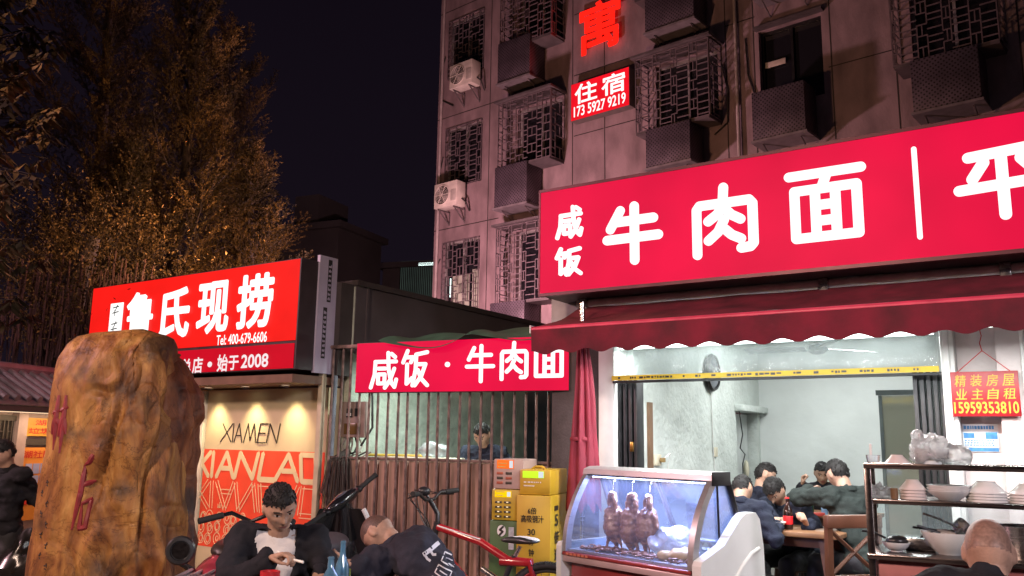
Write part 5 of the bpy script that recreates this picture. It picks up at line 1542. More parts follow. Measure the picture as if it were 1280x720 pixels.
def ducks():
    SK = M('roast_skin', (.36, .19, .09), .28, var=.5, scale=9, dark=(.17, .065, .025), bump=.3, bscale=60, coat=.4)
    spots = [(.25, .05, 0.0, 'leftmost roast duck hanging in the case, seen from its breast'), (.41, .06, .25, 'middle roast duck hanging between its two neighbours in the case'), (.56, .05, -.2, 'rightmost roast duck hanging in the case with loose legs')]
    for k, (s, m, tw, lab) in enumerate(spots):
        c = K.P(s, m, 0)
        t = thing('roast_duck', lab, 'roast duck', K.P(s, m, 1.21), K.rz + tw, 'roast ducks hanging in the display case')
        fr = Frame(c, (math.cos(K.rz + tw), math.sin(K.rz + tw)))
        mb = MB()
        mb.cone(fr.P(0, 0, .985), fr.P(.0, .0, 1.07), .078, .066)
        mb.cone(fr.P(0, 0, .93), fr.P(.0, .0, 1.0), .042, .076)
        mb.cone(fr.P(0, 0, .865), fr.P(0, 0, .93), .012, .03)
        nk = [fr.P(-.012, .01, 1.10), fr.P(-.022, .01, 1.15), fr.P(-.006, .0, 1.195), fr.P(.022, -.012, 1.195), fr.P(.036, -.02, 1.165)]
        for i in range(4): mb.cone(nk[i], nk[i + 1], .034 - .004 * i, .03 - .004 * i)
        mb.cone(nk[4], fr.P(.042, -.024, 1.135), .02, .018); mb.cone(fr.P(.042, -.03, 1.135), fr.P(.046, -.04, 1.10), .011, .005)
        for sd in (-1, 1):
            mb.cone(fr.P(.06 * sd, .0, 1.09), fr.P(.088 * sd, .01, 1.01), .02, .016); mb.cone(fr.P(.088 * sd, .01, 1.01), fr.P(.068 * sd, -.01, .95), .013, .006)
            if k != 1 or sd > 0:
                mb.cone(fr.P(.03 * sd, -.02, .95), fr.P(.058 * sd, -.02, .90), .018, .010); mb.cone(fr.P(.058 * sd, -.02, .90), fr.P(.07 * sd, -.02, .85), .008, .006)
        sc_, ln_ = (1.0, 1.05, .96)[k], (-.10, .03, .13)[k]
        for v in mb.v:                                  # no two birds hang alike
            h_ = v.z - 1.2
            v += fr.d * (h_ * ln_) + Vector((0, 0, -.035 + h_ * (sc_ - 1)))
        me = remesh(mb, .005, smooth=3, noise_amp=.006, noise_scale=28, seed=k * 3.3)
        hang('body', me, SK, t)
        part('hook', MB().tube([fr.P(0, .005, 1.15), fr.P(.0, .01, 1.24), fr.P(.0, .03, 1.262)], .003, 6), STEEL, t)
    # food on the deck
    rnd = random.Random(12)
    CH = M('chopped_meat', (.30, .14, .08), .5, var=.5, scale=30)
    mb = MB()
    for i in range(190):
        s = rnd.uniform(.08, .93); m = rnd.uniform(-.10, .06); p = K.P(s, m, .82 + rnd.uniform(0, .02))
        mb.ell(p, rnd.uniform(.01, .02), rnd.uniform(.006, .012), rnd.uniform(.004, .01), nu=7, nv=5)
    solo('meat_scraps', 'layer of small chopped meat bits across the floor of the display case', 'meat', mb, CH, K.P(.5, 0, .82), K.rz, kind='stuff')
    mb = MB().ell(K.P(.84, .02, .85), .085, .06, .04, nu=24, nv=14).ell(K.P(.75, -.03, .845), .05, .04, .03, nu=20, nv=12)
    for v in mb.v: v += Vector((0, 0, 1)) * noise.noise(v * 22) * .018
    solo('poached_chicken', 'pale yellow poached chicken lying at the right end of the display case', 'chicken', mb, M('pale_chicken', (.52, .36, .16), .35, var=.2), K.P(.84, .02, .82), K.rz)
    mb = MB().ell(K.P(.68, .15, .90), .16, .1, .09, nu=40, nv=24)
    for v in mb.v:
        v += Vector((noise.noise(v * 16), noise.noise(v * 16 + Vector((3, 1, 2))), noise.noise(v * 16 + Vector((7, 5, 2))))) * .035
    solo('plastic_wrap', 'crumpled clear plastic wrap over food inside the display case', 'plastic wrap', mb, film('wrap_film', (.85, .9, 1), .35, .3, .15, 1.0, 30), K.P(.68, .15, .82), K.rz)
    mb = MB().fbox(K, .12, .62, -.06, .12, .818, .826, .004)
    solo('steel_tray', 'flat steel tray under the hanging ducks', 'tray', mb, STEEL, K.P(.3, 0, .818), K.rz)
ducks()

# ------------------------------------------------------------------ steel serving cabinet at the right
Cb = Frame(atY(1079, 580, 4.25), (.88, -.42))
def cabinet():
    t = thing('serving_cabinet', 'stainless steel serving cabinet with open shelves of bowls at the right', 'cabinet', Cb.P(0, 0, 0), Cb.rz)
    SS = M('polished_steel', (.22, .185, .18), .22, 1.0, .15, 10, stretch=(1, 1, 10)); RED = M('cabinet_red_panel', (.30, .10, .10), .35, .3, .15)
    Wd, Dp = 1.45, .42
    zt, zm, zb = 1.405, 1.245, .99
    for s in (.0, Wd - .035):
        for m in (0, Dp - .035): part('post', MB().fbox(Cb, s, s + .032, m, m + .032, .06, zt - .0155, .003), SS, t)
    part('top_rail', MB().fbox(Cb, 0, Wd, -.003, .03, zt - .015, zt + .012, .003).fbox(Cb, 0, .03, .032, Dp, zt - .015, zt + .011, .003).fbox(Cb, Wd - .03, Wd, .032, Dp, zt - .015, zt + .011, .003).fbox(Cb, .03, Wd - .03, Dp - .03, Dp, zt - .014, zt + .01, .003), SS, t)
    part('top_glass', MB().fbox(Cb, .031, Wd - .031, .031, Dp - .031, zt + .0, zt + .006), film('shelf_glass', (.8, .9, .9), .85, .15, .03), t)
    part('shelf', MB().fbox(Cb, .033, Wd - .036, -.003, Dp - .002, zm - .022, zm, .003), SS, t)
    part('shelf', MB().fbox(Cb, -.004, Wd + .004, -.03, Dp + .02, zb - .025, zb, .004), SS, t)
    part('back_glass', MB().fbox(Cb, .034, Wd - .036, Dp - .02, Dp - .016, zb, zm - .024), film('shelf_back', (.8, .88, .9), .9, .12, .03), t)
    part('panel', MB().fbox(Cb, .04, Wd - .04, .02, Dp - .02, .08, zb - .03, .006), RED, t)
    mb = MB()
    for s in (.05, Wd - .05): 
        for m in (.05, Dp - .05): mb.lathe(Cb.P(s, m, .003), [(0, 0), (.02, 0), (.02, .055), (0, .055)], 10)
    part('foot', mb, RUBBER, t)
    # crockery
    CER = M('white_ceramic', (.80, .80, .79), .25, var=.06, scale=4, coat=.3)
    CERP = M('stained_melamine', (.70, .61, .58), .35, var=.15, scale=5)
    def sx(u, v=600): return Cb.pm(u, v, .12)[0]
    def bowl_prof(r, h, th=.004): return [(0, .005), (r * .36, .005), (r * .38, 0), (r * .42, 0), (r * .45, .006), (r * .62, h * .22), (r * .85, h * .6), (r * .98, h * .9), (r, h), (r - th, h), (r * .82, h * .6), (r * .58, h * .24), (0, .012)]
    def inverted_stack(label, s, m, z, r, h, n, mat, step, grp):
        for k in range(n):
            pr = [(a, h - b) for a, b in [(0, .006), (r * .38, .006), (r * .40, 0), (r * .45, 0), (r * .47, .006), (r * .96, h * .86), (r, h * .9), (r, h), (r - .004, h), (r * .9, h * .8), (r * .42, .014), (0, .014)]]
            zz = z + k * step
            which = 'single bowl' if n == 1 else ('lowest of its stack' if k == 0 else ('topmost of its stack' if k == n - 1 else ('second from bottom' if k == 1 else 'second from top' if k == n - 2 else 'in the middle of its stack')))
            solo('bowl', (label + ', ' + which), 'bowl', MB().lathe(Cb.P(s, m, zz), pr, 28), mat, Cb.P(s, m, zz), group=grp)
    inverted_stack('small pinkish bowl turned over on top of the cabinet', sx(1123), .12, zt + .007, .062, .045, 1, CERP, .02, 'bowls on the serving cabinet')
    solo('saucer', 'pinkish saucer under the upturned bowl on the cabinet top', 'saucer', MB().lathe(Cb.P(sx(1123), .12, zt + .012 - .011), [(0, .0055), (.06, .0055), (.07, .009), (.066, .011), (0, .008)], 28), CERP, Cb.P(sx(1123), .12, zt + .006))
    inverted_stack('pinkish bowl turned over on the middle shelf', sx(1140), .12, zm + .001, .062, .05, 4, CERP, .0145, 'bowls on the serving cabinet')
    inverted_stack('ridged white bowl turned over near the middle of the shelf', sx(1232), .14, zm + .001, .09, .055, 4, CER, .013, 'bowls on the serving cabinet')
    inverted_stack('ridged white bowl turned over at the far right of the shelf', sx(1285), .14, zm + .001, .085, .05, 4, CER, .013, 'bowls on the serving cabinet')
    c = Cb.P(sx(1185), .13, zm + .001)
    for k in range(3):
        solo('plate', 'white plate in the shallow stack on the middle shelf, ' + ('lowest', 'middle one', 'topmost')[k], 'plate',
             MB().lathe(c + Vector((0, 0, .013 * k)), [(0, .004), (.045, 0), (.05, .004), (.09, .034), (.098, .045), (.094, .046), (.085, .037), (.045, .009), (0, .008)], 32), CER, c + Vector((0, 0, .013 * k)), group='white plates on the middle shelf')
    c = Cb.P(sx(1117), .08, zm + .001)
    j = solo('spice_cup', 'small brown cup standing on the middle shelf', 'cup', MB().lathe(c, [(0, 0), (.017, 0), (.018, .05), (.016, .05), (.015, .004), (0, .004)], 18), M('brown_cup', (.22, .12, .06), .4), c)
    # clear plastic heaps
    def bag(label, s, m, z, rx, ry, rz, seed, mt, amp=.03, sc=18):
        mb = MB().ell(Cb.P(s, m, z + rz * .9), rx, ry, rz, nu=44, nv=28)
        for v in mb.v:
            q = v * sc + Vector((seed, 0, 0))
            v += Vector((noise.noise(q), noise.noise(q + Vector((3, 1, 2))), noise.noise(q + Vector((7, 5, 2))))) * amp
            cdir = (v - Vector(Cb.P(s, m, z + rz * .9))).normalized()
            v += cdir * (abs(noise.noise(q * 2.2)) + .6 * abs(noise.noise(q * 4.7)) - .25) * amp * 1.1
            v.z = max(v.z, z + .002)
        return mb
    FILM = film('bag_film_white', (1.0, 1.0, 1.0), .50, .50, .08, 1.0, 60, frost=.8)
    solo('plastic_packets', 'heap of clear plastic packets at the left end of the middle shelf', 'packets', bag('', sx(1098), .12, zm, .055, .05, .032, 3, None, .022, 34), FILM, Cb.P(sx(1098), .12, zm))
    FOAM = M('white_foam', (.78, .80, .80), .6, var=.04)
    for k, (u, lab) in enumerate(((1163, 'stack of white foam bowls in the bag on the cabinet top'),)):
        mb = MB(); c = Cb.P(sx(u), .14, zt + .008)
        mb.lathe(c, [(0, 0), (.055, 0), (.068, .06), (.07, .075), (.066, .076), (0, .07)], 28)
        solo('foam_bowls', lab, 'foam bowls', mb, FOAM, c)
    mb = bag('', sx(1165), .14, zt + .007, .09, .08, .075, 1, None, .028, 16)
    c = Cb.P(sx(1150), .14, zt + .1)
    mb.ell(c + Vector((.005, 0, .04)), .035, .03, .03, nu=24, nv=14)
    for v in mb.v[-15 * 24:]: v += Vector((noise.noise(v * 40), noise.noise(v * 40 + Vector((1, 2, 3))), noise.noise(v * 40 + Vector((4, 2, 1))))) * .014
    solo('plastic_bag', 'knotted clear plastic bag of foam bowls on the cabinet top', 'bag', mb, FILM, Cb.P(sx(1165), .14, zt + .007))
    solo('plastic_bag', 'puffed white plastic bag at the right on the cabinet top', 'bag', bag('', sx(1196), .16, zt + .007, .085, .07, .05, 9, None, .018, 14), film('bag_film_milky', (1.0, 1.0, 1.0), .42, .40, .12, 1.0, 40, frost=.65), Cb.P(sx(1196), .16, zt + .007))
    c = Cb.P(sx(1093), .1, zt + .013)
    g = solo('plastic_cup', 'clear plastic cup holding a white straw on the cabinet top', 'cup', MB().lathe(c, [(0, 0), (.028, 0), (.034, .035), (.036, .036), (.033, .034), (.027, .003), (0, .003)], 20), film('cup_film', (.85, .9, .92), .6, .3, .08), c)
    solo('straw_stick', 'white stick standing up in the clear plastic cup', 'stick', MB().fbox(Cb, sx(1089), sx(1089) + .012, .1, .108, zt + .017, zt + .105, .002), CER, c)
    # lower deck
    c = Cb.P(sx(1120, 680), .14, zb + .001)
    solo('bowl', 'white bowl holding a black ladle on the lowest shelf', 'bowl', MB().lathe(c, bowl_prof(.066, .045), 28), CER, c, group='bowls on the serving cabinet')
    l = MB().ell(c + Vector((.005, 0, .05)), .052, .045, .028, nu=20, nv=12).tube([c + Vector((-.04, .02, .06)), c + Vector((-.09, .05, .085)), c + Vector((-.14, .06, .09))], .006, 6)
    solo('ladle', 'black ladle lying upside down in the white bowl', 'ladle', l, BLACKP, c)
    c = Cb.P(sx(1187, 680), .16, zb + .001)
    solo('mixing_bowl', 'large white plastic bowl on the lowest shelf beside the bald man', 'bowl', MB().lathe(c, bowl_prof(.125, .105), 36), M('milky_plastic', (.70, .72, .70), .3, var=.05), c)
    c = Cb.P(sx(1210, 670), .18, zb + .09)
    sv = MB().lathe(c + Vector((0, 0, .03)), [(.0, -.06), (.045, -.04), (.06, .0), (.062, .002), (.055, -.036), (0, -.056)], 24, Vector((.5, -.6, .5)).normalized())
    sv.tube([c + Vector((-.03, -.02, .03)), c + Vector((-.14, .0, .08)), c + Vector((-.2, .02, .10))], .006, 6)
    solo('strainer', 'steel strainer resting in the large white bowl', 'strainer', sv, STEEL, c)
    for u, lab in ((1150, 'square steel food tin on the lowest shelf behind the ladle bowl'),):
        solo('food_tin', lab, 'food tin', MB().fbox(Cb, sx(u, 680) - .07, sx(u, 680) + .07, .22, .36, zb + .001, zb + .06, .006), STEEL, Cb.P(sx(u, 680), .28, zb))
    tg = MB().tube([Cb.P(sx(1150, 660), .2, zb + .07), Cb.P(sx(1170, 660), .16, zb + .11), Cb.P(sx(1140, 650), .14, zb + .12)], .006, 6).tube([Cb.P(sx(1155, 660), .2, zb + .07), Cb.P(sx(1174, 660), .15, zb + .10), Cb.P(sx(1146, 650), .12, zb + .13)], .006, 6)
    solo('tongs', 'dark metal tongs leaning over the food tin', 'tongs', tg, DARKSTEEL, Cb.P(sx(1150, 660), .2, zb + .06))
    c = Cb.P(sx(1280, 680), .16, zb + .001)
    p = thing('soup_pot', 'steel soup pot behind the bald man at the right edge', 'pot', c)
    part('body', MB().lathe(c, [(0, 0), (.11, 0), (.115, .01), (.115, .145), (.118, .15), (.11, .15), (.108, .01), (0, .01)], 32), STEEL, p)
    part('handle', MB().tube([c + Vector((-.115, 0, .12)), c + Vector((-.15, 0, .12)), c + Vector((-.15, .03, .12)), c + Vector((-.115, .03, .12))], .006, 6), STEEL, p)
cabinet()

# ------------------------------------------------------------------ tables and chairs inside, fan, clock, fittings
WOODT = M('table_wood', (.22, .11, .055), .45, var=.35, scale=5, stretch=(1, 8, 1))
WOODD = M('dark_wood', (.085, .032, .02), .45, var=.35, scale=6)
CHAIRW = M('chair_wood', (.105, .038, .020), .4, var=.35, scale=5, stretch=(1, 1, .2))
def table(label, c, w, d, h, fr):
    t = thing('dining_table', label, 'table', c, fr.rz)
    f = Frame(c, fr.d); z0 = c.z
    part('tabletop', MB().fbox(f, -w / 2, w / 2, -d / 2, d / 2, z0 + h - .035, z0 + h, .006), WOODT, t)
    for a in (-1, 1):
        for b in (-1, 1):
            x, y = a * (w / 2 - .08), b * (d / 2 - .07)
            part('leg', MB().hexa([f.P(x * 1.12 - .03, y * 1.12 - .03, z0 + .002), f.P(x * 1.12 + .03, y * 1.12 - .03, z0 + .002), f.P(x * 1.12 + .03, y * 1.12 + .03, z0 + .002), f.P(x * 1.12 - .03, y * 1.12 + .03, z0 + .002),
                                 f.P(x * .85 - .03, y * .85 - .03, z0 + h - .036), f.P(x * .85 + .03, y * .85 - .03, z0 + h - .036), f.P(x * .85 + .03, y * .85 + .03, z0 + h - .036), f.P(x * .85 - .03, y * .85 + .03, z0 + h - .036)]), WOODD, t)
    part('apron', MB().fbox(f, -w / 2 + .1, w / 2 - .1, -d / 2 + .09, -d / 2 + .11, z0 + h - .11, z0 + h - .037).fbox(f, -w / 2 + .1, w / 2 - .1, d / 2 - .11, d / 2 - .09, z0 + h - .11, z0 + h - .037), WOODD, t)
    part('stretcher', MB().fbox(f, -w / 2 + .08, w / 2 - .08, -.02, .02, z0 + .2, z0 + .25), WOODD, t)
    return t
def chair(label, c, rz, grp):
    t = thing('dining_chair', label, 'chair', c, rz, grp)
    f = Frame(c, (math.cos(rz), math.sin(rz))); z = c.z            # back rest at -m side
    part('seat', MB().fbox(f, -.21, .21, -.2, .2, z + .42, z + .455, .008), M('seat_dark', (.03, .025, .025), .5), t)
    for x in (-.19, .19):
        part('leg', MB().fbox(f, x - .02, x + .02, .15, .19, z + .003, z + .42, .003), CHAIRW, t)
        part('leg', MB().hexa([f.P(x - .02, -.24, z + .003), f.P(x + .02, -.24, z + .003), f.P(x + .02, -.2, z + .003), f.P(x - .02, -.2, z + .003),
                             f.P(x - .02, -.27, z + .93), f.P(x + .02, -.27, z + .93), f.P(x + .02, -.23, z + .93), f.P(x - .02, -.23, z + .93)]), CHAIRW, t)
    part('top_rail', MB().fbox(f, -.215, .215, -.276, -.226, z + .86, z + .945, .008), CHAIRW, t)
    part('cross', MB().tube([f.P(-.18, -.25, z + .85), f.P(.18, -.235, z + .56)], .014, 6).tube([f.P(.18, -.252, z + .85), f.P(-.18, -.237, z + .56)], .014, 6), CHAIRW, t)
    part('lower_rail', MB().fbox(f, -.18, .18, -.25, -.22, z + .52, z + .56, .004), CHAIRW, t)
    part('stretcher', MB().fbox(f, -.17, .17, .16, .18, z + .18, z + .21).fbox(f, -.17, .17, -.24, -.22, z + .22, z + .25), CHAIRW, t)
    return t
def gz(u, v, Y, z=ZF):
    p = atY(u, v, Y); p.z = z
    return p
T1 = gz(978, 600, 6.75); T2 = gz(1033, 600, 8.3)
table('near dark wooden table in the noodle shop with a cola bottle on it', T1, .95, .62, .77, S)
table('far wooden table by the back wall of the noodle shop', T2, .9, .6, .77, S)
chair('wooden chair with a crossed back behind the man in dark green', gz(1034, 600, 6.05), .28, 'wooden chairs in the noodle shop')
chair('wooden chair mostly hidden under the two men left of the near table', gz(915, 600, 6.6), S.rz + 2.5 + pi, 'wooden chairs in the noodle shop')
def stool(label, c, h=.44, mt=None, grp=None):
    t = thing('stool', label, 'stool', c, .3, grp)
    f = Frame(c, (math.cos(.3), math.sin(.3))); z = c.z
    part('seat', MB().fbox(f, -.16, .16, -.16, .16, z + h - .03, z + h, .008), mt or WOODD, t)
    for a in (-1, 1):
        for b in (-1, 1): part('leg', MB().tube([f.P(a * .15, b * .15, z + .003), f.P(a * .12, b * .12, z + h - .031)], .017, 8), mt or WOODD, t)
    part('stretcher', MB().tube([f.P(-.14, -.14, z + .15), f.P(.14, -.14, z + .15), f.P(.14, .14, z + .15), f.P(-.14, .14, z + .15), f.P(-.14, -.14, z + .15)], .011, 6), mt or WOODD, t)
    return t

FANG = M('fan_grey', (.30, .34, .36), .4, var=.1)
def fan():
    c = S.P(1.6, 2.0, 2.5)
    p = atY(1022, 436, 7.1); c = p
    t = thing('ceiling_fan', 'white three bladed ceiling fan in the noodle shop', 'fan', c)
    part('rod', MB().tube([c + Vector((0, 0, .04)), Vector((c.x, c.y, 2.95))], .012, 8), WHITE, t)
    part('motor', MB().lathe(c, [(0, -.05), (.04, -.045), (.075, -.02), (.08, .0), (.07, .03), (.03, .045), (0, .045)], 28), FANG, t)
    for k in range(3):
        a = .42 + k * 2 * pi / 3
        f = Frame(c, (math.cos(a), math.sin(a)))
        b = MB().hexa([f.P(.1, -.05, c.z - .012), f.P(.62, -.075, c.z - .01), f.P(.62, .065, c.z + .02), f.P(.1, .04, c.z + .01),
                      f.P(.1, -.05, c.z - .006), f.P(.62, -.075, c.z - .004), f.P(.62, .065, c.z + .026), f.P(.1, .04, c.z + .016)])
        part('blade', b, FANG, t)
fan()
def fittings():
    # the hanging wall fan / round clock on the side wall
    f = Frame(S.P(.062, 2.12, 0), S.m)           # s along depth
    c = S.P(.075, 2.12, 2.23)
    ax = S.d
    t = thing('wall_clock', 'dark oval clock high on the side wall of the noodle shop', 'clock', c)
    part('rim', MB().lathe(c, [(.0, .0), (.19, .0), (.20, .02), (.185, .045), (.165, .045), (.16, .03), (0, .028)], 32, ax), BLACKP, t)
    part('face', MB().lathe(c, [(0.001, .0305), (.158, .0305)], 32, ax), M('clock_face', (.12, .13, .15), .2, var=.3, scale=12), t)
    mb = MB()
    for a, l in ((.7, .09), (2.4, .12)): mb.tube([c + ax * .034, c + ax * .034 + (S.m * math.cos(a) + Vector((0, 0, 1)) * math.sin(a)) * l], .005, 6)
    part('hands', mb, WHITE, t)
    part('cord', MB().tube([c - Vector((0, 0, .2)), S.P(.07, 2.15, 1.45), S.P(.07, 2.2, 1.1)], .006, 6), WHITE, t)
    CRM = M('socket_cream', (.6, .55, .42), .5)
    p0 = S.ps(820, 575, .06)
    t = thing('wall_socket', 'cream wall socket with a plug near the front of the side wall', 'socket', S.P(.06, p0[0], p0[1]), S.rz)
    m0, z0 = p0
    part('plate', MB().fbox(S, .06, .085, m0 - .07, m0 + .07, z0 - .05, z0 + .05, .006), CRM, t)
    part('plug', MB().fbox(S, .085, .13, m0 + .02, m0 + .06, z0 - .02, z0 + .02, .006), M('plug_amber', (.3, .2, .08), .5), t)
    part('cord', MB().tube([S.P(.12, m0 + .05, z0 + .02), S.P(.13, m0 + .16, z0 + .06), S.P(.09, m0 + .2, z0 - .05), S.P(.075, m0 + .16, z0 - .5)], .005, 6), WHITE, t)
    m0, z0 = S.ps(893, 565, .06)
    solo('wall_switch', 'small cream switch halfway along the side wall', 'switch', MB().fbox(S, .06, .08, m0 - .05, m0 + .05, z0 - .05, z0 + .05, .005), CRM, S.P(.06, m0, z0), S.rz)
    m0, z0 = S.ps(930, 565, .06)
    solo('hanging_wires', 'loose black wires hanging at the side door of the noodle shop', 'wires', MB().tube([S.P(.075, 3.0, 1.86), S.P(.09, 3.05, 1.6), S.P(.08, 2.98, 1.45), S.P(.1, 3.08, 1.38), S.P(.09, 3.02, 1.28), S.P(.08, 3.05, .8)], .007, 6), BLACKP, S.P(.08, 3, 1.3), S.rz)
    solo('cloth_rag', 'pale rag hanging from the wires by the side door', 'rag', MB().ell(S.P(.12, 3.05, 1.22), .03, .05, .1, nu=14, nv=10), M('rag', (.5, .47, .36), .8), S.P(.12, 3.05, 1.22), S.rz)
    mm = 2.2
    t = thing('glass_partition', 'tall glass panel with a grey frame leaning inside the noodle shop', 'glass panel', S.P(1.7, mm, ZF), S.rz)
    FRM = M('grey_frame', (.12, .15, .15), .5, .3)
    x0, x1 = 1.69, 2.42
    part('frame', MB().fbox(S, x0, x0 + .03, mm, mm + .03, ZF, 1.97).fbox(S, x1 - .03, x1, mm, mm + .03, ZF, 1.97).fbox(S, x0 - .02, x1 + .02, mm - .005, mm + .035, 1.972, 2.02), FRM, t)
    part('pane', MB().fbox(S, x0 + .03, x1 - .03, mm + .012, mm + .018, ZF + .02, 1.97), film('partition_glass', (.55, .55, .45), .5, .22, .06, .15, 3), t)
fittings()

# ------------------------------------------------------------------ bottles
def bottle(label, c, h, r, mat, lab=None, cap=None, grp=None, fill=None):
    t = thing('bottle', label, 'bottle', c, 0, grp)
    k = h
    part('glass', MB().lathe(c, [(0, .002), (r * .9, .0), (r, .008 * k / .25), (r, .52 * k), (r * .9, .62 * k), (r * .42, .76 * k), (r * .36, .95 * k), (r * .42, .955 * k), (r * .42, .985 * k), (r * .3, k), (0, k * .995)], 20), mat, t)
    if lab: part('label', MB().lathe(c, [(r * 1.01, .16 * k), (r * 1.02, .165 * k), (r * 1.02, .42 * k), (r * 1.01, .425 * k)], 20), lab, t)
    if cap: part('cap', MB().lathe(c, [(r * .46, .955 * k), (r * .46, 1.005 * k), (0, 1.01 * k)], 14), cap, t)
    return t
BLUEG = film('blue_glass', (.30, .68, .95), .62, .35, .04)
TBZ = .73
FT = Vector((-.72, 4.12, 0))
ftab = thing('folding_table', 'low wooden folding table between the two men eating in front', 'table', FT)
part('tabletop', MB().fbox(W0, FT.x - .55, FT.x + .5, 3.82, 4.42, TBZ - .03, TBZ, .006), WOODT, ftab)
for a in (-1, 1):
    for b in (-1, 1): part('leg', MB().tube([(FT.x + a * .45, FT.y + b * .26, .003), (FT.x + a * .4, FT.y - b * .2, TBZ - .031)], .014, 8), DARKSTEEL, ftab)
LB = M('bottle_label', (.45, .62, .68), .5, var=.25, scale=30)
bottle('taller pale blue glass bottle nearer the bent man', gz(433, 600, 4.2, TBZ), .285, .034, BLUEG, LB)
bottle('shorter pale blue glass bottle beside the white t-shirt man', gz(419, 600, 4.1, TBZ), .225, .038, BLUEG, LB)
bottle('green bottle between the two pale blue bottles', gz(441, 600, 4.25, TBZ), .15, .03, film('lime_glass', (.35, .5, .08), .35, .3, .05), None)
c = gz(345, 600, 4.02, TBZ)
solo('food_cup', 'round red food tub under the eating man\'s hand', 'food tub', MB().lathe(c, [(0, .002), (.036, .0), (.040, .14), (.044, .142), (.044, .168), (.036, .168), (.034, .14), (0, .135)], 24), M('tub_red', (.5, .02, .03), .35), c)
bottle('cola bottle with a red label on the near table', gz(983, 600, 6.6, ZF + .77), .235, .036, M('cola_dark', (.02, .008, .006), .08, var=0), M('label_red', (.55, .015, .02), .4, var=0), M('cap_red', (.5, .02, .02), .4, var=0))
bottle('green beer bottle on the far table', gz(1011, 600, 7.95, ZF + .77), .27, .034, M('green_glass', (.01, .05, .02), .08, var=0), None)
bottle('small clear bottle with a blue cap on the far table', gz(1000, 600, 8.0, ZF + .77), .17, .032, film('clear_bottle', (.8, .88, .95), .6, .3, .05), None, M('cap_blue', (.03, .05, .35), .4, var=0))
c = gz(1029, 600, 7.9, ZF + .77)
solo('drink_can', 'blue and white drink can on the far table', 'can', MB().lathe(c, [(0, .001), (.026, 0), (.031, .008), (.031, .11), (.026, .12), (0, .118)], 20), M('can_blue', (.25, .42, .65), .35, .4, .3, 25), c)
c = gz(1020, 600, 7.85, ZF + .77)
solo('red_packet', 'small red packet lying beside the drink can', 'packet', MB().fbox(Frame(c, (1, .3)), -.06, .06, -.03, .03, c.z, c.z + .03, .006), M('packet_red', (.45, .05, .04), .5), c)
c = gz(968, 600, 6.55, ZF + .77)
solo('bowl', 'white bowl on the near table before the man with folded arms', 'bowl', MB().lathe(c, [(.03, 0), (.035, .004), (.06, .04), (.075, .06), (.071, .06), (.055, .038), (0, .01)], 26), M('white_ceramic', (.72, .72, .7), .25), c)
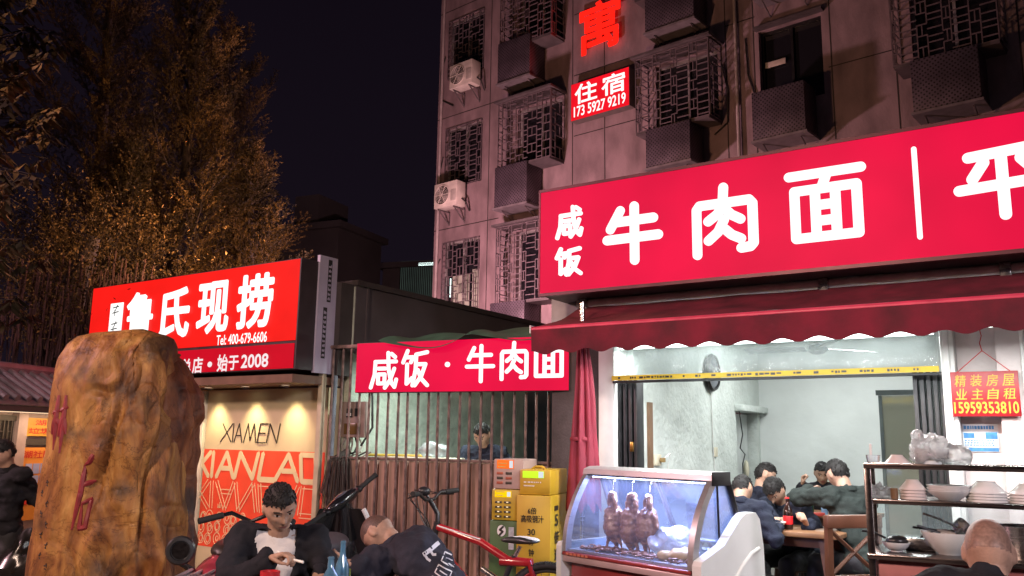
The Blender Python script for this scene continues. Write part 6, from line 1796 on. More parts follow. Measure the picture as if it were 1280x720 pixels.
# ------------------------------------------------------------------ mountain bike
def bike():
    ra = atY(688, 548, 6.12); ra.z = .335
    fa = atY(500, 548, 6.5); fa.z = .335
    d = (fa - ra); d.z = 0; d.normalize()
    F_ = Frame((ra.x, ra.y), d)             # s from rear axle towards the front, m to the side
    t = thing('mountain_bike', 'red mountain bike with a painted highlight on its black saddle leaning by the brown fence', 'bicycle', F_.P(.5, 0, 0), F_.rz)
    RED = M('bike_red', (.33, .012, .018), .28, var=.1, coat=.6); BLK = M('bike_black', (.02, .02, .022), .35, var=.2); SIL = M('bike_silver', (.5, .5, .5), .25, 1.0, .1)
    P = lambda s, z, m=0: F_.P(s, m, z)
    wb = 1.04
    def wheel(s, steer=0.0):
        c = P(s, .335)
        f = Frame(c, F_.d * math.cos(steer) + F_.m * math.sin(steer))
        q = lambda a, r, m=0: f.P(r * math.cos(a), m, .335 + r * math.sin(a))
        ring = MB(); n = 56; vs_ = []
        for i in range(n):
            a = 2 * pi * i / n
            for k in range(10):
                b = 2 * pi * k / 10
                vs_.append(q(a, .31 + .024 * math.cos(b), .024 * math.sin(b)))
        ring.add(vs_, [(i * 10 + k, ((i + 1) % n) * 10 + k, ((i + 1) % n) * 10 + (k + 1) % 10, i * 10 + (k + 1) % 10) for i in range(n) for k in range(10)])
        for i in range(112):                 # tread knobs
            a = 2 * pi * i / 112
            for m in (-.012, .012):
                o_ = .01 if i % 2 else 0
                ring.hexa([q(a, .330, m - .007 + o_), q(a + .03, .330, m - .007 + o_), q(a + .03, .330, m + .007 + o_), q(a, .330, m + .007 + o_),
                           q(a, .340, m - .006 + o_), q(a + .028, .340, m - .006 + o_), q(a + .028, .340, m + .006 + o_), q(a, .340, m + .006 + o_)])
        w = part('wheel', ring, RUBBER, t)
        rim = MB().tube([q(2 * pi * i / 48, .278) for i in range(49)], .014, 8)
        part('rim', rim, BLK, w)
        sp = MB()
        for i in range(28):
            a = 2 * pi * i / 28; b = a + (.9 if i % 2 else -.9)
            sp.tube([q(b, .02, .03 if i % 4 < 2 else -.03), q(a, .272)], .0016, 4, caps=False)
        part('spokes', sp, SIL, w)
        part('hub', MB().tube([q(0, 0, -.055), q(0, 0, .055)], .022, 12), SIL, w)
        part('brake_disc', MB().lathe(q(0, 0, .04), [(.03, 0), (.085, 0), (.085, .003), (.03, .003)], 24, f.m), SIL, w)
    wheel(0); wheel(wb, -.15)
    bb = P(.42, .30); ht = P(.85, .90); hb = P(.89, .75); st = P(.24, .70); sx_ = P(.33, .53)
    piv = P(.36, .44)
    part('down_tube', MB().tube([hb + Vector((0, 0, .03)), hb.lerp(bb, .5) + Vector((0, 0, .01)), bb], .03, 12, radii=[.034, .038, .034]), RED, t)
    part('top_tube', MB().tube([ht - Vector((0, 0, .03)), ht.lerp(st, .55) + Vector((0, 0, -.01)), P(.3, .665)], .028, 12), RED, t)
    part('seat_tube', MB().tube([bb, P(.30, .60), P(.255, .70)], .02, 12), BLK, t)
    part('head_tube', MB().tube([hb, ht], .026, 12), BLK, t)
    part('swing_arm', MB().tube([P(.36, .66), P(.14, .66), P(.10, .52), P(0, .335, .05)], .02, 10, radii=[.036, .034, .024, .014]).tube([P(.12, .52), P(0, .335, -.05)], .014, 8).tube([piv, P(.14, .59)], .02, 8)
         .tube([bb, P(0, .335, .05)], .013, 8).tube([bb, P(0, .335, -.05)], .013, 8), RED, t)
    part('shock', MB().tube([P(.36, .52), P(.5, .60)], .022, 10), SIL, t)
    part('stripe', MB().tube([hb.lerp(bb, .1) + Vector((0, -.03, .035)), hb.lerp(bb, .85) + Vector((0, -.03, .03))], .006, 6).tube([ht + Vector((0, -.024, -.02)), ht.lerp(st, .55) + Vector((0, -.026, .01))], .005, 6), M('bike_white', (.7, .7, .7), .3), t)
    fd = -F_.m if F_.m.y > 0 else F_.m
    lf = Frame(hb.lerp(bb, .55) + fd * .034, (bb - hb))
    ang = math.atan2(bb.z - hb.z, (Vector((bb.x - hb.x, bb.y - hb.y))).length)
    V, Fc = glyph('INC', .02)
    k = MB(); u_ = (bb - hb).normalized(); v_ = u_.cross(fd).normalized(); v_ = v_ if v_.z > 0 else -v_
    o_ = hb.lerp(bb, .42) + fd * .0345 - v_ * .018
    k.add([o_ + u_ * (a * .06) + v_ * (b * .05) for a, b in V], Fc)
    part('frame_lettering', k, M('bike_white', (.7, .7, .7), .3), t)
    # fork, bars
    fx = Frame(P(wb, 0), F_.d * math.cos(.3) + F_.m * math.sin(.3))
    part('fork', MB().tube([hb + F_.m * .05, P(wb, .335, .055)], .018, 8).tube([hb - F_.m * .05, P(wb, .335, -.055)], .018, 8).tube([hb + F_.m * .055, hb - F_.m * .055], .02, 8), M('fork_grey', (.12, .12, .125), .3, .6), t)
    bc = P(.92, 1.06); side = (F_.m * math.cos(.15) + F_.d * math.sin(.15)).normalized()
    part('stem', MB().tube([ht, ht + Vector((0, 0, .06)), bc], .018, 10), BLK, t)
    bars = part('handlebar', MB().tube([bc + side * .30 - F_.d * .05 + Vector((0, 0, .055)), bc + side * .14 + Vector((0, 0, .045)), bc + side * .06, bc - side * .06, bc - side * .14 + Vector((0, 0, .045)), bc - side * .30 - F_.d * .05 + Vector((0, 0, .055))], .013, 10), BLK, t)
    for sg in (1, -1):
        e0 = bc + side * .19 * sg - F_.d * .015 + Vector((0, 0, .048)); e1 = bc + side * .31 * sg - F_.d * .052 + Vector((0, 0, .056))
        part('grip', MB().tube([e0, e1], .019, 10), RUBBER, bars)
        part('brake_lever', MB().tube([e0, e0 + F_.d * .04 - Vector((0, 0, .02)), e1 + F_.d * .035 - Vector((0, 0, .03))], .006, 6).ell(e0 + F_.d * .02, .022, .022, .018), BLK, bars)
    lp = bc + F_.d * .03 + side * .03 + Vector((0, 0, .06))
    part('headlight', MB().ell(lp, .05, .045, .035).tube([lp, bc], .01, 6), BLACKP, t)
    cab_ = MB()
    for k_, off in enumerate((.16, -.16, .1, -.1)):
        cab_.tube([bc + side * off + Vector((0, 0, .045)), bc + F_.d * (.10 + .02 * k_) + side * off * .6 + Vector((0, 0, .02 * k_)), P(.96, .92, .03 * (k_ - 1.5)), P(.86, .78, .02)], .004, 6)
    part('cables', cab_, BLACKP, t)
    # saddle
    sp_ = P(.215, .765)
    part('seat_post', MB().tube([P(.255, .69), sp_], .014, 10), SIL, t)
    def sadfn(q):
        w = .32 + .68 * max(0, min(1, (.15 - q.x) / .8)) ** 1.2
        return Vector((q.x, q.y * w, q.z * (.8 if q.z > 0 else .5) + .25 * max(0, -q.x - .5) - .15 * max(0, q.x - .6)))
    sd = part('saddle', MB().ell(sp_ + Vector((0, 0, .035)), .145, .075, .04, F_.d, F_.m, Vector((0, 0, 1)), 28, 16, sadfn), M('saddle_black', (.02, .02, .02), .35), t)
    part('saddle_highlight', MB().ell(sp_ + Vector((0, 0, .041)) - F_.d * .02, .122, .062, .038, F_.d, F_.m, Vector((0, 0, 1)), 24, 12, sadfn), M('saddle_white', (.6, .6, .58), .35), sd)  # white top panel stands for the highlight on the saddle
    part('crank', MB().lathe(bb + fd * .05, [(.0, 0), (.085, 0), (.085, .004), (0, .004)], 28, fd).tube([bb + fd * .06, bb + fd * .07 + F_.d * .12 - Vector((0, 0, .12))], .01, 8).tube([bb - fd * .06, bb - fd * .07 - F_.d * .12 + Vector((0, 0, .12))], .01, 8), BLK, t)
    part('pedal', MB().fbox(Frame(bb + fd * .1 + F_.d * .12, F_.d), -.045, .045, -.04, .04, bb.z - .13, bb.z - .11, .004), BLK, t)
    part('chain', MB().tube([bb + fd * .05 + Vector((0, 0, .08)), P(0, .38) + fd * .05], .005, 5).tube([bb + fd * .05 - Vector((0, 0, .08)), P(0, .29) + fd * .05], .005, 5), DARKSTEEL, t)
    part('kickstand', MB().tube([P(.3, .3) + fd * .05, P(.2, .004) + fd * .2], .009, 6), BLK, t)
bike()

# ------------------------------------------------------------------ scooters
def scooter_wheel(t, c, ax, r=.21, w=.045):
    x = Frame(c, Vector((-ax.y, ax.x, 0)))
    wl_ = part('wheel', MB().lathe(c - ax * w, [(r * .62, 0), (r * .9, .0), (r, w * .6), (r, w * 1.4), (r * .9, w * 2), (r * .62, w * 2)], 32, ax), RUBBER, t)
    part('rim', MB().lathe(c - ax * w * .8, [(0, 0), (r * .64, 0), (r * .64, w * 1.6), (0, w * 1.6)], 24, ax), M('rim_grey', (.2, .2, .21), .35, .7), wl_)
def black_scooter():
    a = gz(426, 600, 6.87, 0)
    F_ = Frame(a, (-.02, 1))                   # s = forward (to the right and away)
    t = thing('scooter', 'black electric scooter with a tall leg shield and white rear by the fence', 'scooter', a, F_.rz)
    BK = M('scooter_black', (.013, .013, .015), .22, var=.2, coat=.6); WT = M('scooter_white', (.70, .70, .72), .25, var=.05, coat=.6); ST = M('scooter_seat', (.06, .055, .065), .5, var=.2)
    P = lambda s, m, z: F_.P(s, m, z)
    scooter_wheel(t, P(.50, 0, .21), F_.m); scooter_wheel(t, P(-.72, 0, .21), F_.m)
    # leg shield: curved broad sheet
    nx, nz = 12, 20; vs_ = []
    for j in range(nz + 1):
        for i in range(nx + 1):
            y = -1 + 2 * i / nx; z = j / nz
            w = .24 * (.55 + .6 * math.sin(pi * min(1, z * .8 + .12)))
            vs_.append(P(.26 + .10 * (1 - z) - .10 * z - .09 * y * y, y * w, .25 + .69 * z))
    n0 = len(vs_)
    vs_ += [v + F_.d * .05 for v in vs_]
    fs = [(j * (nx + 1) + i, j * (nx + 1) + i + 1, (j + 1) * (nx + 1) + i + 1, (j + 1) * (nx + 1) + i) for i in range(nx) for j in range(nz)]
    fs += [tuple(n0 + q for q in reversed(f)) for f in fs]
    rim = [i for i in range(nx + 1)] + [j * (nx + 1) + nx for j in range(1, nz + 1)] + [nz * (nx + 1) + i for i in range(nx - 1, -1, -1)] + [j * (nx + 1) for j in range(nz - 1, 0, -1)]
    fs += [(rim[k], rim[(k + 1) % len(rim)], n0 + rim[(k + 1) % len(rim)], n0 + rim[k]) for k in range(len(rim))]
    sh = part('leg_shield', MB().add(vs_, fs), BK, t)
    tr = [vs_[j * (nx + 1)] - F_.m * .010 + F_.d * .01 for j in range(8, nz + 1)]
    part('shield_trim', MB().tube(tr, .02, 8), WT, sh)
    part('front_fairing', MB().ell(P(.32, 0, .62), .12, .16, .26, F_.d, F_.m), BK, t)
    part('front_fender', MB().ell(P(.50, 0, .33), .22, .07, .10, F_.d, F_.m), BK, t)
    part('fork', MB().tube([P(.50, .07, .21), P(.28, .07, .6)], .022, 8).tube([P(.50, -.07, .21), P(.28, -.07, .6)], .022, 8), STEEL, t)
    part('steering_column', MB().tube([P(.26, 0, .70), P(.22, 0, .9), P(.16, 0, 1.02)], .045, 12, radii=[.12, .09, .055]), BK, t)
    # handlebar cowl turned, dash, mirrors stems, grips
    hc = P(.15, 0, 1.0); sd = (F_.m * .90 - F_.d * .45).normalized()
    tilt = Vector((0, 0, -.38))
    sdv = Vector((-.60, -.60, -.50)).normalized()                     # bars lean with the machine on its stand
    fw = (F_.d - sdv * F_.d.dot(sdv)).normalized(); upv = sdv.cross(fw); upv = upv if upv.z > 0 else -upv
    hb_ = part('handlebar_cowl', MB().ell(hc, .175, .075, .055, sdv, fw, upv, 28, 16), BK, t)
    part('dashboard', MB().ell(hc + upv * .03 - fw * .015, .085, .045, .03, sdv, fw, upv, 24, 12), M('dash_glass', (.10, .10, .12), .08, var=0, coat=.5), hb_)
    for sg in (1, -1):
        e0 = hc + sdv * .17 * sg; e1 = hc + sdv * .36 * sg + upv * .01
        part('grip', MB().tube([e0, e1], .02, 10).tube([e1, e1 + sdv * .012 * sg], .024, 10), RUBBER, hb_)
        part('brake_lever', MB().tube([e0 + fw * .03, e0 + fw * .065 + sdv * .04 * sg, e1 + fw * .05 - sdv * .03 * sg], .007, 6).ell(e0, .035, .03, .028), DARKSTEEL, hb_)
    part('floorboard', MB().fbox(F_, -.25, .3, -.14, .14, .24, .31, .02), BK, t)
    def bodyfn(q): return Vector((q.x, q.y * (1 - .25 * max(0, q.z)), q.z))
    part('rear_body', MB().ell(P(-.50, 0, .50), .40, .19, .24, F_.d, F_.m, Vector((0, 0, 1)), 32, 20, bodyfn), WT, t)
    part('seat', MB().ell(P(-.45, 0, .735), .38, .15, .075, F_.d, F_.m, Vector((0, 0, 1)), 28, 14, lambda q: Vector((q.x, q.y, q.z + .25 * max(0, -q.x - .3)))), ST, t)
    part('tail_lamp', MB().ell(P(-.88, 0, .58), .03, .07, .035, F_.d, F_.m), M('tail_red', (.4, .01, .01), .15), t)
    part('kickstand', MB().tube([P(-.3, .1, .25), P(-.35, .22, .004)], .014, 8), DARKSTEEL, t)
black_scooter()
def pink_scooter():
    a = gz(296, 600, 4.95, 0)
    F_ = Frame(a, (-.05, 1))
    t = thing('scooter', 'pink electric scooter with a black seat and a silver rear rack beside the carved stone', 'scooter', a, F_.rz)
    PK = M('scooter_pink', (.42, .055, .09), .25, var=.08, coat=.6); BK = M('scooter_black', (.013, .013, .015), .22); SV = M('rack_silver', (.55, .54, .58), .3, .7, .1)
    P = lambda s, m, z: F_.P(s, m, z)
    scooter_wheel(t, P(.62, 0, .2), F_.m, .2); scooter_wheel(t, P(-.55, 0, .2), F_.m, .2)
    part('body', MB().ell(P(-.22, 0, .66), .40, .15, .22, F_.d, F_.m, Vector((0, 0, 1)), 30, 18, lambda q: Vector((q.x, q.y, q.z + .12 * q.x))), PK, t)
    part('floorboard', MB().fbox(F_, -.15, .42, -.11, .11, .22, .27, .015), BK, t)
    part('leg_shield', MB().ell(P(.46, 0, .55), .06, .17, .33, F_.d, F_.m), PK, t)
    part('seat', MB().ell(P(-.02, -.03, .885), .27, .12, .062, F_.d, F_.m, Vector((0, 0, 1)), 26, 14), M('seat_brown_black', (.025, .02, .018), .45), t)
    rk = MB().fbox(F_, -.72, -.38, -.16, .12, .785, .81, .008)
    for m in (-.09, -.03, .03, .09): rk.tube([P(-.72, m, .82), P(-.4, m, .82)], .008, 6)
    rk.tube([P(-.66, .1, .73), P(-.55, .1, .3)], .01, 6).tube([P(-.66, -.1, .73), P(-.55, -.1, .3)], .01, 6)
    part('rear_rack', rk, SV, t)
    bx = part('tail_box', MB().fbox(F_, -.78, -.55, -.14, .12, .63, .78, .02), SV, t)
    part('plate', MB().fbox(F_, -.79, -.782, -.12, .07, .70, .75, .003), M('scooter_white', (.7, .7, .72), .25), bx)
    lc = atY(226, 688, 4.55)
    bk = MB().tube([P(-.70, .1, .70), lc + Vector((.06, .02, -.10)), lc + Vector((.0, 0, -.06))], .016, 8, radii=[.022, .018, .014])
    ml = part('lamp_bracket', bk, BK, t)
    ax = Vector((.25, -1, .05)).normalized()
    part('round_reflector', MB().lathe(lc, [(0, 0), (.062, .0), (.074, .012), (.066, .026), (.050, .028), (.046, .018), (0, .018)], 24, ax), BLACKP, ml)
    part('reflector_lens', MB().lathe(lc + ax * .0185, [(0.001, 0), (.043, 0)], 24, ax), M('amber_lens', (.012, .010, .010), .15, var=.4, scale=60), ml)
    part('steering_column', MB().tube([P(.47, 0, .85), P(.40, 0, .97)], .03, 10), BK, t)
    hc = P(.40, 0, .985)
    part('handlebar', MB().tube([hc + F_.m * .25 - F_.d * .10 + Vector((0, 0, .02)), hc + F_.m * .12 + Vector((0, 0, .05)), hc, hc - F_.m * .12 + Vector((0, 0, .05)), hc - F_.m * .25 - F_.d * .10 + Vector((0, 0, .02))], .013, 8), BK, t)
    for sg in (1, -1):
        e0 = hc + F_.m * .16 * sg - F_.d * .04 + Vector((0, 0, .04)); e1 = hc + F_.m * .28 * sg - F_.d * .12 + Vector((0, 0, .01))
        part('grip', MB().tube([e0, e1], .019, 10), RUBBER, t)
        part('brake_lever', MB().tube([e0 + F_.d * .02, e0 + F_.d * .06, e1 + F_.d * .05], .006, 6), DARKSTEEL, t)
    part('kickstand', MB().tube([P(0, .1, .22), P(-.05, .2, .004)], .012, 8), DARKSTEEL, t)
pink_scooter()

# ------------------------------------------------------------------ people
SKIN = [M('skin_a', (.42, .26, .185), .55, var=.22, scale=22, spec=.35, bump=.12, bscale=120), M('skin_b', (.40, .245, .18), .5, var=.25, scale=22, spec=.4, bump=.12, bscale=120)]
HAIR = M('hair_black', (.010, .009, .009), .62, spec=.3, var=.3, scale=60)
STUB = M('hair_stubble', (.25, .15, .115), .5, var=.3, scale=90)
STUB2 = M('hair_cropped', (.10, .058, .046), .6, var=.4, scale=120)
EYEW = M('eye_white', (.55, .52, .48), .3, var=0); IRIS = M('eye_dark', (.012, .008, .006), .15, var=0); LIP = M('lip', (.30, .11, .09), .45, var=.1); BROW = M('brow', (.03, .022, .02), .7, var=0)
NAVY = M('cloth_navy', (.020, .024, .040), .92, spec=.15, var=.3, scale=7, bump=.25, bscale=160); BLACKC = M('cloth_black', (.020, .020, .025), .92, spec=.15, var=.3, scale=7, bump=.25, bscale=160)
DGREEN = M('cloth_dark_green', (.028, .036, .034), .92, spec=.15, var=.3, scale=7, bump=.25, bscale=160); CHAR = M('cloth_charcoal', (.035, .035, .05), .92, spec=.15, var=.3, scale=6, bump=.25, bscale=160)
TSH = M('tshirt_white', (.68, .66, .65), .8, var=.06, bump=.2, bscale=120); TROU = M('trouser_dark', (.02, .021, .026), .8, var=.3); SHOE = M('shoe_black', (.02, .02, .02), .5)
ZUP = Vector((0, 0, 1))

def ik(a, b, l1, l2, pole):
    d = b - a; L_ = d.length
    if L_ > (l1 + l2) * .995: b = a + d * ((l1 + l2) * .995 / L_); d = b - a; L_ = d.length
    n = d / L_
    c = (l1 * l1 - l2 * l2 + L_ * L_) / (2 * L_)
    h = math.sqrt(max(0, l1 * l1 - c * c))
    p = (pole - n * pole.dot(n)).normalized()
    return a + n * c + p * h, b
def head_shape(mb, c, r, f, u, sc=1.0, nu=56, nv=44):
    vs_ = []
    for i in range(nv + 1):
        ph = pi * i / nv - pi / 2; ph = max(-1.53, min(1.53, ph))
        for j in range(nu):
            a = 2 * pi * j / nu
            x, y, z = math.cos(ph) * math.cos(a), math.cos(ph) * math.sin(a), math.sin(ph)
            full = max(.05, math.cos(ph)) ** -.20; x *= full; y *= full
            X, Y, Z = x * .077, y * .098, z * .118
            low = max(0, -z - .05)
            X *= 1 - .42 * low ** 1.3; 
            if y > 0: Y *= 1 - .10 * low
            else: Y *= 1 - .55 * low
            if y > 0:                                     # the face
                Y -= .010 * max(0, 1 - (x / .8) ** 2) * (1 if abs(z) < .6 else 0) * (1 - abs(z) / .6)
                g = lambda x0, z0, sx, sz: math.exp(-((X - x0) / sx) ** 2 - ((Z - z0) / sz) ** 2)
                Y += .027 * g(0, -.026, .011, .014) + .014 * g(0, -.004, .008, .022)     # nose
                Y += .007 * (g(.03, .028, .022, .008) + g(-.03, .028, .022, .008))        # brow ridge
                Y -= .011 * (g(.031, .008, .015, .011) + g(-.031, .008, .015, .011))      # eye sockets
                Y += .008 * (g(.031, .007, .010, .006) + g(-.031, .007, .010, .006))      # eyeballs
                Y += .008 * g(0, -.060, .022, .007) + .006 * g(0, -.071, .019, .006) - .004 * g(0, -.0655, .02, .002)
                Y += .010 * g(0, -.098, .022, .014)                                       # chin
                Y += .005 * (g(.045, -.022, .018, .018) + g(-.045, -.022, .018, .018))    # cheeks
            vs_.append(c + (r * X + f * Y + u * Z) * sc)
    fs = [(i * nu + j, i * nu + (j + 1) % nu, (i + 1) * nu + (j + 1) % nu, (i + 1) * nu + j) for i in range(nv) for j in range(nu)]
    fs += [tuple(range(nu - 1, -1, -1)), tuple(nv * nu + j for j in range(nu))]
    mb.add(vs_, fs)
def hand(mb, W, f, n, curl, side=1, spread=1.0, thumb=.5):
    """wrist W, finger direction f, palm normal n; five fingers that bend toward the palm"""
    f = f.normalized(); n = (n - f * n.dot(f)).normalized(); s = f.cross(n) * side
    for k, (off, ln, cv) in enumerate(((.030, .072, 1.0), (.010, .080, 1.0), (-.010, .074, 1.02), (-.029, .058, 1.05))):
        kn = W + f * (.088 - .006 * (k == 3) - .003 * (k == 0)) + s * off * spread
        mb.cone(W + f * .008 + s * off * .55, kn, .0155, .0125, 10, 3)
        d = f; p = kn; a = 0
        for q, (part_, r0, r1) in enumerate(((.45, .0098, .0088), (.30, .0088, .0080), (.25, .0080, .0068))):
            a += curl * cv * (.75 if q == 0 else 1.0)
            d = (f * math.cos(a) + n * math.sin(a)).normalized()
            e = p + d * ln * part_
            mb.cone(p, e, r0, r1, 10, 3); p = e
    mb.cone(W + f * .02 + n * .006, W + f * .06 + n * .006, .022, .02, 10, 3)
    t0 = W + f * .022 + s * .022
    t1 = t0 + (f * .62 + s * .6 + n * .35).normalized() * .042
    t2 = t1 + (f * (.9 - .3 * thumb) + s * (.25 - .5 * thumb) + n * (.3 + .6 * thumb)).normalized() * .032
    t3 = t2 + (f * (.8 - .3 * thumb) - s * .5 * thumb + n * .6 * thumb).normalized() * .026
    mb.cone(t0, t1, .0135, .0115, 10, 3); mb.cone(t1, t2, .0112, .0098, 10, 3); mb.cone(t2, t3, .0098, .0075, 10, 3)

def person(label, base, yaw, seat=None, floor=0.0, lean=0.1, side_lean=0.0, headp=0.0, heady=0.0, headr=0.0, hands=(None, None), curls=(.5, .5), palm=(None, None),
           top=NAVY, open_front=None, hair='short', skin=0, sc=1.0, voxel=.008, poles=(None, None), neck_fwd=.02, nk=.148, group=None, legs_fwd=.42, foot_in=.0, round_back=0.0, name_parts='jacket'):
    """facing direction yaw (radians in plan); hands are world points for (left, right) wrists"""
    fw = Vector((math.cos(yaw), math.sin(yaw), 0)); rt = Vector((fw.y, -fw.x, 0))
    b = Vector((base[0], base[1], floor))
    hipz = (seat + .10 * sc) if seat is not None else .92 * sc
    pel = b + ZUP * hipz
    ta = (ZUP * math.cos(lean) + fw * math.sin(lean) + rt * side_lean).normalized()
    tf = (fw - ta * fw.dot(ta)).normalized(); tr_ = tf.cross(ta)
    t = thing('person', label, 'person', b, yaw - pi / 2, group)
    sp1 = pel + ta * .17 * sc - tf * round_back * .03; sp2 = pel + ta * .36 * sc - tf * round_back * .05; nb = pel + ta * .53 * sc + tf * round_back * .03
    up2 = (ta + fw * .15).normalized()
    hu = (up2 * math.cos(headp) + fw * math.sin(headp)).normalized() if headp else up2
    hf0 = (fw - hu * fw.dot(hu)).normalized()
    hr0 = hf0.cross(hu)
    hf = (hf0 * math.cos(heady) + hr0 * math.sin(heady)).normalized(); hr = hf.cross(hu)
    hu2 = (hu * math.cos(headr) + hr * math.sin(headr)).normalized(); hr = hf.cross(hu2); hu = hu2
    hc = nb + (ta * .5 + hu * .5).normalized() * nk * sc + tf * neck_fwd
    sh = [nb - ta * .045 * sc + tr_ * s * .175 * sc + tf * round_back * .03 for s in (-1, 1)]
    hip = [pel + rt * s * .095 * sc for s in (-1, 1)]
    U, Fo, TH, SH_ = .285 * sc, .25 * sc, .43 * sc, .43 * sc
    arms = []
    for k in (0, 1):
        s = -1 if k == 0 else 1
        tgt = hands[k]
        if tgt is None:
            tgt = sh[k] + rt * s * .07 - ZUP * .50 * sc + fw * (.06 if seat is None else .2)
        tgt = Vector(tgt)
        pole = poles[k] if poles[k] is not None else (rt * s * .55 - ZUP * .8 - fw * .35)
        el, w = ik(sh[k], tgt, U, Fo, Vector(pole)); arms.append((sh[k], el, w))
    legs = []
    for k in (0, 1):
        s = -1 if k == 0 else 1
        if seat is not None:
            kn = hip[k] + fw * legs_fwd * sc + rt * s * .06 + ZUP * (-.02)
            ft = Vector((kn.x, kn.y, floor + .08)) - fw * foot_in
            kn2, ft = ik(hip[k], ft, TH, SH_, fw + ZUP * .5)
            legs.append((hip[k], kn2, ft))
        else:
            ft = b + rt * s * .10 + fw * (.06 if k else -.05) + ZUP * .08
            kn2, ft = ik(hip[k], ft, TH, SH_, fw); legs.append((hip[k], kn2, ft))
    # ---- body: one continuous skin
    mb = MB()
    mb.ell(pel, .15 * sc, .105 * sc, .12 * sc, rt, fw, ZUP)
    mb.ell(sp1, .135 * sc, .095 * sc, .15 * sc, tr_, tf, ta); mb.ell(sp2, .155 * sc, .105 * sc, .17 * sc, tr_, tf, ta)
    mb.cone(sh[0], sh[1], .058 * sc, .058 * sc); mb.cone(nb - ta * .05, hc - hu * .07 * sc - hf * .012, .062 * sc, .054 * sc)
    head_shape(mb, hc, hr, hf, hu, sc)
    for s in (-1, 1):
        e = hc + hr * s * .076 * sc - hf * .008 - hu * .004
        mb.ell(e, .010 * sc, .020 * sc, .032 * sc, hr, (hf + hr * s * .2).normalized(), hu, 14, 10)
        mb.cone(legs[(s + 1) // 2][0], legs[(s + 1) // 2][1], .075 * sc, .05 * sc); mb.cone(legs[(s + 1) // 2][1], legs[(s + 1) // 2][2], .05 * sc, .035 * sc)
        f_ = legs[(s + 1) // 2][2]; mb.cone(f_ - ZUP * .03, f_ - ZUP * .04 + fw * .15, .035, .03)
    for k, (a, e, w) in enumerate(arms):
        mb.cone(a, e, .046 * sc, .037 * sc); mb.cone(e, w, .037 * sc, .025 * sc)
        fd = (w - e).normalized()
        pn = palm[k] if palm[k] is not None else (-rt * (1 if k else -1) * .6 - ZUP * .6)
        if isinstance(palm[k], tuple): fd, pn = Vector(palm[k][0]), Vector(palm[k][1])
        # the thumb lies on the inner / forward side
        s_ = fd.normalized().cross((Vector(pn) - fd * Vector(pn).dot(fd)).normalized())
        side = 1 if s_.dot(fw + ZUP * .6 - rt * (.4 if k else -.4)) > 0 else -1
        hand(mb, w, fd, Vector(pn), curls[k], side)
    me = remesh(mb, voxel, smooth=1, factor=.4)
    body = hang('body', me, [SKIN[skin], EYEW, IRIS, LIP, BROW, STUB2 if hair == 'cropped' else STUB], t)
    inv = wm(t).inverted(); c_l = inv @ hc; R3 = inv.to_3x3()
    lr, lf, lu = R3 @ hr, R3 @ hf, R3 @ hu
    for p in me.polygons:
        q = (p.center - c_l) / sc
        if q.length > .16: continue
        x, y, z = q.dot(lr), q.dot(lf), q.dot(lu)
        if y > .045:
            ex = abs(abs(x) - .031)
            if (ex / .0125) ** 2 + ((z - .0075) / .0062) ** 2 < 1: p.material_index = 2 if ex < .0065 else 1
            elif ex < .018 and abs(z - .029 + ex * .15) < .0045: p.material_index = 4
            elif (x / .023) ** 2 + ((z + .065) / .0105) ** 2 < 1: p.material_index = 3
            if p.material_index: continue
        if hair in ('stubble', 'cropped') and (z > .045 - .055 * min(1, max(0, (.03 - y) / .06)) and (y < .085 - max(0, .06 - z) * .9)) and not (abs(x) > .07 and z < .035): p.material_index = 5
    # ---- hair
    if hair in ('short', 'full', 'crop'):
        hb_ = MB(); grow = {'short': 1.05, 'full': 1.10, 'crop': 1.035}[hair]
        head_shape(hb_, Vector((0, 0, 0)), Vector((1, 0, 0)), Vector((0, 1, 0)), ZUP, 1.0, 64, 48)
        keep = []
        for v in hb_.v:
            line = .058 if v.y > .05 else (.058 - (.05 - v.y) * 1.05 if v.y > -.03 else -.026 - (-.03 - v.y) * .9)
            if abs(v.x) > .066 and -.03 < v.y < .03: line = max(line, .035)
            line += .007 * noise.noise(v * 45) + .004 * noise.noise(v * 130)
            keep.append(v.z > line)
        out = MB(); mp_ = {}
        for f in hb_.f:
            if len(f) == 4 and sum(keep[i] for i in f) >= 3:
                ids = []
                for i in f:
                    if i not in mp_:
                        v = hb_.v[i].copy(); n3 = noise.noise(v * 60 + Vector((skin + len(label), 0, 0)))
                        g = grow + (.05 if hair == 'full' and v.z > .05 else 0) + .022 * n3
                        mp_[i] = len(out.v); out.v.append(hc + (hr * v.x + hf * v.y + hu * v.z) * g * sc)
                    ids.append(mp_[i])
                out.f.append(tuple(ids)); out.mi.append(0)
        # inner layer closes the shell
        nin = len(out.v); edge = {}
        for f in list(out.f):
            for a_, b_ in zip(f, f[1:] + f[:1]):
                k_ = (min(a_, b_), max(a_, b_)); edge[k_] = edge.get(k_, 0) + 1
        for v in list(out.v): out.v.append(hc + (v - hc) * .93)
        for (a_, b_), c_ in edge.items():
            if c_ == 1: out.f.append((a_, b_, b_ + nin, a_ + nin)); out.mi.append(0)
        rh = random.Random(len(label)); tops = [v for v in out.v[:nin] if v is not None]
        for _ in range(300 if voxel < .007 else 220):          # separate locks break up the outline
            v = tops[rh.randrange(nin)]
            n_ = (v - hc).normalized()
            flow = (hf * rh.uniform(.2, .9) + hr * rh.uniform(-.35, .35) - hu * .5)
            flow = (flow - n_ * flow.dot(n_)).normalized()
            l_ = rh.uniform(.012, .024) * (1.1 if hair == 'full' else .75) * sc
            p0_ = hc + (v - hc) * .96
            out.tube([p0_, p0_ + flow * l_ * .5 + n_ * .0045, p0_ + flow * l_ + n_ * .001], .004, 4, radii=[.0055, .0045, .0012])
        part('hair', out, HAIR, t)
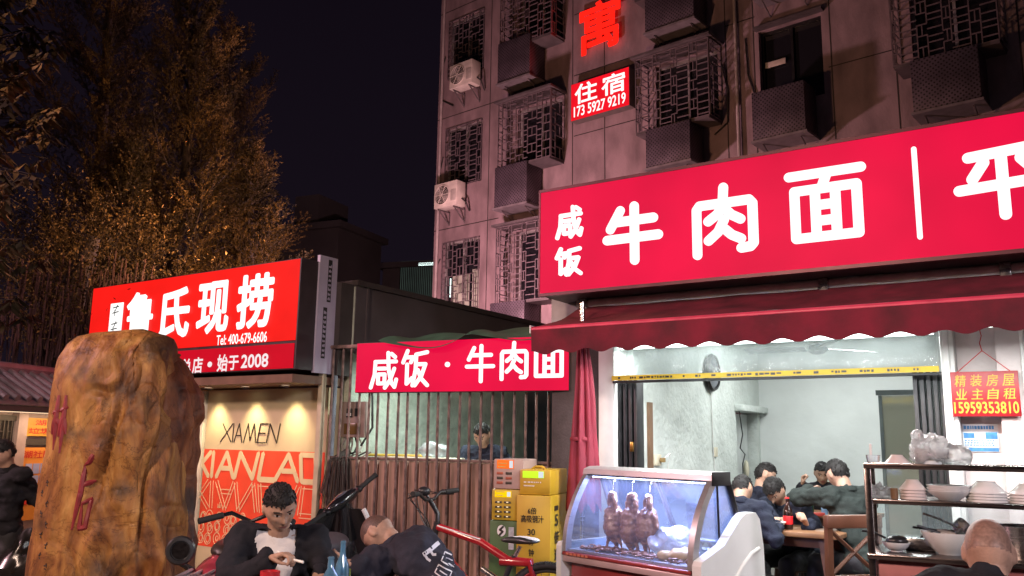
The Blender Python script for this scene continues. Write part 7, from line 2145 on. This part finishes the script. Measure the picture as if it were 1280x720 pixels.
    # ---- clothes
    def shell(grow_, sleeves=True):
        k = MB()
        k.ell(pel + ta * .01, (.155 + grow_) * sc, (.11 + grow_) * sc, .13 * sc, rt, fw, ZUP)
        k.ell(sp1, (.14 + grow_) * sc, (.10 + grow_) * sc, .17 * sc, tr_, tf, ta); k.ell(sp2, (.162 + grow_) * sc, (.110 + grow_) * sc, .185 * sc, tr_, tf, ta)
        k.cone(sh[0], sh[1], (.062 + grow_) * sc, (.062 + grow_) * sc)
        k.cone(nb - ta * .05, nb - ta * .0, .09 * sc, .070 * sc)
        if sleeves:
            for a, e, w in arms:
                k.cone(a, e, (.052 + grow_) * sc, (.043 + grow_) * sc)
                wd = (w - e); k.cone(e, e + wd * (1 - .035 / wd.length), (.043 + grow_) * sc, (.028 + grow_ * .8) * sc)
                k.cone(e + wd * .86, e + wd * .90, (.036 + grow_) * sc, (.036 + grow_ * .9) * sc)
        return k
    jm = remesh(shell(.024), .012, smooth=3, noise_amp=.024, noise_scale=11, seed=len(label) * .37)
    if open_front is not None:
        bm = bmesh.new(); bm.from_mesh(jm); kill = []
        for f in bm.faces:
            q = f.calc_center_median() - pel
            h_ = q.dot(ta); x = q.dot(tr_); y = (q - ta * h_).dot(tf)
            if .02 < y < .185 and abs(x - .01) < open_front * (.42 + .75 * max(0, min(1, h_ / .5))) and -.05 < h_ < .56: kill.append(f)
        bmesh.ops.delete(bm, geom=kill, context='FACES')
        ed = [e_ for e_ in bm.edges if e_.is_boundary]
        r_ = bmesh.ops.extrude_edge_only(bm, edges=ed)
        for v in [g_ for g_ in r_['geom'] if isinstance(g_, bmesh.types.BMVert)]:
            q = v.co - pel; h_ = q.dot(ta); ctr = pel + ta * h_
            v.co = ctr + (v.co - ctr) * .88
        bm.to_mesh(jm); bm.free()
        jm.polygons.foreach_set('use_smooth', [True] * len(jm.polygons))
        tm = remesh(shell(.006, False), .012, smooth=3, noise_amp=.014, noise_scale=12, seed=3)
        hang('tshirt', tm, TSH, t)
    jk = hang(name_parts, jm, top, t)
    # collar
    if open_front is None:
     col_ = MB(); n = 22; cc = nb + ta * -.008 * sc
     for i in range(n + (0 if open_front is None else -3)):
         a0 = 2 * pi * i / n + pi / 2 + (.25 if open_front is not None else 0); a1 = a0 + 2 * pi / n
         q = lambda a_: cc + (tr_ * math.cos(a_) * .074 + tf * (math.sin(a_) * .072) - ta * (.055 * max(0, math.sin(a_)) if open_front is not None else .012 * max(0, math.sin(a_)))) * sc
         col_.cone(q(a0), q(a1), .017, .017, 8, 2); col_.cone(q(a0) + ta * .022, q(a1) + ta * .022, .014, .014, 8, 2)
     cm = remesh(col_, .007, smooth=2)
     cj = hang('collar', cm, top, jk)
    tb = MB()
    tb.ell(pel - ZUP * .02, .165 * sc, .125 * sc, .11 * sc, rt, fw, ZUP)
    for h_, kn, ft in legs: tb.cone(h_, kn, .092 * sc, .066 * sc); tb.cone(kn, kn.lerp(ft, .92), .066 * sc, .052 * sc)
    hang('trousers', remesh(tb, .013, smooth=3, noise_amp=.012, noise_scale=9, seed=5), TROU, t)
    for h_, kn, ft in legs:
        z0 = floor + .004
        s_ = MB(); s_.cone(ft - ZUP * .025, ft - ZUP * .035 + fw * .17, .046, .038); s_.cone(ft + ZUP * .02, ft - ZUP * .02, .048, .046)
        for v in s_.v: v.z = max(v.z, z0)
        part('shoe', s_, SHOE, t)
    t_info = dict(t=t, jacket=jk, jmesh=jm, pel=pel, ta=ta, tf=tf, tr=tr_, nb=nb, sh=sh, hc=hc, hf=hf, hr=hr, hu=hu, arms=arms, fw=fw, rt=rt)
    return t_info
def yaw_of(dx, dy): return math.atan2(dy, dx)

# the man in the white t-shirt, eating
hx = atY(352, 632, 4.36)
wr = atY(338, 698, 4.16)
wl_ = atY(398, 718, 4.15)
eb = atY(345, 720, 4.52)
A = person('man in open black jacket and white t-shirt eating from a red tub', (eb.x, eb.y + .02), yaw_of(.22, -1), seat=.40, lean=.16, headp=.28, heady=-.30, neck_fwd=.05,
           hands=(wl_, wr), curls=(.4, .8), palm=((Vector((.3, -.6, -.2)), Vector((.1, 0, -1))), (Vector((.9, -.25, .25)), Vector((.2, -.2, -.9)))), top=BLACKC, open_front=.092, hair='short', voxel=.0052, poles=(None, Vector((-1, .1, -.6))))
p0 = A['arms'][1][2] + Vector((.085, -.03, .005))
solo('spoon', 'white plastic spoon held by the eating man', 'spoon', MB().tube([p0 + Vector((-.05, .01, .03)), p0 + Vector((.02, -.01, .0)), p0 + Vector((.085, -.03, -.012))], .0055, 8, radii=[.004, .005, .007]), M('white_plastic', (.75, .74, .70), .4, var=0), p0)
st_ = A
# zip and small marks on the jacket
stool('low stool under the man eating in the white t-shirt', Vector((eb.x, eb.y + .04, 0)), .40, M('stool_red', (.3, .03, .03), .4), 'low plastic stools')

# the man bent over at the right of the front table, back to us
bb_ = atY(568, 720, 4.62)
hd_l = atY(470, 668, 4.5)
Bm = person('man with cropped hair in a dark printed jacket bent over the front table', (bb_.x + .02, bb_.y), yaw_of(-.86, .50), seat=.50, lean=.88, headp=.62, heady=-.15, neck_fwd=.0, nk=.118, round_back=1.0,
            hands=(atY(405, 705, 4.55), atY(398, 715, 4.3)), curls=(.7, .8), palm=(None, (Vector((-.8, .1, .1)), Vector((0, .3, 1)))), top=CHAR, hair='cropped', skin=1, voxel=.0056)
def decal(info, target_mesh, polys, o, u, v, dirn, name, mat, parent, lift=.0025):
    """flat print laid on the cloth: each point is dropped along dirn onto the garment"""
    inv = wm(parent).inverted(); m_ = wm(parent)
    bv = BVHTree.FromPolygons([(m_ @ vv.co)[:] for vv in target_mesh.vertices], [tuple(p.vertices) for p in target_mesh.polygons])
    mb = MB()
    for V, Fc in polys:
        pts, ok = [], []
        for a, b in V:
            q = o + u * a + v * b - dirn * .6
            h = bv.ray_cast(q, dirn)
            if h[0] is None: pts.append(q); ok.append(False)
            else: pts.append(h[0] - dirn * lift); ok.append(True)
        mb.add(pts, [f for f in Fc if all(ok[i] for i in f)])
    return part(name, mb, mat, parent, smooth=False)
def strip(pts, w, step=.012):
    """thin ribbon along a 2d polyline, finely cut so that it drapes"""
    V, Fc = [], []
    d = []
    for i in range(len(pts) - 1):
        (a, b), (c, e) = pts[i], pts[i + 1]; n = max(1, int(math.hypot(c - a, e - b) / step))
        d += [(a + (c - a) * k / n, b + (e - b) * k / n) for k in range(n)]
    d.append(pts[-1])
    for i, (a, b) in enumerate(d):
        p, q = d[max(0, i - 1)], d[min(len(d) - 1, i + 1)]
        tx, ty = q[0] - p[0], q[1] - p[1]; l = math.hypot(tx, ty) or 1
        V += [(a - ty / l * w, b + tx / l * w), (a + ty / l * w, b - tx / l * w)]
        if i: Fc.append((2 * i - 2, 2 * i - 1, 2 * i + 1, 2 * i))
    return V, Fc
PRINT = M('print_white', (.62, .60, .64), .6, var=.1)
def print_at(pts2, w):
    """print laid out on the back plane that faces the camera"""
    return strip(pts2, w)
# plane through the back, seen from the street side
bo = Bm['pel'].lerp(Bm['nb'], .55)
bd = (bo - CAM); bd.z = 0; bd.normalize()
bu = Vector((bd.y, -bd.x, 0)); bvv = ZUP
def bp(u, v):
    p = atY(u, v, bo.y); return ((p - bo).dot(bu), (p - bo).z)
cat = [[bp(529, 689), bp(538, 684), bp(549, 678), bp(557, 671)], [bp(531, 689), bp(534, 694), bp(538, 697)], [bp(538, 685), bp(541, 690), bp(545, 690)], [bp(552, 676), bp(548, 679)]]
decal(Bm, Bm['jmesh'], [print_at(cat[0], .011), print_at(cat[1], .006), print_at(cat[2], .006)], bo, bu, bvv, bd, 'cat_emblem', PRINT, Bm['jacket'])
letters = []
for k, (u0, v0) in enumerate(((566, 682), (559, 694), (551, 706), (543, 718))):
    q = [bp(u0 - 3, v0 - 5), bp(u0 + 13, v0 + 4), bp(u0 + 8, v0 + 13), bp(u0 - 8, v0 + 3), bp(u0 - 3, v0 - 5)]
    letters.append(strip(q, .0028, .008)); letters.append(strip([bp(u0 - 2, v0 + 1), bp(u0 + 7, v0 + 7)], .0026, .008))
decal(Bm, Bm['jmesh'], letters, bo, bu, bvv, bd, 'outlined_print', PRINT, Bm['jacket'])
stool('low stool under the bent man in the printed jacket', Vector((bb_.x + .02, bb_.y, 0)), .42, M('stool_red', (.3, .03, .03), .4), 'low plastic stools')
ph = Bm['arms'][0][2]
pf = Frame(atY(397, 696, 4.45), (-.9, .3))
pc = atY(397, 697, 4.45)
solo('phone', 'dark phone held in the hands of the bent man', 'phone', MB().fbox(pf, -.07, .07, -.035, .035, pc.z - .005, pc.z + .004, .003), M('phone_dark', (.015, .015, .018), .1, var=0), pc)

# bald man in front at the right, seen from behind
bh = atY(1232, 668, 2.95)
Cm = person('bald man in a dark collared jacket sitting with his back to us at the right', (bh.x - .06, bh.y - .12), yaw_of(.48, .88), seat=.45, lean=.20, headp=.12, neck_fwd=.05, nk=.105,
            hands=(None, None), top=BLACKC, hair='stubble', skin=1, sc=.98, voxel=.0062)
stool('low stool under the bald man at the right', Vector((bh.x - .06, bh.y - .12, 0)), .40, M('stool_red', (.3, .03, .03), .4), 'low plastic stools')

# man standing at the far left
sm = atY(12, 600, 6.5)
hl = atY(56, 640, 6.45)
Dm = person('man in dark clothes standing beside the carved stone with a black bag', (sm.x, sm.y), yaw_of(-.35, -1), lean=.06, headp=.25, heady=.3, hands=(hl + Vector((0, 0, .05)), atY(-30, 640, 6.3)), curls=(.9, .5), top=BLACKC, hair='short', sc=.845, voxel=.0085)
wb_ = Dm['arms'][0][2]
mb = MB().ell(wb_ + Vector((-.10, -.08, -.40)), .16, .12, .24, nu=40, nv=30)
for v in mb.v:
    k_ = max(0, (v.z - (wb_.z - .42)) / .30)
    v.x = wb_.x - .06 + (v.x - wb_.x + .06) * (1 - .75 * min(1, k_)); v.y = wb_.y + (v.y - wb_.y) * (1 - .75 * min(1, k_))
    v += Vector((noise.noise(v * 12), noise.noise(v * 12 + Vector((3, 1, 2))), noise.noise(v * 12 + Vector((7, 5, 2))))) * .035
bgm = M('bin_bag', (.016, .014, .013), .25, var=.3)
bag_ = solo('shopping_bag', 'shiny black plastic bag hanging from the standing man\'s hand', 'bag', mb, bgm, wb_)
part('bag_handle', MB().tube([wb_ + Vector((-.06, -.04, -.22)), wb_ + Vector((.0, -.02, -.08)), wb_ + Vector((.01, .01, -.07)), wb_ + Vector((-.05, .02, -.22))], .008, 6), bgm, bag_)

# man behind the bars
mm_ = atY(607, 560, 8.55)
Em = person('man in a dark top looking down behind the brown bars', (mm_.x + .0, mm_.y + .06), yaw_of(-.30, -1), seat=.78, lean=.10, headp=.38, heady=.1, top=NAVY, hair='short', skin=0, voxel=.008, hands=(mm_ + Vector((.2, -.33, -.18)), mm_ + Vector((-.2, -.33, -.18))))
stool('tall stool under the man behind the bars', Vector((mm_.x, mm_.y + .06, 0)), .78)

# five diners in the shop
CR_H = ZF
q = gz(911, 600, 6.45)
person('diner in a dark jacket, back to us, leftmost at the near table', (q.x, q.y - .04), yaw_of(.50, .85), seat=.42, sc=.93, floor=CR_H, lean=.46, headp=.30, heady=.2, top=NAVY, hair='short', voxel=.009, hands=(T1 + Vector((-.15, .05, .80)), T1 + Vector((-.12, -.22, .80))))
q = gz(940, 600, 7.5)
person('diner in navy sitting upright behind the near table facing right', (q.x, q.y), yaw_of(.85, .2), seat=.42, sc=.93, floor=CR_H, lean=.14, headp=.15, heady=.35, top=NAVY, hair='short', voxel=.009, hands=(T1 + Vector((.0, .45, .82)), T1 + Vector((.05, .25, .80))))
q = gz(990, 600, 7.25)
person('diner leaning on the near table behind the cola bottle with folded arms', (q.x + .05, q.y), yaw_of(-.75, -.62), seat=.40, sc=.93, floor=CR_H, lean=.50, headp=.28, heady=-.1, top=NAVY, hair='full', voxel=.008, hands=(T1 + Vector((.12, -.16, .81)), T1 + Vector((-.1, -.10, .81))), curls=(1.1, .7), palm=((Vector((-.2, -.3, .35)), Vector((-.6, .2, -.3))), None))
q = gz(1027, 600, 8.75)
person('diner raising a fist at the far table', (q.x, q.y), yaw_of(-.30, -1), seat=.42, sc=.93, floor=CR_H, lean=.18, headp=.1, top=BLACKC, hair='short', voxel=.008, hands=(T2 + Vector((.12, .1, .82)), atY(1003, 607, 8.3)), curls=(.5, 1.2), palm=(None, (Vector((.05, -.1, 1)), Vector((.7, -.4, 0)))), poles=(None, Vector((-.5, .2, -1))))
q = gz(1072, 600, 6.55)
person('big diner in a dark green jacket sitting on the crossed back chair, back to us', (q.x - .01, q.y - .10), yaw_of(-.32, 1), seat=.46, floor=CR_H, lean=.34, headp=.15, heady=.1, top=DGREEN, hair='crop', skin=1, sc=.99, voxel=.009, hands=(atY(1013, 612, 6.95), T2 + Vector((.2, -.4, .8))), curls=(.6, .5), poles=(Vector((-1, -.3, -.2)), None))
for (u, Y, lab) in ((940, 7.5, 'stool under the upright navy diner behind the near table'), (990, 7.25, 'stool under the diner with folded arms'), (1027, 8.75, 'stool under the diner with the raised fist')):
    p_ = gz(u, 600, Y); stool(lab, p_ + Vector((.02, 0, 0)), .42, WOODD, 'wooden stools in the noodle shop')
